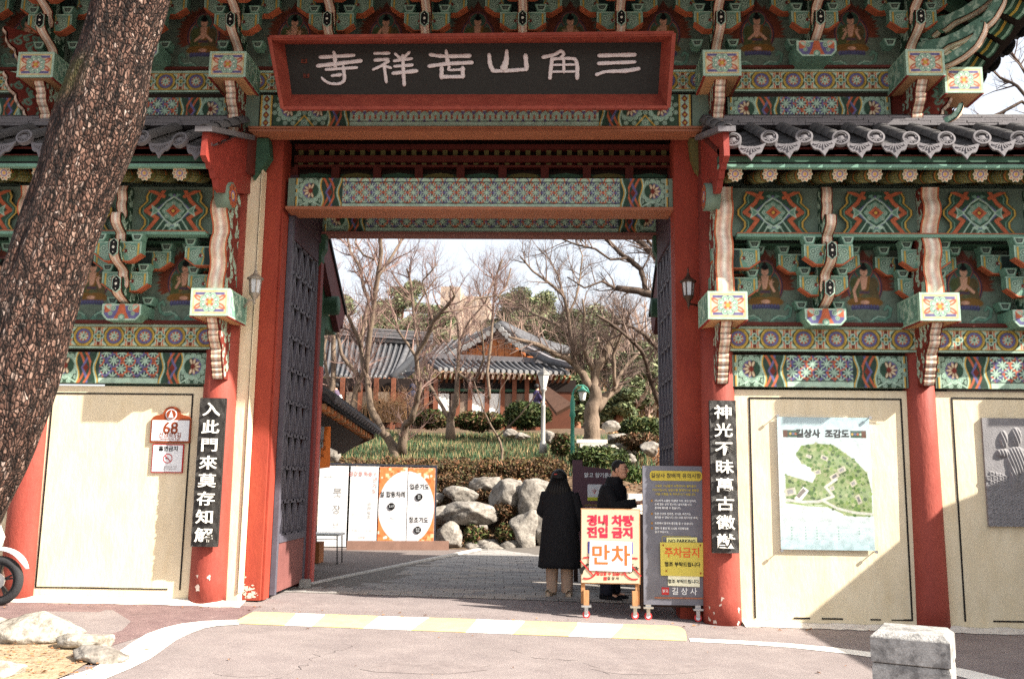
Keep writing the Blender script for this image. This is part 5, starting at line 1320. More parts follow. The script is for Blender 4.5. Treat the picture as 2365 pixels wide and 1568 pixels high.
for sx in (-1, 1):
    xx = ac + sx * (.5 * (ax1 - ax0) - .02)
    MB().box(xx - .022, xx + .022, Yb + .03, Yb + .07, gz + .15, az0).obj('leg', M_wood, ab)
    MB().box(ac + sx * .27 - .03, ac + sx * .27 + .03, Yb - .04, Yb + .03, gz + .145, gz + .30).obj('foot_block', M_wood, ab); caster(ab, ac + sx * .27, Yb - .01, gz)
zA = lambda py: P(1408, py, Yb).z
MAT = [M_sred, mat('poster_orange', (214, 96, 44), .6, .02), M_black, mat('print_blue', (64, 70, 160), .6, .02), M_signw, mat('crimson_print', (178, 36, 62), .6, .02)]
lettering([('경내 차량', ac + .0, zA(1203.5), .125, 5, .0060, 1.06), ('진입 금지', ac, zA(1231), .125, 5, .0060, 1.06), ('출입할 수 없습니다', ac + .01, zA(1325), .042, 0, .0015), ('길 상 사', ac + .03, az0 + .05, .04, 2, .001)], MAT, ab, (0, Yb - .003, 0))
MB().box(ac - .075, ac - .04, Yb - .004, Yb, az0 + .03, az0 + .066).obj('seal_mark', M_sred, ab)
b = MB(); b.prism([(ac - .25, az0 + .32), (ac + .25, az0 + .32), (ac + .25, az0 + .45), (ac - .25, az0 + .45)], 'y', Yb - .005, Yb - .001); b.obj('blue_banner', MAT[3], ab)
for sx in (-1, 1):
    cx, cz = ac + sx * .265, zA(1312); n = 36; b = MB(); a0, a1 = ((-1.75, 1.75) if sx < 0 else (math.pi - 1.75, math.pi + 1.75))
    vv_ = [(cx + r * math.cos(2 * math.pi * k / n), Yb - .006, cz + r * math.sin(2 * math.pi * k / n)) for r in (.108, .124) for k in range(n + 1)]; b.add(vv_, [(k, k + 1, n + 2 + k, n + 1 + k) for k in range(n) if ax0 < vv_[n + 1 + k][0] < ax1 and ax0 < vv_[n + 2 + k][0] < ax1]); b.obj('ban_ring', M_sred, ab)
    MB().bar((cx - (.075 if sx > 0 else .07), Yb - .007, cz + .08), (cx + .075, Yb - .007, cz - .08), .014, .003, up=(0, 1, 0)).obj('ban_bar', M_sred, ab)
b = MB(); cx, cz = ac + .265, zA(1314)
for dx in (-.045,): b.tube([(cx + dx + .026 * math.cos(t), Yb - .004, cz - .01 + .026 * math.sin(t)) for t in np.linspace(0, 6.28, 15)], .0035, 4)
b.tube([(cx + .045 + .026 * math.cos(t), Yb - .004, cz - .01 + .026 * math.sin(t)) for t in np.linspace(1.2, 5.1, 12)], .0035, 4)
for p_, q_ in (((-.045, -.01), (-.02, .03)), ((-.02, .03), (.03, .03)), ((-.02, .03), (.0, -.01)), ((.0, -.01), (.03, .03)), ((-.02, .03), (-.028, .055)), ((-.028, .055), (-.005, .058)), ((.03, .03), (.045, -.01))): b.tube([(cx + p_[0], Yb - .004, cz + p_[1]), (cx + q_[0], Yb - .004, cz + q_[1])], .0035, 4)
b.obj('bicycle_symbol', M_black, ab)
b = MB(); cx = ac - .27; b.prism([(cx - .07, cz - .05), (cx - .04, cz - .06), (cx - .03, cz - .02), (cx + .0, cz + .02), (cx + .03, cz + .05), (cx + .01, cz + .06), (cx - .03, cz + .03), (cx - .08, cz + .0)], 'y', Yb - .005, Yb - .001); b.obj('dog_symbol', M_black, ab)
# the taped paper sign is its own sheet
b = MB(); b.prism([(ac - .235, zA(1317)), (ac + .235, zA(1319)), (ac + .24, zA(1250)), (ac - .23, zA(1248))], 'y', Yb - .014, Yb - .008); o = b.obj('paper_sign', mat('white_sheet', (204, 208, 220), .5, .02)); tag(o, 'white paper sign with two big orange syllables taped on the beige wheeled board', 'sign')
lettering([('만', -.11, 0, .235, 1, .0045, 1.0), ('차', .115, -.005, .235, 1, .0045, 1.0)], MAT, o, (ac + .0, Yb - .017, zA(1284)))

gbd = thing('notice_stand', 'tall grey metal wheeled board with yellow heading beside the shaded red pillar', 'notice board', (P(1557, 1400, Yb).x, Yb, -.1))
A = P(1484, 1075, Yb); B = P(1631, 1398, Yb); gx0, gx1, gz1, gz0 = A.x, B.x + .01, A.z, B.z; gc = (gx0 + gx1) / 2; k_ = (gx1 - gx0) / .77
M_gb = mat('grey_metal_board', (98, 98, 108), .45, .12, 2, 0, 10, (116, 118, 128), cut=(.35, .7))
MB().box(gx0, gx1, Yb, Yb + .05, gz0, gz1).obj('board', M_gb, gbd); MB().box(gx0, gx1, Yb + .051, Yb + .35, gz0 - .03, gz0 + .02).obj('base_frame', M_dark, gbd)
MB().box(gx0 + .12, gx1 - .02, Yb - .008, Yb, gz0 + .07, gz0 + .085).obj('ledge', M_orange, gbd)
for xx in (gx0 + .05, gx1 - .1): caster(gbd, xx, Yb + .02, Hf(xx, Yb)); MB().box(xx - .03, xx + .03, Yb + .0, Yb + .04, gz0 - .1 if gz0 - .1 > Hf(xx, Yb) + .145 else Hf(xx, Yb) + .145, gz0).obj('foot_block', M_steel, gbd)
M_by = mat('board_yellow', (190, 172, 64), .5, .04); MG = [M_black, M_by, M_signw, mat('dark_print', (70, 64, 50)), MAT[1], M_sred]
def rrect(x0, x1, z0, z1, r, n=5):
    pts = []
    for cx, cz, a in ((x1 - r, z1 - r, 0), (x0 + r, z1 - r, 90), (x0 + r, z0 + r, 180), (x1 - r, z0 + r, 270)):
        for k in range(n + 1): t = math.radians(a + 90 * k / n); pts.append((cx + r * math.cos(t), cz + r * math.sin(t)))
    return pts
b = MB(); b.prism(rrect(gx0 + .08, gx1 - .03, gz1 - .165, gz1 - .055, .04), 'y', Yb - .004, Yb - .001); b.obj('heading_field', M_by, gbd)
L = [('길상사 참배객 유의사항', gc + .025, gz1 - .112, .058, 3, .001)]
for k, t in enumerate(('사찰은 스님들의 수행처이자 불자들의', '기도처입니다. 길상사를 참배하시는 분들은', '다음 사항을 꼭 지켜주시기 바랍니다.')): L.append((t, gc + .02, gz1 - .225 - k * .046, .030, 1, .0004))
for z_, t in ((.39, '지나치게 노출된 옷(짧은 치마, 짧은 반바지,'), (.43, '소매 없는 상의 등) 이나 슬리퍼를 신고'), (.47, '경내에 들어올 수 없습니다.'), (.535, '도량 안으로 반려견, 자가용, 자전거는'), (.575, '들어올 수 없습니다. (단, 당일 제주차량 제외)'), (.64, '도량에서 음주와 흡연을 할 수 없습니다.'), (.695, '법당 내 불상 및 스님들 사진촬영을'), (.735, '삼가 주십시오.')): L.append((t, gx0 + .13, gz1 - z_, .0285, 2, .0006, .93, 'LEFT'))
L.append(('오늘의 행사', gc + .01, gz1 - .815, .036, 1, .0002)); L.append(('길 상 사', gc + .10, gz0 + .145, .085, 2, .001))
lettering(L, MG, gbd, (0, Yb - .0065, 0))
for z_ in (.39, .535, .64, .695): MB().box(gx0 + .09, gx0 + .11, Yb - .004, Yb - .001, gz1 - z_ - .012, gz1 - z_ + .012).obj('bullet_mark', mat('bullet_brown', (150, 110, 60)), gbd)
b = MB(); pr = rrect(gx0 + .21, gx1 - .16, gz1 - .85, gz1 - .78, .02)
for i_ in range(len(pr)): b.bar((pr[i_][0], Yb - .003, pr[i_][1]), (pr[(i_ + 1) % len(pr)][0], Yb - .003, pr[(i_ + 1) % len(pr)][1]), .004, .003, up=(0, 1, 0))
b.obj('outline_box', M_by, gbd); MB().box(gc - .15, gc - .07, Yb - .005, Yb - .001, gz0 + .11, gz0 + .19).obj('seal_mark', M_sred, gbd)
lettering([('맑고', gc - .11, gz0 + .15, .035, 2, .0005)], MG, gbd, (0, Yb - .0075, 0), name='seal_print')
def sheetsign(pts, m, Y, label, name='paper_sign'):
    b = MB(); b.prism(pts, 'y', Y - .004, Y); o = b.obj(name, m); tag(o, label, 'sign'); return o
z_ = gz0 + .61
o = sheetsign([(gc - .09, z_), (gc + .25, z_ - .005), (gc + .25, z_ + .13), (gc - .09, z_ + .125)], mat('pale_yellow_sheet', (224, 222, 150), .5, .02), Yb - .009, 'pale yellow sheet mostly hidden behind the yellow parking sign on the grey board'); lettering([('NO PARKING', gc + .08, z_ + .085, .05, 0, .001)], M_black, o, (0, Yb - .0155, 0))
o = sheetsign([(gc - .08, z_ - .40), (gc + .27, z_ - .41), (gc + .27, z_ - .20), (gc - .08, z_ - .2)], mat('cream_sheet', (228, 230, 206), .5, .02), Yb - .009, 'small cream sheet with one line of print below the yellow parking sign'); lettering([('협조 부탁드립니다.', gc + .095, z_ - .355, .045, 0, .001)], M_black, o, (0, Yb - .0155, 0))
ys_ = sheetsign([(gc - .16, z_ - .29), (gc + .325, z_ - .295), (gc + .315, z_ + .075), (gc - .165, z_ + .07)], mat('lemon_sheet', (200, 186, 84), .5, .02), Yb - .02, 'bright yellow sheet with orange parking ban lettering stuck on the grey board')
lettering([('주차금지', gc + .08, z_ - .045, .118, 4, .002, .92), ('협조 부탁드립니다', gc + .08, z_ - .17, .053, 0, .0015, .98)], MG, ys_, (0, Yb - .0265, 0))
for dx, dz in ((-.13, .04), (.28, .045), (-.1, -.24), (.28, -.26)): b = MB(); b.tube([(gc + dx, Yb - .02, z_ + dz), (gc + dx, Yb - .034, z_ + dz)], .009, 8); b.obj('pin', M_brown, ys_)

# ================================================================== bollard
p = P(2108, 1460, -4.9); gb_ = Hf(p.x, -4.9)
bl = thing('stone_bollard', 'square grey granite bollard with a chamfered cap standing in the road beside the white line', 'bollard', (p.x, -4.9, gb_))
rot = math.radians(-27); hw = .205
def rb(name, prof, m):
    b = MB(); vs = []; fs = []
    for r, z in prof:
        for sx, sy in ((-1, -1), (1, -1), (1, 1), (-1, 1)): vs.append((p.x + r * (sx * math.cos(rot) - sy * math.sin(rot)), -4.9 + r * (sx * math.sin(rot) + sy * math.cos(rot)), z))
    for i in range(len(prof) - 1):
        for k in range(4): fs.append((i * 4 + k, i * 4 + (k + 1) % 4, (i + 1) * 4 + (k + 1) % 4, (i + 1) * 4 + k))
    fs.append((3, 2, 1, 0)); fs.append(tuple(range(len(prof) * 4 - 4, len(prof) * 4))); b.add(vs, fs); return b.obj(name, m, bl)
tz = p.z + .02
rb('shaft', [(hw * .985, gb_ - .02), (hw * .98, tz - .20), (hw * .95, tz - .175)], M_granite); rb('cap', [(hw * .93, tz - .172), (hw, tz - .165), (hw, tz - .035), (hw * .985, tz - .028), (hw * .83, tz)], M_granite)

# ================================================================== leaning trunk in the foreground
YT = -2.45
C_ = [(-190, 1470, 250), (-165, 1350, 228), (-100, 1200, 205), (-50, 1100, 200), (0, 1000, 200), (32, 900, 198), (64, 789, 198), (98, 642, 197), (139, 538, 190), (178, 420, 192), (212, 330, 205), (232, 270, 214), (246, 207, 200), (262, 140, 176), (278, 80, 172), (300, 0, 181), (325, -110, 178), (352, -260, 172), (380, -420, 160)]
cen = [P(x, y, YT + .12 * math.sin(y * .004)) for x, y, w_ in C_]; rad = [w_ / 2 / FPX * (c - CAM).dot(RC @ Vector((0, 1, 0))) * math.cos(math.atan2(abs(x - CXP), FPX)) * .97 for (x, y, w_), c in zip(C_, cen)]
m_ = 420; tt = np.linspace(0, len(C_) - 1, m_); CC = np.array([[c.x, c.y, c.z] for c in cen]); idx = np.arange(len(C_))
from math import pi
path = np.stack([np.interp(tt, idx, CC[:, k]) for k in range(3)], -1); rr = np.interp(tt, idx, rad)
kern = np.ones(41) / 41
for k in range(3):
    pad = np.concatenate([2 * path[0, k] - path[20:0:-1, k], path[:, k], 2 * path[-1, k] - path[-2:-22:-1, k]]); path[:, k] = np.convolve(pad, kern, 'valid')
rr = np.convolve(np.concatenate([np.full(20, rr[0]), rr, np.full(20, rr[-1])]), kern, 'valid')
na = 220; tan = np.gradient(path, axis=0); tan /= np.linalg.norm(tan, axis=1)[:, None]
e1 = np.cross(tan, np.array([0, 1, 0])); e1 /= np.linalg.norm(e1, axis=1)[:, None]; e2 = np.cross(tan, e1)
th = np.linspace(0, 2 * pi, na, endpoint=False); S = np.cumsum(np.concatenate([[0], np.linalg.norm(np.diff(path, axis=0), axis=1)]))
Ug, Sg = np.meshgrid(th / (2 * pi), S)
disp = .012 * np.sin(Ug * 2 * pi * 5 + Sg * 1.3) + .008 * np.sin(Ug * 2 * pi * 9 + Sg * 2.3) + .006 * np.sin(Ug * 2 * pi * 14 - Sg * 5)
R2 = rr[:, None] + disp
v = path[:, None, :] + R2[..., None] * (np.cos(th)[None, :, None] * e1[:, None, :] + np.sin(th)[None, :, None] * e2[:, None, :])
left = np.clip(-(v[..., 0] - path[:, None, 0]) / .25 + .1, 0, 1); moss = smooth(4.72, 4.95, v[..., 2]) * (1 - smooth(5.1, 5.3, v[..., 2])) * left
col = np.stack([moss, S[:, None] / 10 + 0 * moss, 0 * moss], -1)
M_brk = bpy.data.materials.new('rough_bark'); M_brk.use_nodes = True; n = M_brk.node_tree; L = n.links; bs_ = n.nodes['Principled BSDF']; bs_.inputs['Roughness'].default_value = .85; bs_.inputs['Specular IOR Level'].default_value = .25
tc = n.nodes.new('ShaderNodeTexCoord'); mp_ = n.nodes.new('ShaderNodeMapping'); mp_.inputs['Rotation'].default_value = (0, math.radians(-17), 0); mp_.inputs['Scale'].default_value = (1, 1, .5); L.new(tc.outputs['Object'], mp_.inputs[0])
nz_ = n.nodes.new('ShaderNodeTexNoise'); nz_.inputs['Scale'].default_value = 9; nz_.inputs['Detail'].default_value = 5; L.new(mp_.outputs[0], nz_.inputs['Vector'])
va = n.nodes.new('ShaderNodeVectorMath'); va.operation = 'SCALE'; va.inputs['Scale'].default_value = .075; L.new(nz_.outputs['Color'], va.inputs[0]); vb = n.nodes.new('ShaderNodeVectorMath'); L.new(mp_.outputs[0], vb.inputs[0]); L.new(va.outputs[0], vb.inputs[1])
def vor(scale, feat): x = n.nodes.new('ShaderNodeTexVoronoi'); x.feature = feat; x.inputs['Scale'].default_value = scale; L.new(vb.outputs[0], x.inputs['Vector']); return x
v1, v2 = vor(36, 'DISTANCE_TO_EDGE'), vor(36, 'F1'); v3 = vor(9, 'DISTANCE_TO_EDGE')
fine = n.nodes.new('ShaderNodeTexNoise'); fine.inputs['Scale'].default_value = 70; fine.inputs['Detail'].default_value = 8; fine.inputs['Roughness'].default_value = .8; L.new(mp_.outputs[0], fine.inputs['Vector'])
def ramp(src, stops):
    r = n.nodes.new('ShaderNodeValToRGB'); r.color_ramp.elements[0].position = stops[0][0]; r.color_ramp.elements[0].color = (*lin(stops[0][1]), 1); r.color_ramp.elements[1].position = stops[-1][0]; r.color_ramp.elements[1].color = (*lin(stops[-1][1]), 1)
    for p, c in stops[1:-1]: e = r.color_ramp.elements.new(p); e.color = (*lin(c), 1)
    L.new(src, r.inputs[0]); return r
sp = n.nodes.new('ShaderNodeSeparateColor'); L.new(v2.outputs['Color'], sp.inputs[0])
plate = ramp(sp.outputs[0], [(0, (70, 48, 40)), (.35, (112, 82, 70)), (.72, (138, 106, 92)), (.92, (164, 136, 122)), (1, (190, 170, 160))])
crack = ramp(v1.outputs['Distance'], [(.0, (24, 17, 16)), (.15, (255, 255, 255))])
mpv = n.nodes.new('ShaderNodeMapping'); mpv.inputs['Scale'].default_value = (1, 1, .16); L.new(vb.outputs[0], mpv.inputs[0]); v4 = n.nodes.new('ShaderNodeTexVoronoi'); v4.feature = 'DISTANCE_TO_EDGE'; v4.inputs['Scale'].default_value = 17; L.new(mpv.outputs[0], v4.inputs['Vector']); fis = ramp(v4.outputs['Distance'], [(.0, (40, 28, 26)), (.12, (255, 255, 255))]); grain = ramp(fine.outputs['Fac'], [(.34, (70, 62, 60)), (.62, (255, 255, 255))])
def mul(a, b): m = n.nodes.new('ShaderNodeMix'); m.data_type = 'RGBA'; m.blend_type = 'MULTIPLY'; m.inputs[0].default_value = 1; L.new(a, m.inputs[6]); L.new(b, m.inputs[7]); return m.outputs[2]
c1 = mul(mul(mul(plate.outputs[0], crack.outputs[0]), grain.outputs[0]), fis.outputs[0])
at = n.nodes.new('ShaderNodeAttribute'); at.attribute_name = 'Col'; sp2 = n.nodes.new('ShaderNodeSeparateColor'); L.new(at.outputs['Color'], sp2.inputs[0]); mm_ = n.nodes.new('ShaderNodeMath'); mm_.operation = 'MULTIPLY'; L.new(sp2.outputs[0], mm_.inputs[0]); L.new(fine.outputs['Fac'], mm_.inputs[1]); m2_ = n.nodes.new('ShaderNodeMath'); m2_.operation = 'MULTIPLY'; m2_.inputs[1].default_value = 1.5; L.new(mm_.outputs[0], m2_.inputs[0])
mx = n.nodes.new('ShaderNodeMix'); mx.data_type = 'RGBA'; mx.inputs[7].default_value = (*lin((74, 72, 30)), 1); L.new(m2_.outputs[0], mx.inputs[0]); L.new(c1, mx.inputs[6]); L.new(mx.outputs[2], bs_.inputs['Base Color'])
ht = n.nodes.new('ShaderNodeMath'); ht.operation = 'MULTIPLY_ADD'; cl1 = n.nodes.new('ShaderNodeMath'); cl1.operation = 'MINIMUM'; cl1.inputs[1].default_value = .22; L.new(v1.outputs['Distance'], cl1.inputs[0]); L.new(cl1.outputs[0], ht.inputs[0]); ht.inputs[1].default_value = 4.0
h2 = n.nodes.new('ShaderNodeMath'); h2.operation = 'MULTIPLY'; h2.inputs[1].default_value = .5; L.new(sp.outputs[0], h2.inputs[0]); L.new(h2.outputs[0], ht.inputs[2]); h3 = n.nodes.new('ShaderNodeMath'); h3.operation = 'MULTIPLY_ADD'; h3.inputs[1].default_value = .6; L.new(fine.outputs['Fac'], h3.inputs[0]); L.new(ht.outputs[0], h3.inputs[2])
bp = n.nodes.new('ShaderNodeBump'); bp.inputs['Strength'].default_value = 1.0; bp.inputs['Distance'].default_value = .022; L.new(h3.outputs[0], bp.inputs['Height']); L.new(bp.outputs[0], bs_.inputs['Normal'])
i = np.arange(m_ * na).reshape(m_, na); i2 = np.roll(i, -1, 1); qd = np.stack([i[:-1], i2[:-1], i2[1:], i[1:]], -1).reshape(-1, 4)
bt = thing('tree', 'thick leaning tree trunk with rough scaly bark rising in front of the left wing', 'tree', (cen[0].x, YT, 0))
link('trunk', grid_mesh('trunk', v.reshape(-1, 3), qd, col.reshape(-1, 3), M_brk, True), bt)

# ================================================================== stones and soil round the foot of the tree
def rockmesh(r, seed, n=3, amp=.22, m=None):
    bm = bmesh.new(); bmesh.ops.create_icosphere(bm, subdivisions=n, radius=1); g = np.random.default_rng(seed); K = g.normal(size=(7, 3)) * 1.3; ph = g.random(7) * 6
    pl_ = g.normal(size=(9, 3)); pl_ /= np.linalg.norm(pl_, axis=1)[:, None]; cut = .58 + .32 * g.random(9)
    for v_ in bm.verts:
        c = np.array(v_.co); s_ = 1 + amp * sum(math.sin(float(K[j] @ c) + ph[j]) for j in range(7)) / 4
        for a, d_ in zip(pl_, cut):
            t = float(a @ c)
            if t > d_: c = c - a * (t - d_) * .93
        c = c * (1 + .05 * math.sin(9 * c[0] + ph[0]) * math.sin(8 * c[2] + ph[1]) + .03 * math.sin(19 * c[1] + 15 * c[2] + ph[2])); v_.co = Vector((c[0] * r[0] * s_, c[1] * r[1] * s_, c[2] * r[2] * s_))
    me = bpy.data.meshes.new('rock'); bm.to_mesh(me); bm.free(); me.materials.append(m or M_rock); me.polygons.foreach_set('use_smooth', [True] * len(me.polygons)); return me
def rock(px, py, w_, h_, Y, seed, label, cat='rock', group=None, m=None, name='boulder', dep=.8):
    p = P(px, py, Y); s_ = (p - CAM).length / FPX; o = link(name, rockmesh((w_ * s_, w_ * s_ * dep, h_ * s_), seed, 4, m=m)); o.location = p; o.rotation_euler = (0, 0, seed); o.rotation_euler = (0, 0, 0)
    tag(o, label, cat, group); return o
M_pale = mat('pale_stone', (170, 164, 154), .95, .15, 4, 1.0, 18, (110, 102, 90), cut=(.42, .68), speck=(26, .28))
soil = strip('tree_pit_soil', [(-260, 1440, -260, 1640), (-60, 1440, -60, 1640), (40, 1450, 40, 1610), (150, 1478, 110, 1580), (235, 1515, 160, 1560)], mat('pale_sand', (168, 150, 124), .95, .2, 5, .8, 40, (128, 106, 82), cut=(.4, .7)), .016); struct(soil)
for k, (px, py, w_, h_, lb) in enumerate(((88, 1458, 84, 34, 'big pale flat topped stone edging the tree pit'), (208, 1482, 62, 25, 'low white stone between two others at the edge of the tree pit'), (222, 1513, 56, 22, 'small grey stone with a dark side nearest the white road line'), (4, 1450, 40, 26, 'pale stone cut off by the left edge, behind the scooter wheel side'), (-30, 1545, 60, 24, 'rounded pale stone at the lower left corner of the tree pit'))):
    g = G(px, py + h_ * .6); rock(px, py, w_, h_, g.y, 40 + k, lb, 'stone', 'stones around the tree pit', M_pale if k != 2 else M_rock, 'edging_stone', .7)
q = random.Random(3); b = MB()
for _ in range(240):
    g = G(q.uniform(-40, 230), q.uniform(1480, 1568)); s_ = q.uniform(.006, .022); a = q.uniform(0, 6); z = Hf(g.x, g.y) + .02 + q.uniform(0, .01)
    b.add([(g.x + s_ * math.cos(a), g.y + s_ * math.sin(a), z), (g.x + s_ * .6 * math.cos(a + 1.8), g.y + s_ * .6 * math.sin(a + 1.8), z + s_ * .5), (g.x - s_ * math.cos(a), g.y - s_ * math.sin(a), z), (g.x + s_ * .5 * math.cos(a - 1.8), g.y + s_ * .5 * math.sin(a - 1.8), z + s_ * .2)], [(0, 1, 2, 3)])
o = b.obj('dry_leaves', mat('dry_leaf', (150, 104, 66), .9, .4, 30)); o['kind'] = 'stuff'; o['label'] = 'dry leaf crumbs on the pale soil of the tree pit'

# ================================================================== scooter front end at the left edge
sc = G(2, 1398); sx_, sy_ = sc.x - .0, sc.y - .02; rw = .262; zc_ = Hf(sx_, sy_) + rw; sx_ = P(2, 1345, sy_).x - .02
st = thing('motor_scooter', 'parked white scooter whose front wheel juts in at the left edge', 'scooter', (sx_, sy_, zc_ - rw))
def wheel(name, cx, par):
    b = MB(); n = 40; vs = []; fs = []; k = 12
    for i in range(n):
        t = 2 * pi * i / n
        for j in range(k): u = 2 * pi * j / k; r = rw - .045 + .045 * math.cos(u); vs.append((cx + r * math.cos(t), sy_ + .045 * math.sin(u), zc_ + r * math.sin(t)))
    for i in range(n):
        for j in range(k): fs.append((i * k + j, i * k + (j + 1) % k, ((i + 1) % n) * k + (j + 1) % k, ((i + 1) % n) * k + j))
    b.add(vs, fs); o = b.obj(name, mat('tyre_rubber', (46, 46, 48), .8, .2, 30, .3, 60), par, True)
    b = MB()
    for r0, r1, y0, y1 in ((.165, .178, -.03, .03),):
        b.add([(cx + r * math.cos(2 * pi * i / n), sy_ + y, zc_ + r * math.sin(2 * pi * i / n)) for r, y in ((r0, y0), (r1, y0), (r1, y1), (r0, y1)) for i in range(n)], [(a * n + i, a * n + (i + 1) % n, ((a + 1) % 4) * n + (i + 1) % n, ((a + 1) % 4) * n + i) for a in range(4) for i in range(n)])
    b.obj('rim', mat('rim_black', (30, 30, 32), .35, .05), o, True)
    for i in range(5):
        t = 2 * pi * i / 5 + .3
        for s_ in (-.12, .12): MB().bar((cx + .04 * math.cos(t), sy_, zc_ + .04 * math.sin(t)), (cx + .168 * math.cos(t + s_), sy_, zc_ + .168 * math.sin(t + s_)), .018, .03, up=(0, 1, 0)).obj('spoke', MATS['rim_black'], o)
    b = MB(); b.tube([(cx, sy_ - .05, zc_), (cx, sy_ - .035, zc_)], .085, 24); b.obj('brake_disc', M_steel, o); b = MB(); b.tube([(cx, sy_ - .07, zc_), (cx, sy_ + .07, zc_)], .03, 14); b.obj('hub', M_steel, o); return o
wheel('front_wheel', sx_, st)
M_sw = mat('scooter_white', (236, 236, 236), .25, .02, spec=.6)
b = MB(); n = 16; vs = []; fs = []
for i in range(n + 1):
    t = .35 + 1.9 * i / n; wv = .062 * math.sin(min(1, (i + 1) / 5) * pi / 2)
    for yy, dr in ((-1, 0), (-.6, .02), (0, .028), (.6, .02), (1, 0)): r = rw + .045 + dr; vs.append((sx_ + r * math.cos(t), sy_ + yy * wv, zc_ + r * math.sin(t) + .02))
for i in range(n):
    for j in range(4): fs.append((i * 5 + j, i * 5 + j + 1, (i + 1) * 5 + j + 1, (i + 1) * 5 + j))
b.add(vs, fs); o = b.obj('front_fender', M_sw, st, True); mo = o.modifiers.new('t', 'SOLIDIFY'); mo.thickness = .012
b = MB(); b.loft([(sx_ - .22, sy_, zc_ + .28, .05, .05), (sx_ - .16, sy_, zc_ + .36, .14, .12), (sx_ - .17, sy_, zc_ + .46, .17, .15), (sx_ - .2, sy_, zc_ + .58, .14, .14), (sx_ - .22, sy_, zc_ + .66, .07, .08)], 16); b.obj('front_cowl', M_sw, st, True)
for s_ in (-1, 1): MB().bar((sx_, sy_ + .08 * s_, zc_), (sx_ - .16, sy_ + .06 * s_, zc_ + .4), .035, .035).obj('fork', M_steel, st)
b = MB(); b.box(sx_ - 1.0, sx_ - .3, sy_ - .14, sy_ + .14, zc_ - .05, zc_ + .05); b.obj('footboard', M_black, st); b = MB(); b.loft([(sx_ - 1.15, sy_, zc_ + .0, .3, .14), (sx_ - 1.1, sy_, zc_ + .25, .36, .17), (sx_ - 1.1, sy_, zc_ + .45, .3, .14)], 16); b.obj('body', M_sw, st, True)
b = MB(); b.loft([(sx_ - 1.1, sy_, zc_ + .455, .31, .14), (sx_ - 1.1, sy_, zc_ + .52, .25, .11)], 16); b.obj('seat', M_black, st, True); wheel('rear_wheel', sx_ - 1.3, st)
MB().bar((sx_ - .2, sy_ - .3, zc_ + .75), (sx_ - .2, sy_ + .3, zc_ + .75), .03, .03).obj('handlebar', M_black, st)

# ================================================================== house beyond the right edge of the view whose wall shades the road
hb = thing('roadside_house', 'plain rendered house beside the road, past the right end of the wall', 'house', (9, -4, 0))
bx('wall', M_cream, hb, 6.9, 11.5, -9.5, -1.2, -.3, 3.0); b = MB(); b.prism([(6.7, 3.0), (11.7, 3.0), (9.2, 4.0)], 'y', -9.7, -1.0); b.obj('roof', M_tile, hb)
bx('door', M_brown, hb, 6.87, 6.9, -5, -4.1, -.2, 1.9)
for y in (-8, -3): o = bx('window', M_signw, hb, 6.86, 6.9, y - .5, y + .5, .9, 2.0); bx('pane', M_black, o, 6.85, 6.86, y - .44, y + .44, .96, 1.94)
# ================================================================== YARD, ROCK GARDEN, SLOPE, HALL AND WOODS BEHIND THE GATE
def leafmesh(name, centres, radii, n, size, cols, m=None, seed=1, flatten=1.0, up=0.0, shell=.35):
    g = np.random.default_rng(seed); centres = np.array(centres, float); radii = np.array(radii, float)
    if radii.ndim == 1: radii = np.stack([radii] * 3, -1)
    k = g.integers(0, len(centres), n); d = g.normal(size=(n, 3)); d /= np.linalg.norm(d, axis=1)[:, None]; r = g.random(n) ** shell
    c = centres[k] + d * radii[k] * r[:, None]
    a = g.normal(size=(n, 3)); a[:, 2] = a[:, 2] * flatten + up; a /= np.linalg.norm(a, axis=1)[:, None]; b = np.cross(a, g.normal(size=(n, 3))); b /= np.linalg.norm(b, axis=1)[:, None]
    s = size * (.6 + .8 * g.random(n))[:, None]
    v = np.stack([c - a * s, c + b * s * .35, c + a * s, c - b * s * .35], 1).reshape(-1, 3)
    q = np.arange(4 * n).reshape(n, 4); cc = np.array([lin(x) for x in cols]); ci = cc[g.integers(0, len(cc), n)] * (.75 + .5 * g.random(n))[:, None]
    return grid_mesh(name, v, q, np.repeat(ci, 4, 0))
BR = [(92, 70, 50), (108, 82, 58), (72, 58, 40), (70, 68, 40), (120, 84, 58)]
GR = [(62, 84, 40), (48, 68, 34), (78, 98, 46), (90, 92, 50)]
def shrub(name, px, py, w_, h_, Y, seed, label, cols, n=2600, size=.05, cat='shrub', group=None):
    p = P(px, py, Y); s_ = (p - CAM).length / FPX; t = thing(name, label, cat, (p.x, p.y, p.z - h_ * s_), group)
    link('foliage', leafmesh('foliage', [(0, 0, 0)] + [(w_ * s_ * .5 * math.cos(a), w_ * s_ * .3 * math.sin(a), h_ * s_ * .15 * math.sin(2 * a)) for a in range(6)], [(w_ * s_ * .8, w_ * s_ * .7, h_ * s_ * .95)] + [(w_ * s_ * .45, w_ * s_ * .45, h_ * s_ * .75)] * 6, n, size, cols, seed=seed), t, p)
    b = MB(); q = random.Random(seed); zb = -h_ * s_ * 1.05
    for k in range(7): b.tube([(q.uniform(-.1, .1), q.uniform(-.1, .1), zb), (w_ * s_ * q.uniform(-.6, .6), q.uniform(-.2, .2), h_ * s_ * .4)], [.014, .005], 4)
    b.obj('stems', mat('shrub_stem', (92, 70, 54)), t, loc=p); return t
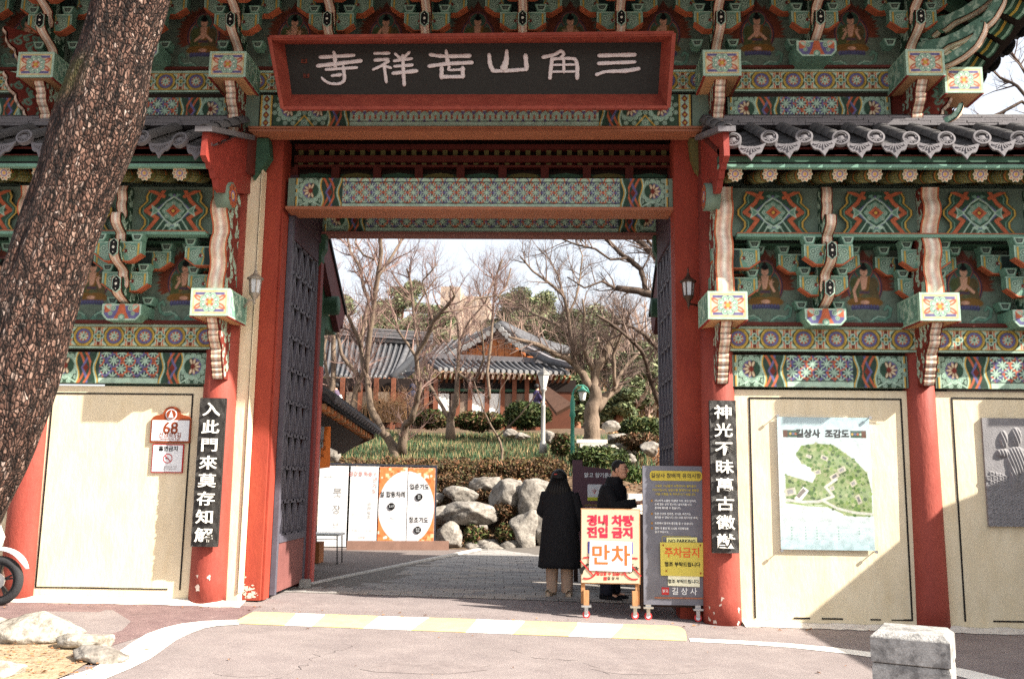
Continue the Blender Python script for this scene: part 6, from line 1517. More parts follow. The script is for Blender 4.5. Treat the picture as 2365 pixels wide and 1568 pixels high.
# ---- boulders and clipped shrubs of the rock garden
RK = [(1078, 1188, 60, 24, 10.3, 'long pale boulder lying level in the middle of the rock garden'), (1062, 1142, 38, 20, 10.9, 'pale stone with shrubs on top, upper left of the rock garden'), (1178, 1146, 46, 34, 10.6, 'tall domed pale boulder right of centre in the rock garden'),
      (1236, 1162, 30, 46, 10.2, 'upright mottled boulder just left of the woman in black'), (1034, 1240, 30, 34, 9.9, 'square pale boulder beside the banner stand post'), (1138, 1268, 56, 20, 9.7, 'low boulder at the foot of the rock garden beside the paving'),
      (1212, 1232, 30, 52, 9.9, 'tall grey boulder standing at the edge of the paving'), (1262, 1225, 22, 40, 9.9, 'grey boulder half hidden behind the long black coat'), (1238, 1122, 34, 16, 11.0, 'small flat topped stone at the upper right of the rock garden'),
      (1085, 1290, 40, 8, 9.2, 'flat slab lying at the edge of the paving near the banner stand'), (1105, 1224, 22, 12, 10.2, 'small stone wedged between two round shrubs'), (905, 1275, 30, 10, 9.6, 'low mossy stone under the banner stand'), (1000, 1152, 30, 14, 11.0, 'stone just above the right end of the banner stand'),
      (800, 1277, 24, 10, 9.6, 'pale stone under the first white banner'), (968, 1285, 26, 8, 9.5, 'thin stone under the orange banners'),
      (1120, 1116, 34, 18, 11.3, 'half buried stone in the brown shrubs above the domed boulder'), (1188, 1268, 26, 18, 9.6, 'low stone between the tall grey boulder and the paving'), (1094, 1262, 30, 20, 9.7, 'squat stone below the round green shrub'), (1206, 1172, 24, 30, 10.4, 'narrow upright stone between the domed and the mottled boulder'), (1030, 1192, 26, 20, 10.4, 'rounded stone at the left end of the long pale boulder')]
for k, (px, py, w_, h_, Y, lb) in enumerate(RK): rock(px, py, w_ * 1.15, h_ * 1.15, Y - (.45 if Y > 9.7 else .15), 70 + k, lb, 'boulder', 'boulders of the rock garden', None, 'boulder', .7)
SH = [(1168, 1180, 34, 26, 9.9, BR, 'round brown shrub between the long and the domed boulder'), (1098, 1238, 34, 28, 9.6, GR + BR, 'round green shrub below the long pale boulder'), (1172, 1230, 30, 26, 9.5, GR + BR, 'round green shrub left of the tall grey boulder'), (1030, 1120, 36, 30, 11.0, BR, 'brown shrub over the right end of the banner stand'),
      (1122, 1148, 34, 22, 10.8, BR, 'brown shrub left of the domed boulder'), (1058, 1216, 30, 18, 10.0, BR, 'low brown shrub under the left end of the long boulder'), (1222, 1190, 24, 30, 10.0, BR, 'brown shrub in the gap beside the upright mottled boulder'), (1252, 1262, 18, 22, 9.6, BR + GR, 'small shrub at the foot of the boulders behind the coat hem'),
      (1018, 1256, 20, 26, 9.6, GR + BR, 'green shrub at the foot of the banner stand post'), (1150, 1110, 46, 22, 11.5, BR, 'spreading brown shrub along the top of the boulders'), (870, 1272, 26, 12, 9.5, GR, 'tuft of green leaves under the middle banners')]
for k, (px, py, w_, h_, Y, cols, lb) in enumerate(SH): shrub('shrub', px, py, w_, h_, Y, 200 + k, lb, cols, 2600, .045, group='clipped shrubs among the boulders')
GD = [(62, 78, 42), (50, 64, 36), (76, 88, 46), (92, 92, 54)]
shrub('hedge_bush', 1218, 958, 60, 34, 20, 301, 'dark green clipped bush left of the white lamp post', GD, 7000, .08); shrub('hedge_bush', 1486, 990, 62, 30, 19, 302, 'dark green clipped bush on the upper right slope', GD, 6500, .08)
shrub('hedge_bush', 1385, 1062, 76, 36, 12.5, 303, 'dark green bush above the man in the dark coat', GD + [(72, 88, 44)], 6500, .06); shrub('hedge_bush', 1300, 1028, 30, 32, 15, 304, 'brownish bush between the two lamp posts', BR + GR, 2600, .06)
shrub('hedge_bush', 1000, 968, 54, 24, 21, 305, 'brown leaved hedge left of the pale forked tree', BR + GR, 4500, .08); shrub('hedge_bush', 1110, 972, 66, 26, 21, 306, 'brown leaved hedge under the bright paper doors', BR + GR, 4500, .08)
shrub('hedge_bush', 890, 952, 62, 30, 22, 307, 'straw coloured hedge behind the tiled wall coping', BR, 3600, .08); shrub('hedge_bush', 1455, 1110, 30, 40, 11.5, 308, 'green bush right of the man in the dark coat', GR, 2600, .06)
shrub('hedge_bush', 1478, 1020, 60, 22, 15, 309, 'straw and brown bush below the upper right bush', BR, 3000, .07)

pts2 = []
def scat2(a, b_, c, d, n, seed):
    q = random.Random(seed)
    for _ in range(n): g = G(q.uniform(a, b_), q.uniform(c, d)); pts2.append((g.x, g.y + .05, g.z + .08))
scat2(1010, 1262, 1098, 1262, 90, 4)
# ---- stuff: shrub belt, grass, leaves on the slope
def scatter(px0, px1, py0, py1, n, seed):
    q = random.Random(seed); out = []
    for _ in range(n): g = G(q.uniform(px0, px1), q.uniform(py0, py1)); out.append((g.x, g.y, g.z))
    return out
pts = scatter(765, 1300, 1082, 1100, 200, 1)
o = link('shrub_belt', leafmesh('shrub_belt', [(p[0], p[1], p[2] + .12) for p in pts], [.20] * len(pts), 22000, .045, BR + [(98, 84, 48)], seed=5)); o['kind'] = 'stuff'; o['label'] = 'belt of low brown shrubs along the top of the boulders'
o = link('rock_garden_shrubs', leafmesh('rock_garden_shrubs', pts2, [.15] * len(pts2), 9000, .04, BR + [(76, 60, 42), (66, 70, 40)], seed=15)); o['kind'] = 'stuff'; o['label'] = 'low dark brown shrubs filling the gaps between the boulders'
g_ = np.random.default_rng(9); N = 36000; X = g_.uniform(-6.5, 3.0, N); Y = g_.uniform(11.4, 23, N); Z = H(X, Y); hh = g_.uniform(.08, .26, N); a = g_.uniform(0, 6.28, N); wv = .018
v = np.stack([np.stack([X - wv * np.cos(a), Y - wv * np.sin(a), Z - .01], -1), np.stack([X + wv * np.cos(a), Y + wv * np.sin(a), Z - .01], -1), np.stack([X + g_.normal(0, .05, N), Y + g_.normal(0, .05, N), Z + hh], -1)], 1).reshape(-1, 3)
pal = np.array([lin(c) for c in ((72, 100, 66), (58, 86, 58), (96, 108, 64), (166, 142, 104), (66, 94, 70))]); ci = pal[g_.choice(5, N, p=[.22, .20, .16, .28, .14])] * g_.uniform(.7, 1.2, N)[:, None]
o = link('grass', grid_mesh('grass', v, np.arange(3 * N).reshape(N, 3), np.repeat(ci, 3, 0))); o['kind'] = 'stuff'; o['label'] = 'green grass with dry blades on the slope'
def litter(name, x0, x1, y0, y1, n, s, cols, seed, lb):
    g = np.random.default_rng(seed); X = g.uniform(x0, x1, n); Y = g.uniform(y0, y1, n); Z = H(X, Y) + .01 + g.random(n) * .04; c = np.stack([X, Y, Z], -1); a_ = g.normal(size=(n, 3)); a_[:, 2] *= .4; a_ /= np.linalg.norm(a_, axis=1)[:, None]; b_ = np.cross(a_, g.normal(size=(n, 3))); b_ /= np.linalg.norm(b_, axis=1)[:, None]; k = s * g.uniform(.5, 1.3, n)[:, None]
    v = np.stack([c - a_ * k, c + b_ * k * .6, c + a_ * k, c - b_ * k * .6], 1).reshape(-1, 3); cc = np.array([lin(x) for x in cols])[g.integers(0, len(cols), n)] * g.uniform(.6, 1.2, n)[:, None]
    o = link(name, grid_mesh(name, v, np.arange(4 * n).reshape(n, 4), np.repeat(cc, 4, 0))); o['kind'] = 'stuff'; o['label'] = lb
litter('fallen_leaves', -7, 9, 9.6, 13, 9000, .04, [(150, 110, 76), (120, 80, 54), (176, 140, 100), (96, 66, 46)], 3, 'brown fallen leaves among the boulders')
litter('fallen_leaves', 2.5, 14, 12, 30, 16000, .06, [(170, 120, 84), (196, 150, 112), (140, 96, 66)], 4, 'reddish fallen leaves under the trees on the upper right slope')
litter('dry_brush', -8, 14, 30, 46, 12000, .14, [(170, 140, 104), (196, 166, 126), (140, 116, 84)], 6, 'straw coloured dry brush on the woodland floor')

# ---- trees
def grow(b, pts, rad, depth, q, dens, tw, L0, spread=1.0):
    """side shoots along a limb, recursively"""
    n = len(pts)
    seg = [(pts[i + 1] - pts[i]).length for i in range(n - 1)]; tot = sum(seg)
    k = max(1, int(tot * dens))
    for _ in range(k):
        u = (q.random() ** .8) * tot; i = 0
        while i < n - 2 and u > seg[i]: u -= seg[i]; i += 1
        t = min(1, u / max(seg[i], 1e-4)); p = pts[i].lerp(pts[i + 1], t); r = rad[i] + (rad[i + 1] - rad[i]) * t
        d = (pts[i + 1] - pts[i]).normalized(); o = Vector((q.gauss(0, 1), q.gauss(0, .8), q.gauss(.25, .8))); o = (o - d * o.dot(d)).normalized()
        dd = (d * q.uniform(.5, 1.1) + o * q.uniform(.6, 1.1) * spread + Vector((0, 0, .25))).normalized(); L = L0 * q.uniform(.5, 1.2); r0 = min(r * .6, tw * 2.4 ** depth)
        P_ = [p]; c = p; m = 3 if depth else 2
        for s_ in range(m):
            dd = (dd + Vector((q.gauss(0, .2), q.gauss(0, .2), q.gauss(.06, .2)))).normalized(); c = c + dd * L / m; P_.append(c)
        R_ = [r0 * (1 - .8 * s_ / m) for s_ in range(m + 1)]
        b.tube(P_, R_, 4 if depth > 1 else 3, cap=False)
        if depth: grow(b, P_, R_, depth - 1, q, dens * 1.9, tw, L0 * .52, spread)
M_bark = mat('pale_bark', (124, 108, 92), .9, .25, 4, .6, 30, (88, 74, 64), cut=(.35, .65), stretch=(1, 1, .3)); M_bark2 = mat('dark_bark', (88, 74, 64), .9, .25, 4, .6, 30, (58, 48, 42), cut=(.35, .65), stretch=(1, 1, .3))
M_twig = mat('twig', (128, 104, 96), .9, .2, 3); M_twig2 = mat('grey_twig', (108, 92, 84), .9, .2, 3)
def tree(Y, limbs, label, bark, twig, seed, dens=3.0, tw=.0045, depth=2, L0=1.0, group='bare trees behind the gate', down=True):
    """limbs: lists of (px, py, width_px) traced at depth Y; the crowns are spread in depth"""
    q = random.Random(seed); p0 = P(*limbs[0][0][:2], Y); t = thing('bare_tree', label, 'tree', (p0.x, p0.y, p0.z), group); sc_ = (p0 - CAM).length / FPX; y0 = limbs[0][0][1]
    tb = MB(); wb = MB(); allb = []
    for li, L in enumerate(limbs):
        dy = q.uniform(-.35, .35) if li else 0; pts = []; rad = []
        for k, (x, y, w_) in enumerate(L): pts.append(P(x, y, Y + dy * k)); rad.append(w_ / 2 * sc_ * .86)
        # subdivide with slight wobble
        P2 = []; R2 = []
        for k in range(len(pts) - 1):
            for s_ in range(3):
                f = s_ / 3; v = pts[k].lerp(pts[k + 1], f); w2 = rad[k] + (rad[k + 1] - rad[k]) * f; P2.append(v + Vector((q.gauss(0, .12) * w2, q.gauss(0, .3) * w2, 0)) * (1 if s_ else 0)); R2.append(w2 * q.uniform(.94, 1.08))
        P2.append(pts[-1]); R2.append(rad[-1])
        if li == 0: P2.insert(0, P2[0] - Vector((0, 0, .35))); R2.insert(0, R2[0] * 1.25)
        (tb if li == 0 else MB()).tube(P2, R2, 10) if li == 0 else None
        if li: b = MB(); b.tube(P2, R2, 8); b.obj('limb', bark, t, True)
        s0 = 0 if li else len(P2) // 2
        grow(wb, P2[s0:], R2[s0:], depth, q, dens * 1.35, tw, L0)
    tb.obj('trunk', bark, t, True); o = wb.obj('twigs', twig, t); o['kind'] = 'stuff'; return t
yT = 14.6
tree(yT, [[(916, 1046, 30), (900, 1020, 24), (884, 1000, 22), (868, 965, 20), (855, 936, 18), (850, 891, 16), (845, 864, 14), (838, 842, 13), (833, 803, 12), (828, 770, 10)],
          [(833, 803, 11), (820, 765, 10), (806, 735, 8), (796, 715, 6), (785, 690, 4)], [(833, 803, 12), (841, 740, 11), (852, 694, 10), (839, 661, 10), (830, 615, 9), (809, 581, 7), (802, 549, 6), (798, 520, 5)],
          [(845, 864, 13), (852, 785, 15), (862, 717, 14), (873, 638, 13), (880, 581, 12), (877, 540, 10), (876, 500, 8)], [(873, 640, 10), (900, 600, 9), (925, 560, 7), (935, 530, 6)], [(868, 600, 7), (840, 590, 6), (820, 560, 4), (830, 530, 3)],
          [(927, 1047, 28), (936, 982, 20), (952, 966, 17), (963, 925, 15), (969, 891, 13), (961, 821, 12), (988, 774, 13), (1002, 740, 11), (1031, 708, 8), (1050, 683, 6), (1040, 660, 4)],
          [(961, 823, 10), (940, 792, 8), (918, 762, 7), (913, 728, 6), (893, 701, 5), (870, 685, 3)], [(1020, 722, 7), (1045, 717, 6), (1065, 715, 6), (1099, 690, 5), (1147, 683, 4), (1190, 700, 3)], [(1000, 745, 6), (990, 700, 5), (975, 650, 4), (1010, 610, 3)]],
     'bare tree forking in a low V on the grass slope, left of the middle', M_bark, M_twig, 11, L0=1.15)
tree(19.5, [[(1040, 992, 24), (1040, 965, 20), (1046, 950, 17), (1054, 925, 15), (1055, 891, 12), (1056, 860, 11), (1060, 819, 9), (1061, 785, 8), (1056, 740, 6), (1031, 694, 5)], [(1036, 965, 12), (1020, 936, 10), (993, 891, 9), (982, 870, 8), (975, 850, 7), (985, 800, 5)], [(1056, 860, 7), (1085, 880, 7), (1099, 875, 6), (1117, 830, 6), (1115, 785, 5), (1108, 740, 4)], [(1060, 790, 6), (1085, 740, 5), (1120, 700, 4), (1140, 650, 3)]],
     'pale forked tree in front of the bright paper doors of the hall', M_bark, M_twig, 12, L0=1.3)
tree(21, [[(766, 905, 16), (769, 889, 14), (771, 830, 13), (768, 762, 12), (762, 700, 9), (770, 640, 6)], [(766, 900, 10), (757, 876, 9), (748, 808, 8), (757, 762, 6), (752, 700, 4)], [(828, 905, 14), (825, 864, 13), (800, 835, 11), (789, 819, 10), (780, 774, 8), (775, 720, 5)], [(808, 960, 14), (822, 900, 14), (835, 870, 12), (842, 850, 10)]],
     'thin bare tree at the left in front of the tiled roof', M_bark, M_twig, 13, L0=1.3)
tree(18, [[(1366, 1015, 46), (1367, 980, 40), (1366, 948, 38), (1376, 915, 34), (1370, 891, 26), (1376, 853, 26), (1400, 815, 26), (1407, 796, 20), (1418, 769, 16), (1424, 740, 8)], [(1378, 945, 26), (1400, 914, 24), (1425, 898, 18), (1440, 880, 10)],
          [(1365, 900, 24), (1346, 862, 22), (1328, 842, 20), (1322, 800, 14), (1319, 785, 12), (1312, 728, 10), (1303, 685, 9), (1271, 656, 8), (1230, 626, 6), (1201, 592, 4)], [(1328, 842, 18), (1310, 828, 16), (1287, 819, 14), (1242, 796, 12), (1200, 785, 9), (1175, 778, 6)],
          [(1373, 855, 16), (1355, 825, 13), (1348, 808, 12), (1348, 751, 9), (1350, 724, 7), (1345, 690, 4)], [(1345, 830, 12), (1320, 790, 9), (1305, 758, 9), (1260, 737, 8), (1230, 724, 6), (1200, 700, 4)], [(1312, 728, 7), (1330, 690, 6), (1340, 640, 5), (1345, 590, 4), (1330, 550, 3)], [(1303, 690, 7), (1290, 640, 5), (1270, 600, 4), (1240, 570, 3)],
          [(1420, 891, 10), (1416, 819, 9), (1434, 774, 7), (1445, 730, 5)], [(1418, 900, 13), (1430, 870, 12), (1450, 840, 10), (1480, 810, 8)]],
     'old mossy tree with a thick forked trunk on the right of the slope', M_bark, M_twig2, 14, dens=3.2, L0=1.25)
tree(13, [[(1600, 1010, 40), (1580, 900, 34), (1560, 780, 30), (1540, 690, 28), (1511, 683, 20), (1475, 672, 20), (1423, 665, 16)], [(1490, 674, 13), (1488, 650, 14), (1480, 622, 15), (1455, 600, 14), (1434, 586, 13), (1408, 560, 12), (1387, 540, 11), (1370, 515, 9)], [(1560, 700, 22), (1545, 640, 20), (1527, 608, 18), (1495, 574, 17), (1452, 538, 15), (1425, 510, 12)], [(1530, 610, 8), (1520, 580, 8), (1500, 560, 8), (1480, 535, 7)],
          [(1450, 596, 8), (1410, 600, 6), (1375, 575, 6), (1330, 565, 5), (1280, 545, 4)], [(1550, 860, 14), (1538, 830, 12), (1510, 795, 12), (1491, 774, 11), (1460, 755, 9), (1434, 747, 7), (1400, 742, 5)], [(1520, 930, 12), (1502, 876, 12), (1492, 835, 10), (1480, 808, 10), (1452, 780, 9), (1407, 744, 8), (1378, 728, 6)], [(1425, 668, 9), (1390, 650, 6), (1350, 665, 5), (1310, 640, 3)]],
     'dark limbed tree reaching in from the right across the sky', M_bark2, M_twig2, 15, dens=3.4, L0=1.0)
tree(24, [[(1130, 900, 8), (1125, 860, 8), (1135, 780, 8), (1140, 700, 7), (1145, 640, 6), (1160, 600, 5)], [(1140, 700, 5), (1170, 660, 5), (1180, 620, 4)], [(1138, 720, 5), (1110, 690, 4), (1100, 650, 3)]], 'slim bare tree rising behind the timber gable', M_bark, M_twig, 16, dens=3, L0=1.5)
tree(26, [[(960, 870, 8), (965, 800, 8), (955, 720, 8), (950, 660, 7), (940, 620, 5)], [(955, 720, 6), (985, 670, 5), (1010, 640, 3)], [(953, 700, 6), (925, 660, 5), (905, 630, 4)]], 'slim reddish bare tree behind the left roof', M_bark, M_twig, 17, dens=3, L0=1.6)
tree(12.2, [[(1158, 1066, 8), (1160, 1040, 7), (1155, 1020, 6), (1148, 1005, 6), (1135, 985, 5), (1118, 950, 4), (1108, 920, 3), (1095, 880, 2)], [(1150, 1008, 4), (1175, 985, 4), (1200, 960, 4), (1228, 925, 3), (1245, 900, 2)], [(1130, 975, 3), (1150, 940, 3), (1155, 900, 2), (1175, 870, 2)]], 'young thin sapling on the grass in front of the boulders', M_bark, M_twig, 18, dens=1.5, L0=.5, depth=1)
for (px, py0, py1, s_, lb) in ((905, 900, 975, 21, 'dry stalks'),):
    b = MB(); q = random.Random(2)
    for _ in range(160):
        x = px + q.gauss(0, 32); p = P(x, py1, s_); h = q.uniform(.5, 1.3); b.tube([p, p + Vector((q.gauss(0, .12), q.gauss(0, .1), h * .6)), p + Vector((q.gauss(0, .25), q.gauss(0, .2), h))], [.012, .008, .004], 3)
    o = b.obj('dry_stalks', mat('dry_stalk', (176, 140, 104), .9, .2)); o['kind'] = 'stuff'; o['label'] = 'tangle of straw coloured dry stalks before the hall'
tree(9, [[(2560, 420, 16), (2470, 330, 12), (2400, 262, 9), (2360, 235, 7), (2310, 262, 7), (2270, 275, 4)], [(2400, 262, 9), (2350, 200, 7), (2310, 180, 6), (2290, 160, 4)], [(2440, 300, 9), (2390, 200, 8), (2350, 140, 6), (2320, 110, 4)]], 'bare tree whose branches show at the upper right corner under the eave', M_bark2, M_twig2, 19, dens=2.6, L0=.8)

# ---- pines
NG = [(92, 104, 72), (106, 116, 80), (122, 128, 92), (80, 92, 68), (132, 136, 102)]
def pine(px, py, Y, hpx, wpx, seed, label, lean=0, n=9000, clumps=26, low=.3):
    q = random.Random(seed); base = P(px, py, Y); s_ = (base - CAM).length / FPX; base.z = Hf(base.x, base.y); h = hpx * s_; w_ = wpx * s_
    t = thing('pine_tree', label, 'tree', tuple(base), 'pine trees behind the hall'); b = MB(); pts = [Vector((0, 0, -.3))]; 
    for k in range(1, 6): pts.append(Vector((lean * s_ * k / 5 + q.gauss(0, .1 * w_), q.gauss(0, .08 * w_), h * k / 5 * .95)))
    b.tube(pts, [.28, .24, .2, .15, .1, .04], 8); b.obj('trunk', mat('pine_bark', (128, 88, 66), .9, .3, 4, .4), t, True, loc=base)
    cs = []; rs = []; lb = MB()
    for k in range(clumps):
        u = low + (1 - low) * (k + .5) / clumps; a = q.uniform(0, 6.28); r = w_ * (.25 + .75 * q.random()) * math.sin(min(1, (1.15 - u) * 2.2) * 1.57); i = min(4, int(u * 5)); c = pts[i].lerp(pts[i + 1], u * 5 - i) if u < 1 else pts[-1]
        p = c + Vector((r * math.cos(a), r * math.sin(a) * .7, q.uniform(.0, .5))); cs.append(tuple(p)); rr = w_ * q.uniform(.34, .55); rs.append((rr, rr, rr * .6)); lb.tube([c, c.lerp(p, .6) + Vector((0, 0, -.1)), p], [.07, .05, .02], 5)
    lb.obj('limbs', mat('pine_bark', (128, 88, 66)), t, True, loc=base)
    link('crown', leafmesh('crown', cs, rs, n, .17, NG, seed=seed, flatten=.5, up=.35, shell=.5), t, base)
PN = [(1300, 900, 52, 260, 62, 'pine tree right of the timber gable, widest crown'), (1380, 900, 60, 230, 70, 'pine tree behind the old mossy tree'), (1455, 930, 44, 200, 56, 'pine tree near the right door leaf'), (1520, 940, 50, 230, 60, 'pine tree partly hidden by the right door leaf'), (1235, 880, 66, 250, 60, 'pine tree rising over the right slope of the hall roof'), (1170, 860, 74, 220, 60, 'pine tree behind the timber gable'),
      (1010, 850, 64, 230, 60, 'green pine above the tiled roof in the middle'), (930, 850, 70, 270, 66, 'tall round topped pine left of the middle'), (870, 850, 60, 250, 60, 'pine tree behind the tall twin trunked bare tree'), (770, 850, 56, 290, 56, 'pine tree beside the rear gable on the left'), (1425, 920, 36, 120, 44, 'small low pine on the slope at the right'), (1330, 930, 40, 120, 46, 'small low pine beside the green lamp post')]
for k, (px, py, Y, hp, wp, lb) in enumerate(PN): pine(px, py, Y, hp, wp, 500 + k, lb, q.uniform(-20, 20), 15000)
# far wood: one mass of bare crowns on the hill
q = random.Random(77); protos = []
for k in range(3):
    b = MB(); q2 = random.Random(k)
    tr_ = [Vector((0, 0, 0)), Vector((q2.gauss(0, .2), 0, 2)), Vector((q2.gauss(0, .4), 0, 4.2)), Vector((q2.gauss(0, .6), 0, 6.5))]; b.tube(tr_, [.16, .12, .08, .03], 5); grow(b, tr_, [.16, .12, .08, .03], 2, q2, 1.5, .016, 2.6)
    protos.append((np.array(b.v), b.f))
V = []; F = []; n0 = 0
for _ in range(120):
    y = q.uniform(42, 96); x = q.uniform(-.30, .20) * (y + 10); pv, pf = protos[q.randrange(3)]; s_ = q.uniform(.75, 1.25); a = q.uniform(0, 6.28); R = np.array([[math.cos(a), -math.sin(a), 0], [math.sin(a), math.cos(a), 0], [0, 0, 1]]); vv = pv @ R.T * s_ + np.array([x, y, Hf(x, y)])
    V.append(vv); F += [tuple(i_ + n0 for i_ in f) for f in pf]; n0 += len(pv)
me = bpy.data.meshes.new('far_wood'); me.from_pydata(np.concatenate(V).tolist(), [], F); me.materials.append(mat('far_twig', (142, 120, 108), .9, .25, .3)); o = link('far_wood', me); o['kind'] = 'stuff'; o['label'] = 'far hillside wood of bare reddish brown trees'
pts = [(x_, y_, Hf(x_, y_) + q.uniform(.5, 3)) for x_, y_ in ((q.uniform(-.32, .24) * (yy + 10), yy) for yy in [q.uniform(46, 100) for _ in range(230)])]
o = link('far_undergrowth', leafmesh('far_undergrowth', pts, [q.uniform(1.2, 2.4) for _ in pts], 42000, .22, [(150, 122, 92), (118, 112, 70), (88, 104, 58), (170, 138, 108), (104, 116, 68)], seed=8)); o['kind'] = 'stuff'; o['label'] = 'brown and green undergrowth of the far hillside'
# apartment block on the hill
ap = thing('apartment_block', 'pale apartment block on the hill behind the bare branches', 'building', tuple(P(1040, 740, 125)))
for (xa, xb, ya, yb, yy) in ((1018, 1062, 662, 740, 125), (1066, 1128, 684, 745, 130)):
    a_, b_ = P(xa, ya, yy), P(xb, yb, yy); o = MB().box(a_.x, b_.x, yy, yy + 10, b_.z - 4, a_.z).obj('wall', mat('apartment_wall', (176, 160, 144), .8, .05, .4), ap)
    w2 = (b_.x - a_.x)
    for r_ in range(3):
        for c_ in range(3): MB().box(a_.x + w2 * (.1 + .3 * c_), a_.x + w2 * (.26 + .3 * c_), yy - .03, yy, a_.z - 1.6 - r_ * 1.5, a_.z - .8 - r_ * 1.5).obj('window', mat('far_window', (150, 142, 134), .3), o)

# ================================================================== the hall (hanok) behind the slope
han = thing('temple_hall', 'low timber hall with grey tiled roofs, an orange plank gable and bright paper doors', 'building', (-2, 27, 3.6))
M_ht = mat('hall_roof_tile', (98, 98, 100), .7, .2, 3, .2, 20, (66, 66, 70), cut=(.35, .65)); M_hd = mat('hall_roof_groove', (52, 54, 58), .9, .2); M_hp = mat('pale_tile_end', (142, 142, 142), .8, .1)
M_tim = mat('hall_timber', (86, 48, 32), .7, .2, 3); M_timo = mat('orange_planks', (206, 128, 74), .7, .15, 2, 0, 10, (176, 100, 58), stretch=(6, 1, 1)); M_paper = mat('paper_door', (236, 236, 232), .8, .03)
def slope(TL, TR, BL, BR_, n, sag, ends=True, name='tile_row'):
    """roof slope between a ridge line and an eave line, built row by row with a sag"""
    TL, TR, BL, BR_ = map(Vector, (TL, TR, BL, BR_)); N = 6
    def pt(u, v): a = TL.lerp(TR, u); b = BL.lerp(BR_, u); p = a.lerp(b, v); p.z -= sag * math.sin(pi * v) * 1.0; return p
    dk = MB(); vs = [pt(i / n, j / N) + Vector((0, 0, -.06)) for i in range(n + 1) for j in range(N + 1)]; dk.add(vs, [(i * (N + 1) + j, i * (N + 1) + j + 1, (i + 1) * (N + 1) + j + 1, (i + 1) * (N + 1) + j) for i in range(n) for j in range(N)])
    o = dk.obj('roof_slope', M_hd, han, True)
    wrow = (BR_ - BL).length / n
    for i in range(n):
        P_ = [pt((i + .5) / n, j / N) for j in range(N + 1)]; b = MB(); b.tube(P_, wrow * .30, 8); b.obj(name, M_ht, o, True)
        if ends: d = (P_[-1] - P_[-2]).normalized(); b = MB(); b.tube([P_[-1] - d * .02, P_[-1] + d * .05], wrow * .36, 10); b.obj('tile_end', M_hp, o)
    return o
def Q(px, py, Y): return P(px, py, Y)
# left block: ridge to eave, rows running down to the right
slope(Q(655, 772, 31.5), Q(935, 792, 33), Q(655, 862, 27.0), Q(905, 872, 28.2), 22, .18)
slope(Q(935, 792, 33), Q(985, 800, 33), Q(905, 872, 28.2), Q(940, 862, 29.5), 3, .1)
for (a, b_, r) in ((Q(655, 770, 31.5), Q(1000, 792, 33), .16),):
    bb = MB(); bb.tube([a, a.lerp(b_, .5), b_], r, 10); bb.obj('ridge', M_ht, han, True)
    for k in range(5): c = MB(); c.bar(a + Vector((0, -.1, .10 + .09 * k)), b_ + Vector((0, -.1, .10 + .09 * k)), .3, .06); c.obj('ridge_course', M_ht if k % 2 else M_tilelt, han)
bb = MB(); bb.tube([Q(985, 800, 32), Q(950, 830, 30.5), Q(925, 855, 29), Q(905, 872, 28)], .16, 8); bb.obj('hip_ridge', M_hd, han, True)
bb = MB(); bb.add([Q(960, 815, 31), Q(1000, 832, 30), Q(940, 872, 28.5), Q(915, 875, 28.6)], [(0, 1, 2, 3)]); bb.obj('roof_valley', M_hd, han)
# right block: gable, skirt roof, upper slopes
slope(Q(975, 822, 28.6), Q(1288, 838, 28.2), Q(1010, 852, 26.6), Q(1318, 862, 26.2), 23, .05)
bb = MB(); bb.bar(Q(985, 822, 28.5), Q(1295, 836, 28.1), .35, .22); bb.obj('ridge_course', M_tilelt, han)
g0, g1, g2 = Q(1050, 828, 28.9), Q(1232, 833, 28.8), Q(1152, 772, 29.0)
n_ = 11
for i_ in range(n_):
    a = g0.lerp(g1, i_ / n_); b_ = g0.lerp(g1, (i_ + .94) / n_); um = (i_ + .5) / n_; hz = lambda u: (g2.z - g0.z) * (1 - abs(u - .55) / .55 if u < .55 else 1 - (u - .55) / .45) * .8 + .1
    bb = MB(); bb.box(a.x, b_.x, a.y, a.y + .08, a.z - .1, a.z + max(.12, hz(um))); bb.obj('gable_plank', M_timo, han)
bb = MB(); bb.add([g0 + Vector((-.6, .2, 0)), g1 + Vector((.5, .2, 0)), g2 + Vector((0, .2, .3))], [(0, 1, 2)]); bb.obj('gable_back', M_tim, han)
for (A_, B_, s_) in ((Q(1150, 752, 28.4), Q(1225, 812, 28.3), 1), (Q(1150, 752, 28.4), Q(1040, 815, 28.5), -1)):
    for k in range(4): c = MB(); c.bar(A_ + Vector((0, -.12 * k + .9, .07 * k)), B_ + Vector((s_ * .2, -.12 * k + .9, .07 * k)), .8 - .16 * k, .06); c.obj('verge_course', M_ht if k % 2 else M_tilelt, han)
    for k in range(11):
        p_ = A_.lerp(B_, k / 10) + Vector((0, -.1, -.05 - .12 * math.sin(pi * k / 10))); c = MB(); c.tube([p_, p_ + Vector((0, .5, .1))], .12, 10); c.obj('verge_tile', M_hp if k % 1 == 0 else M_ht, han)
slope(Q(1152, 748, 30), Q(1160, 748, 34), Q(1268, 815, 28.8), Q(1330, 810, 34), 10, .15, False)
slope(Q(1000, 800, 31.5), Q(1150, 750, 29.5), Q(985, 822, 29), Q(1052, 822, 28.9), 8, .05, False)
bb = MB(); bb.tube([Q(1225, 812, 28.2), Q(1262, 832, 27.4), Q(1300, 842, 26.6), Q(1326, 848, 26.0)], [.15, .15, .14, .10], 10); bb.obj('hip_ridge', M_ht, han, True)
for k in range(4): c = MB(); c.bar(Q(1215, 806 - k * 2.4, 28.4), Q(1275, 835 - k * 2.4, 27.2), .3, .05); c.obj('hip_course', M_tilelt, han); c = MB(); c.bar(Q(1275, 835 - k * 2.4, 27.2), Q(1322, 846 - k * 2, 26.1), .26, .05); c.obj('hip_course', M_tilelt, han)
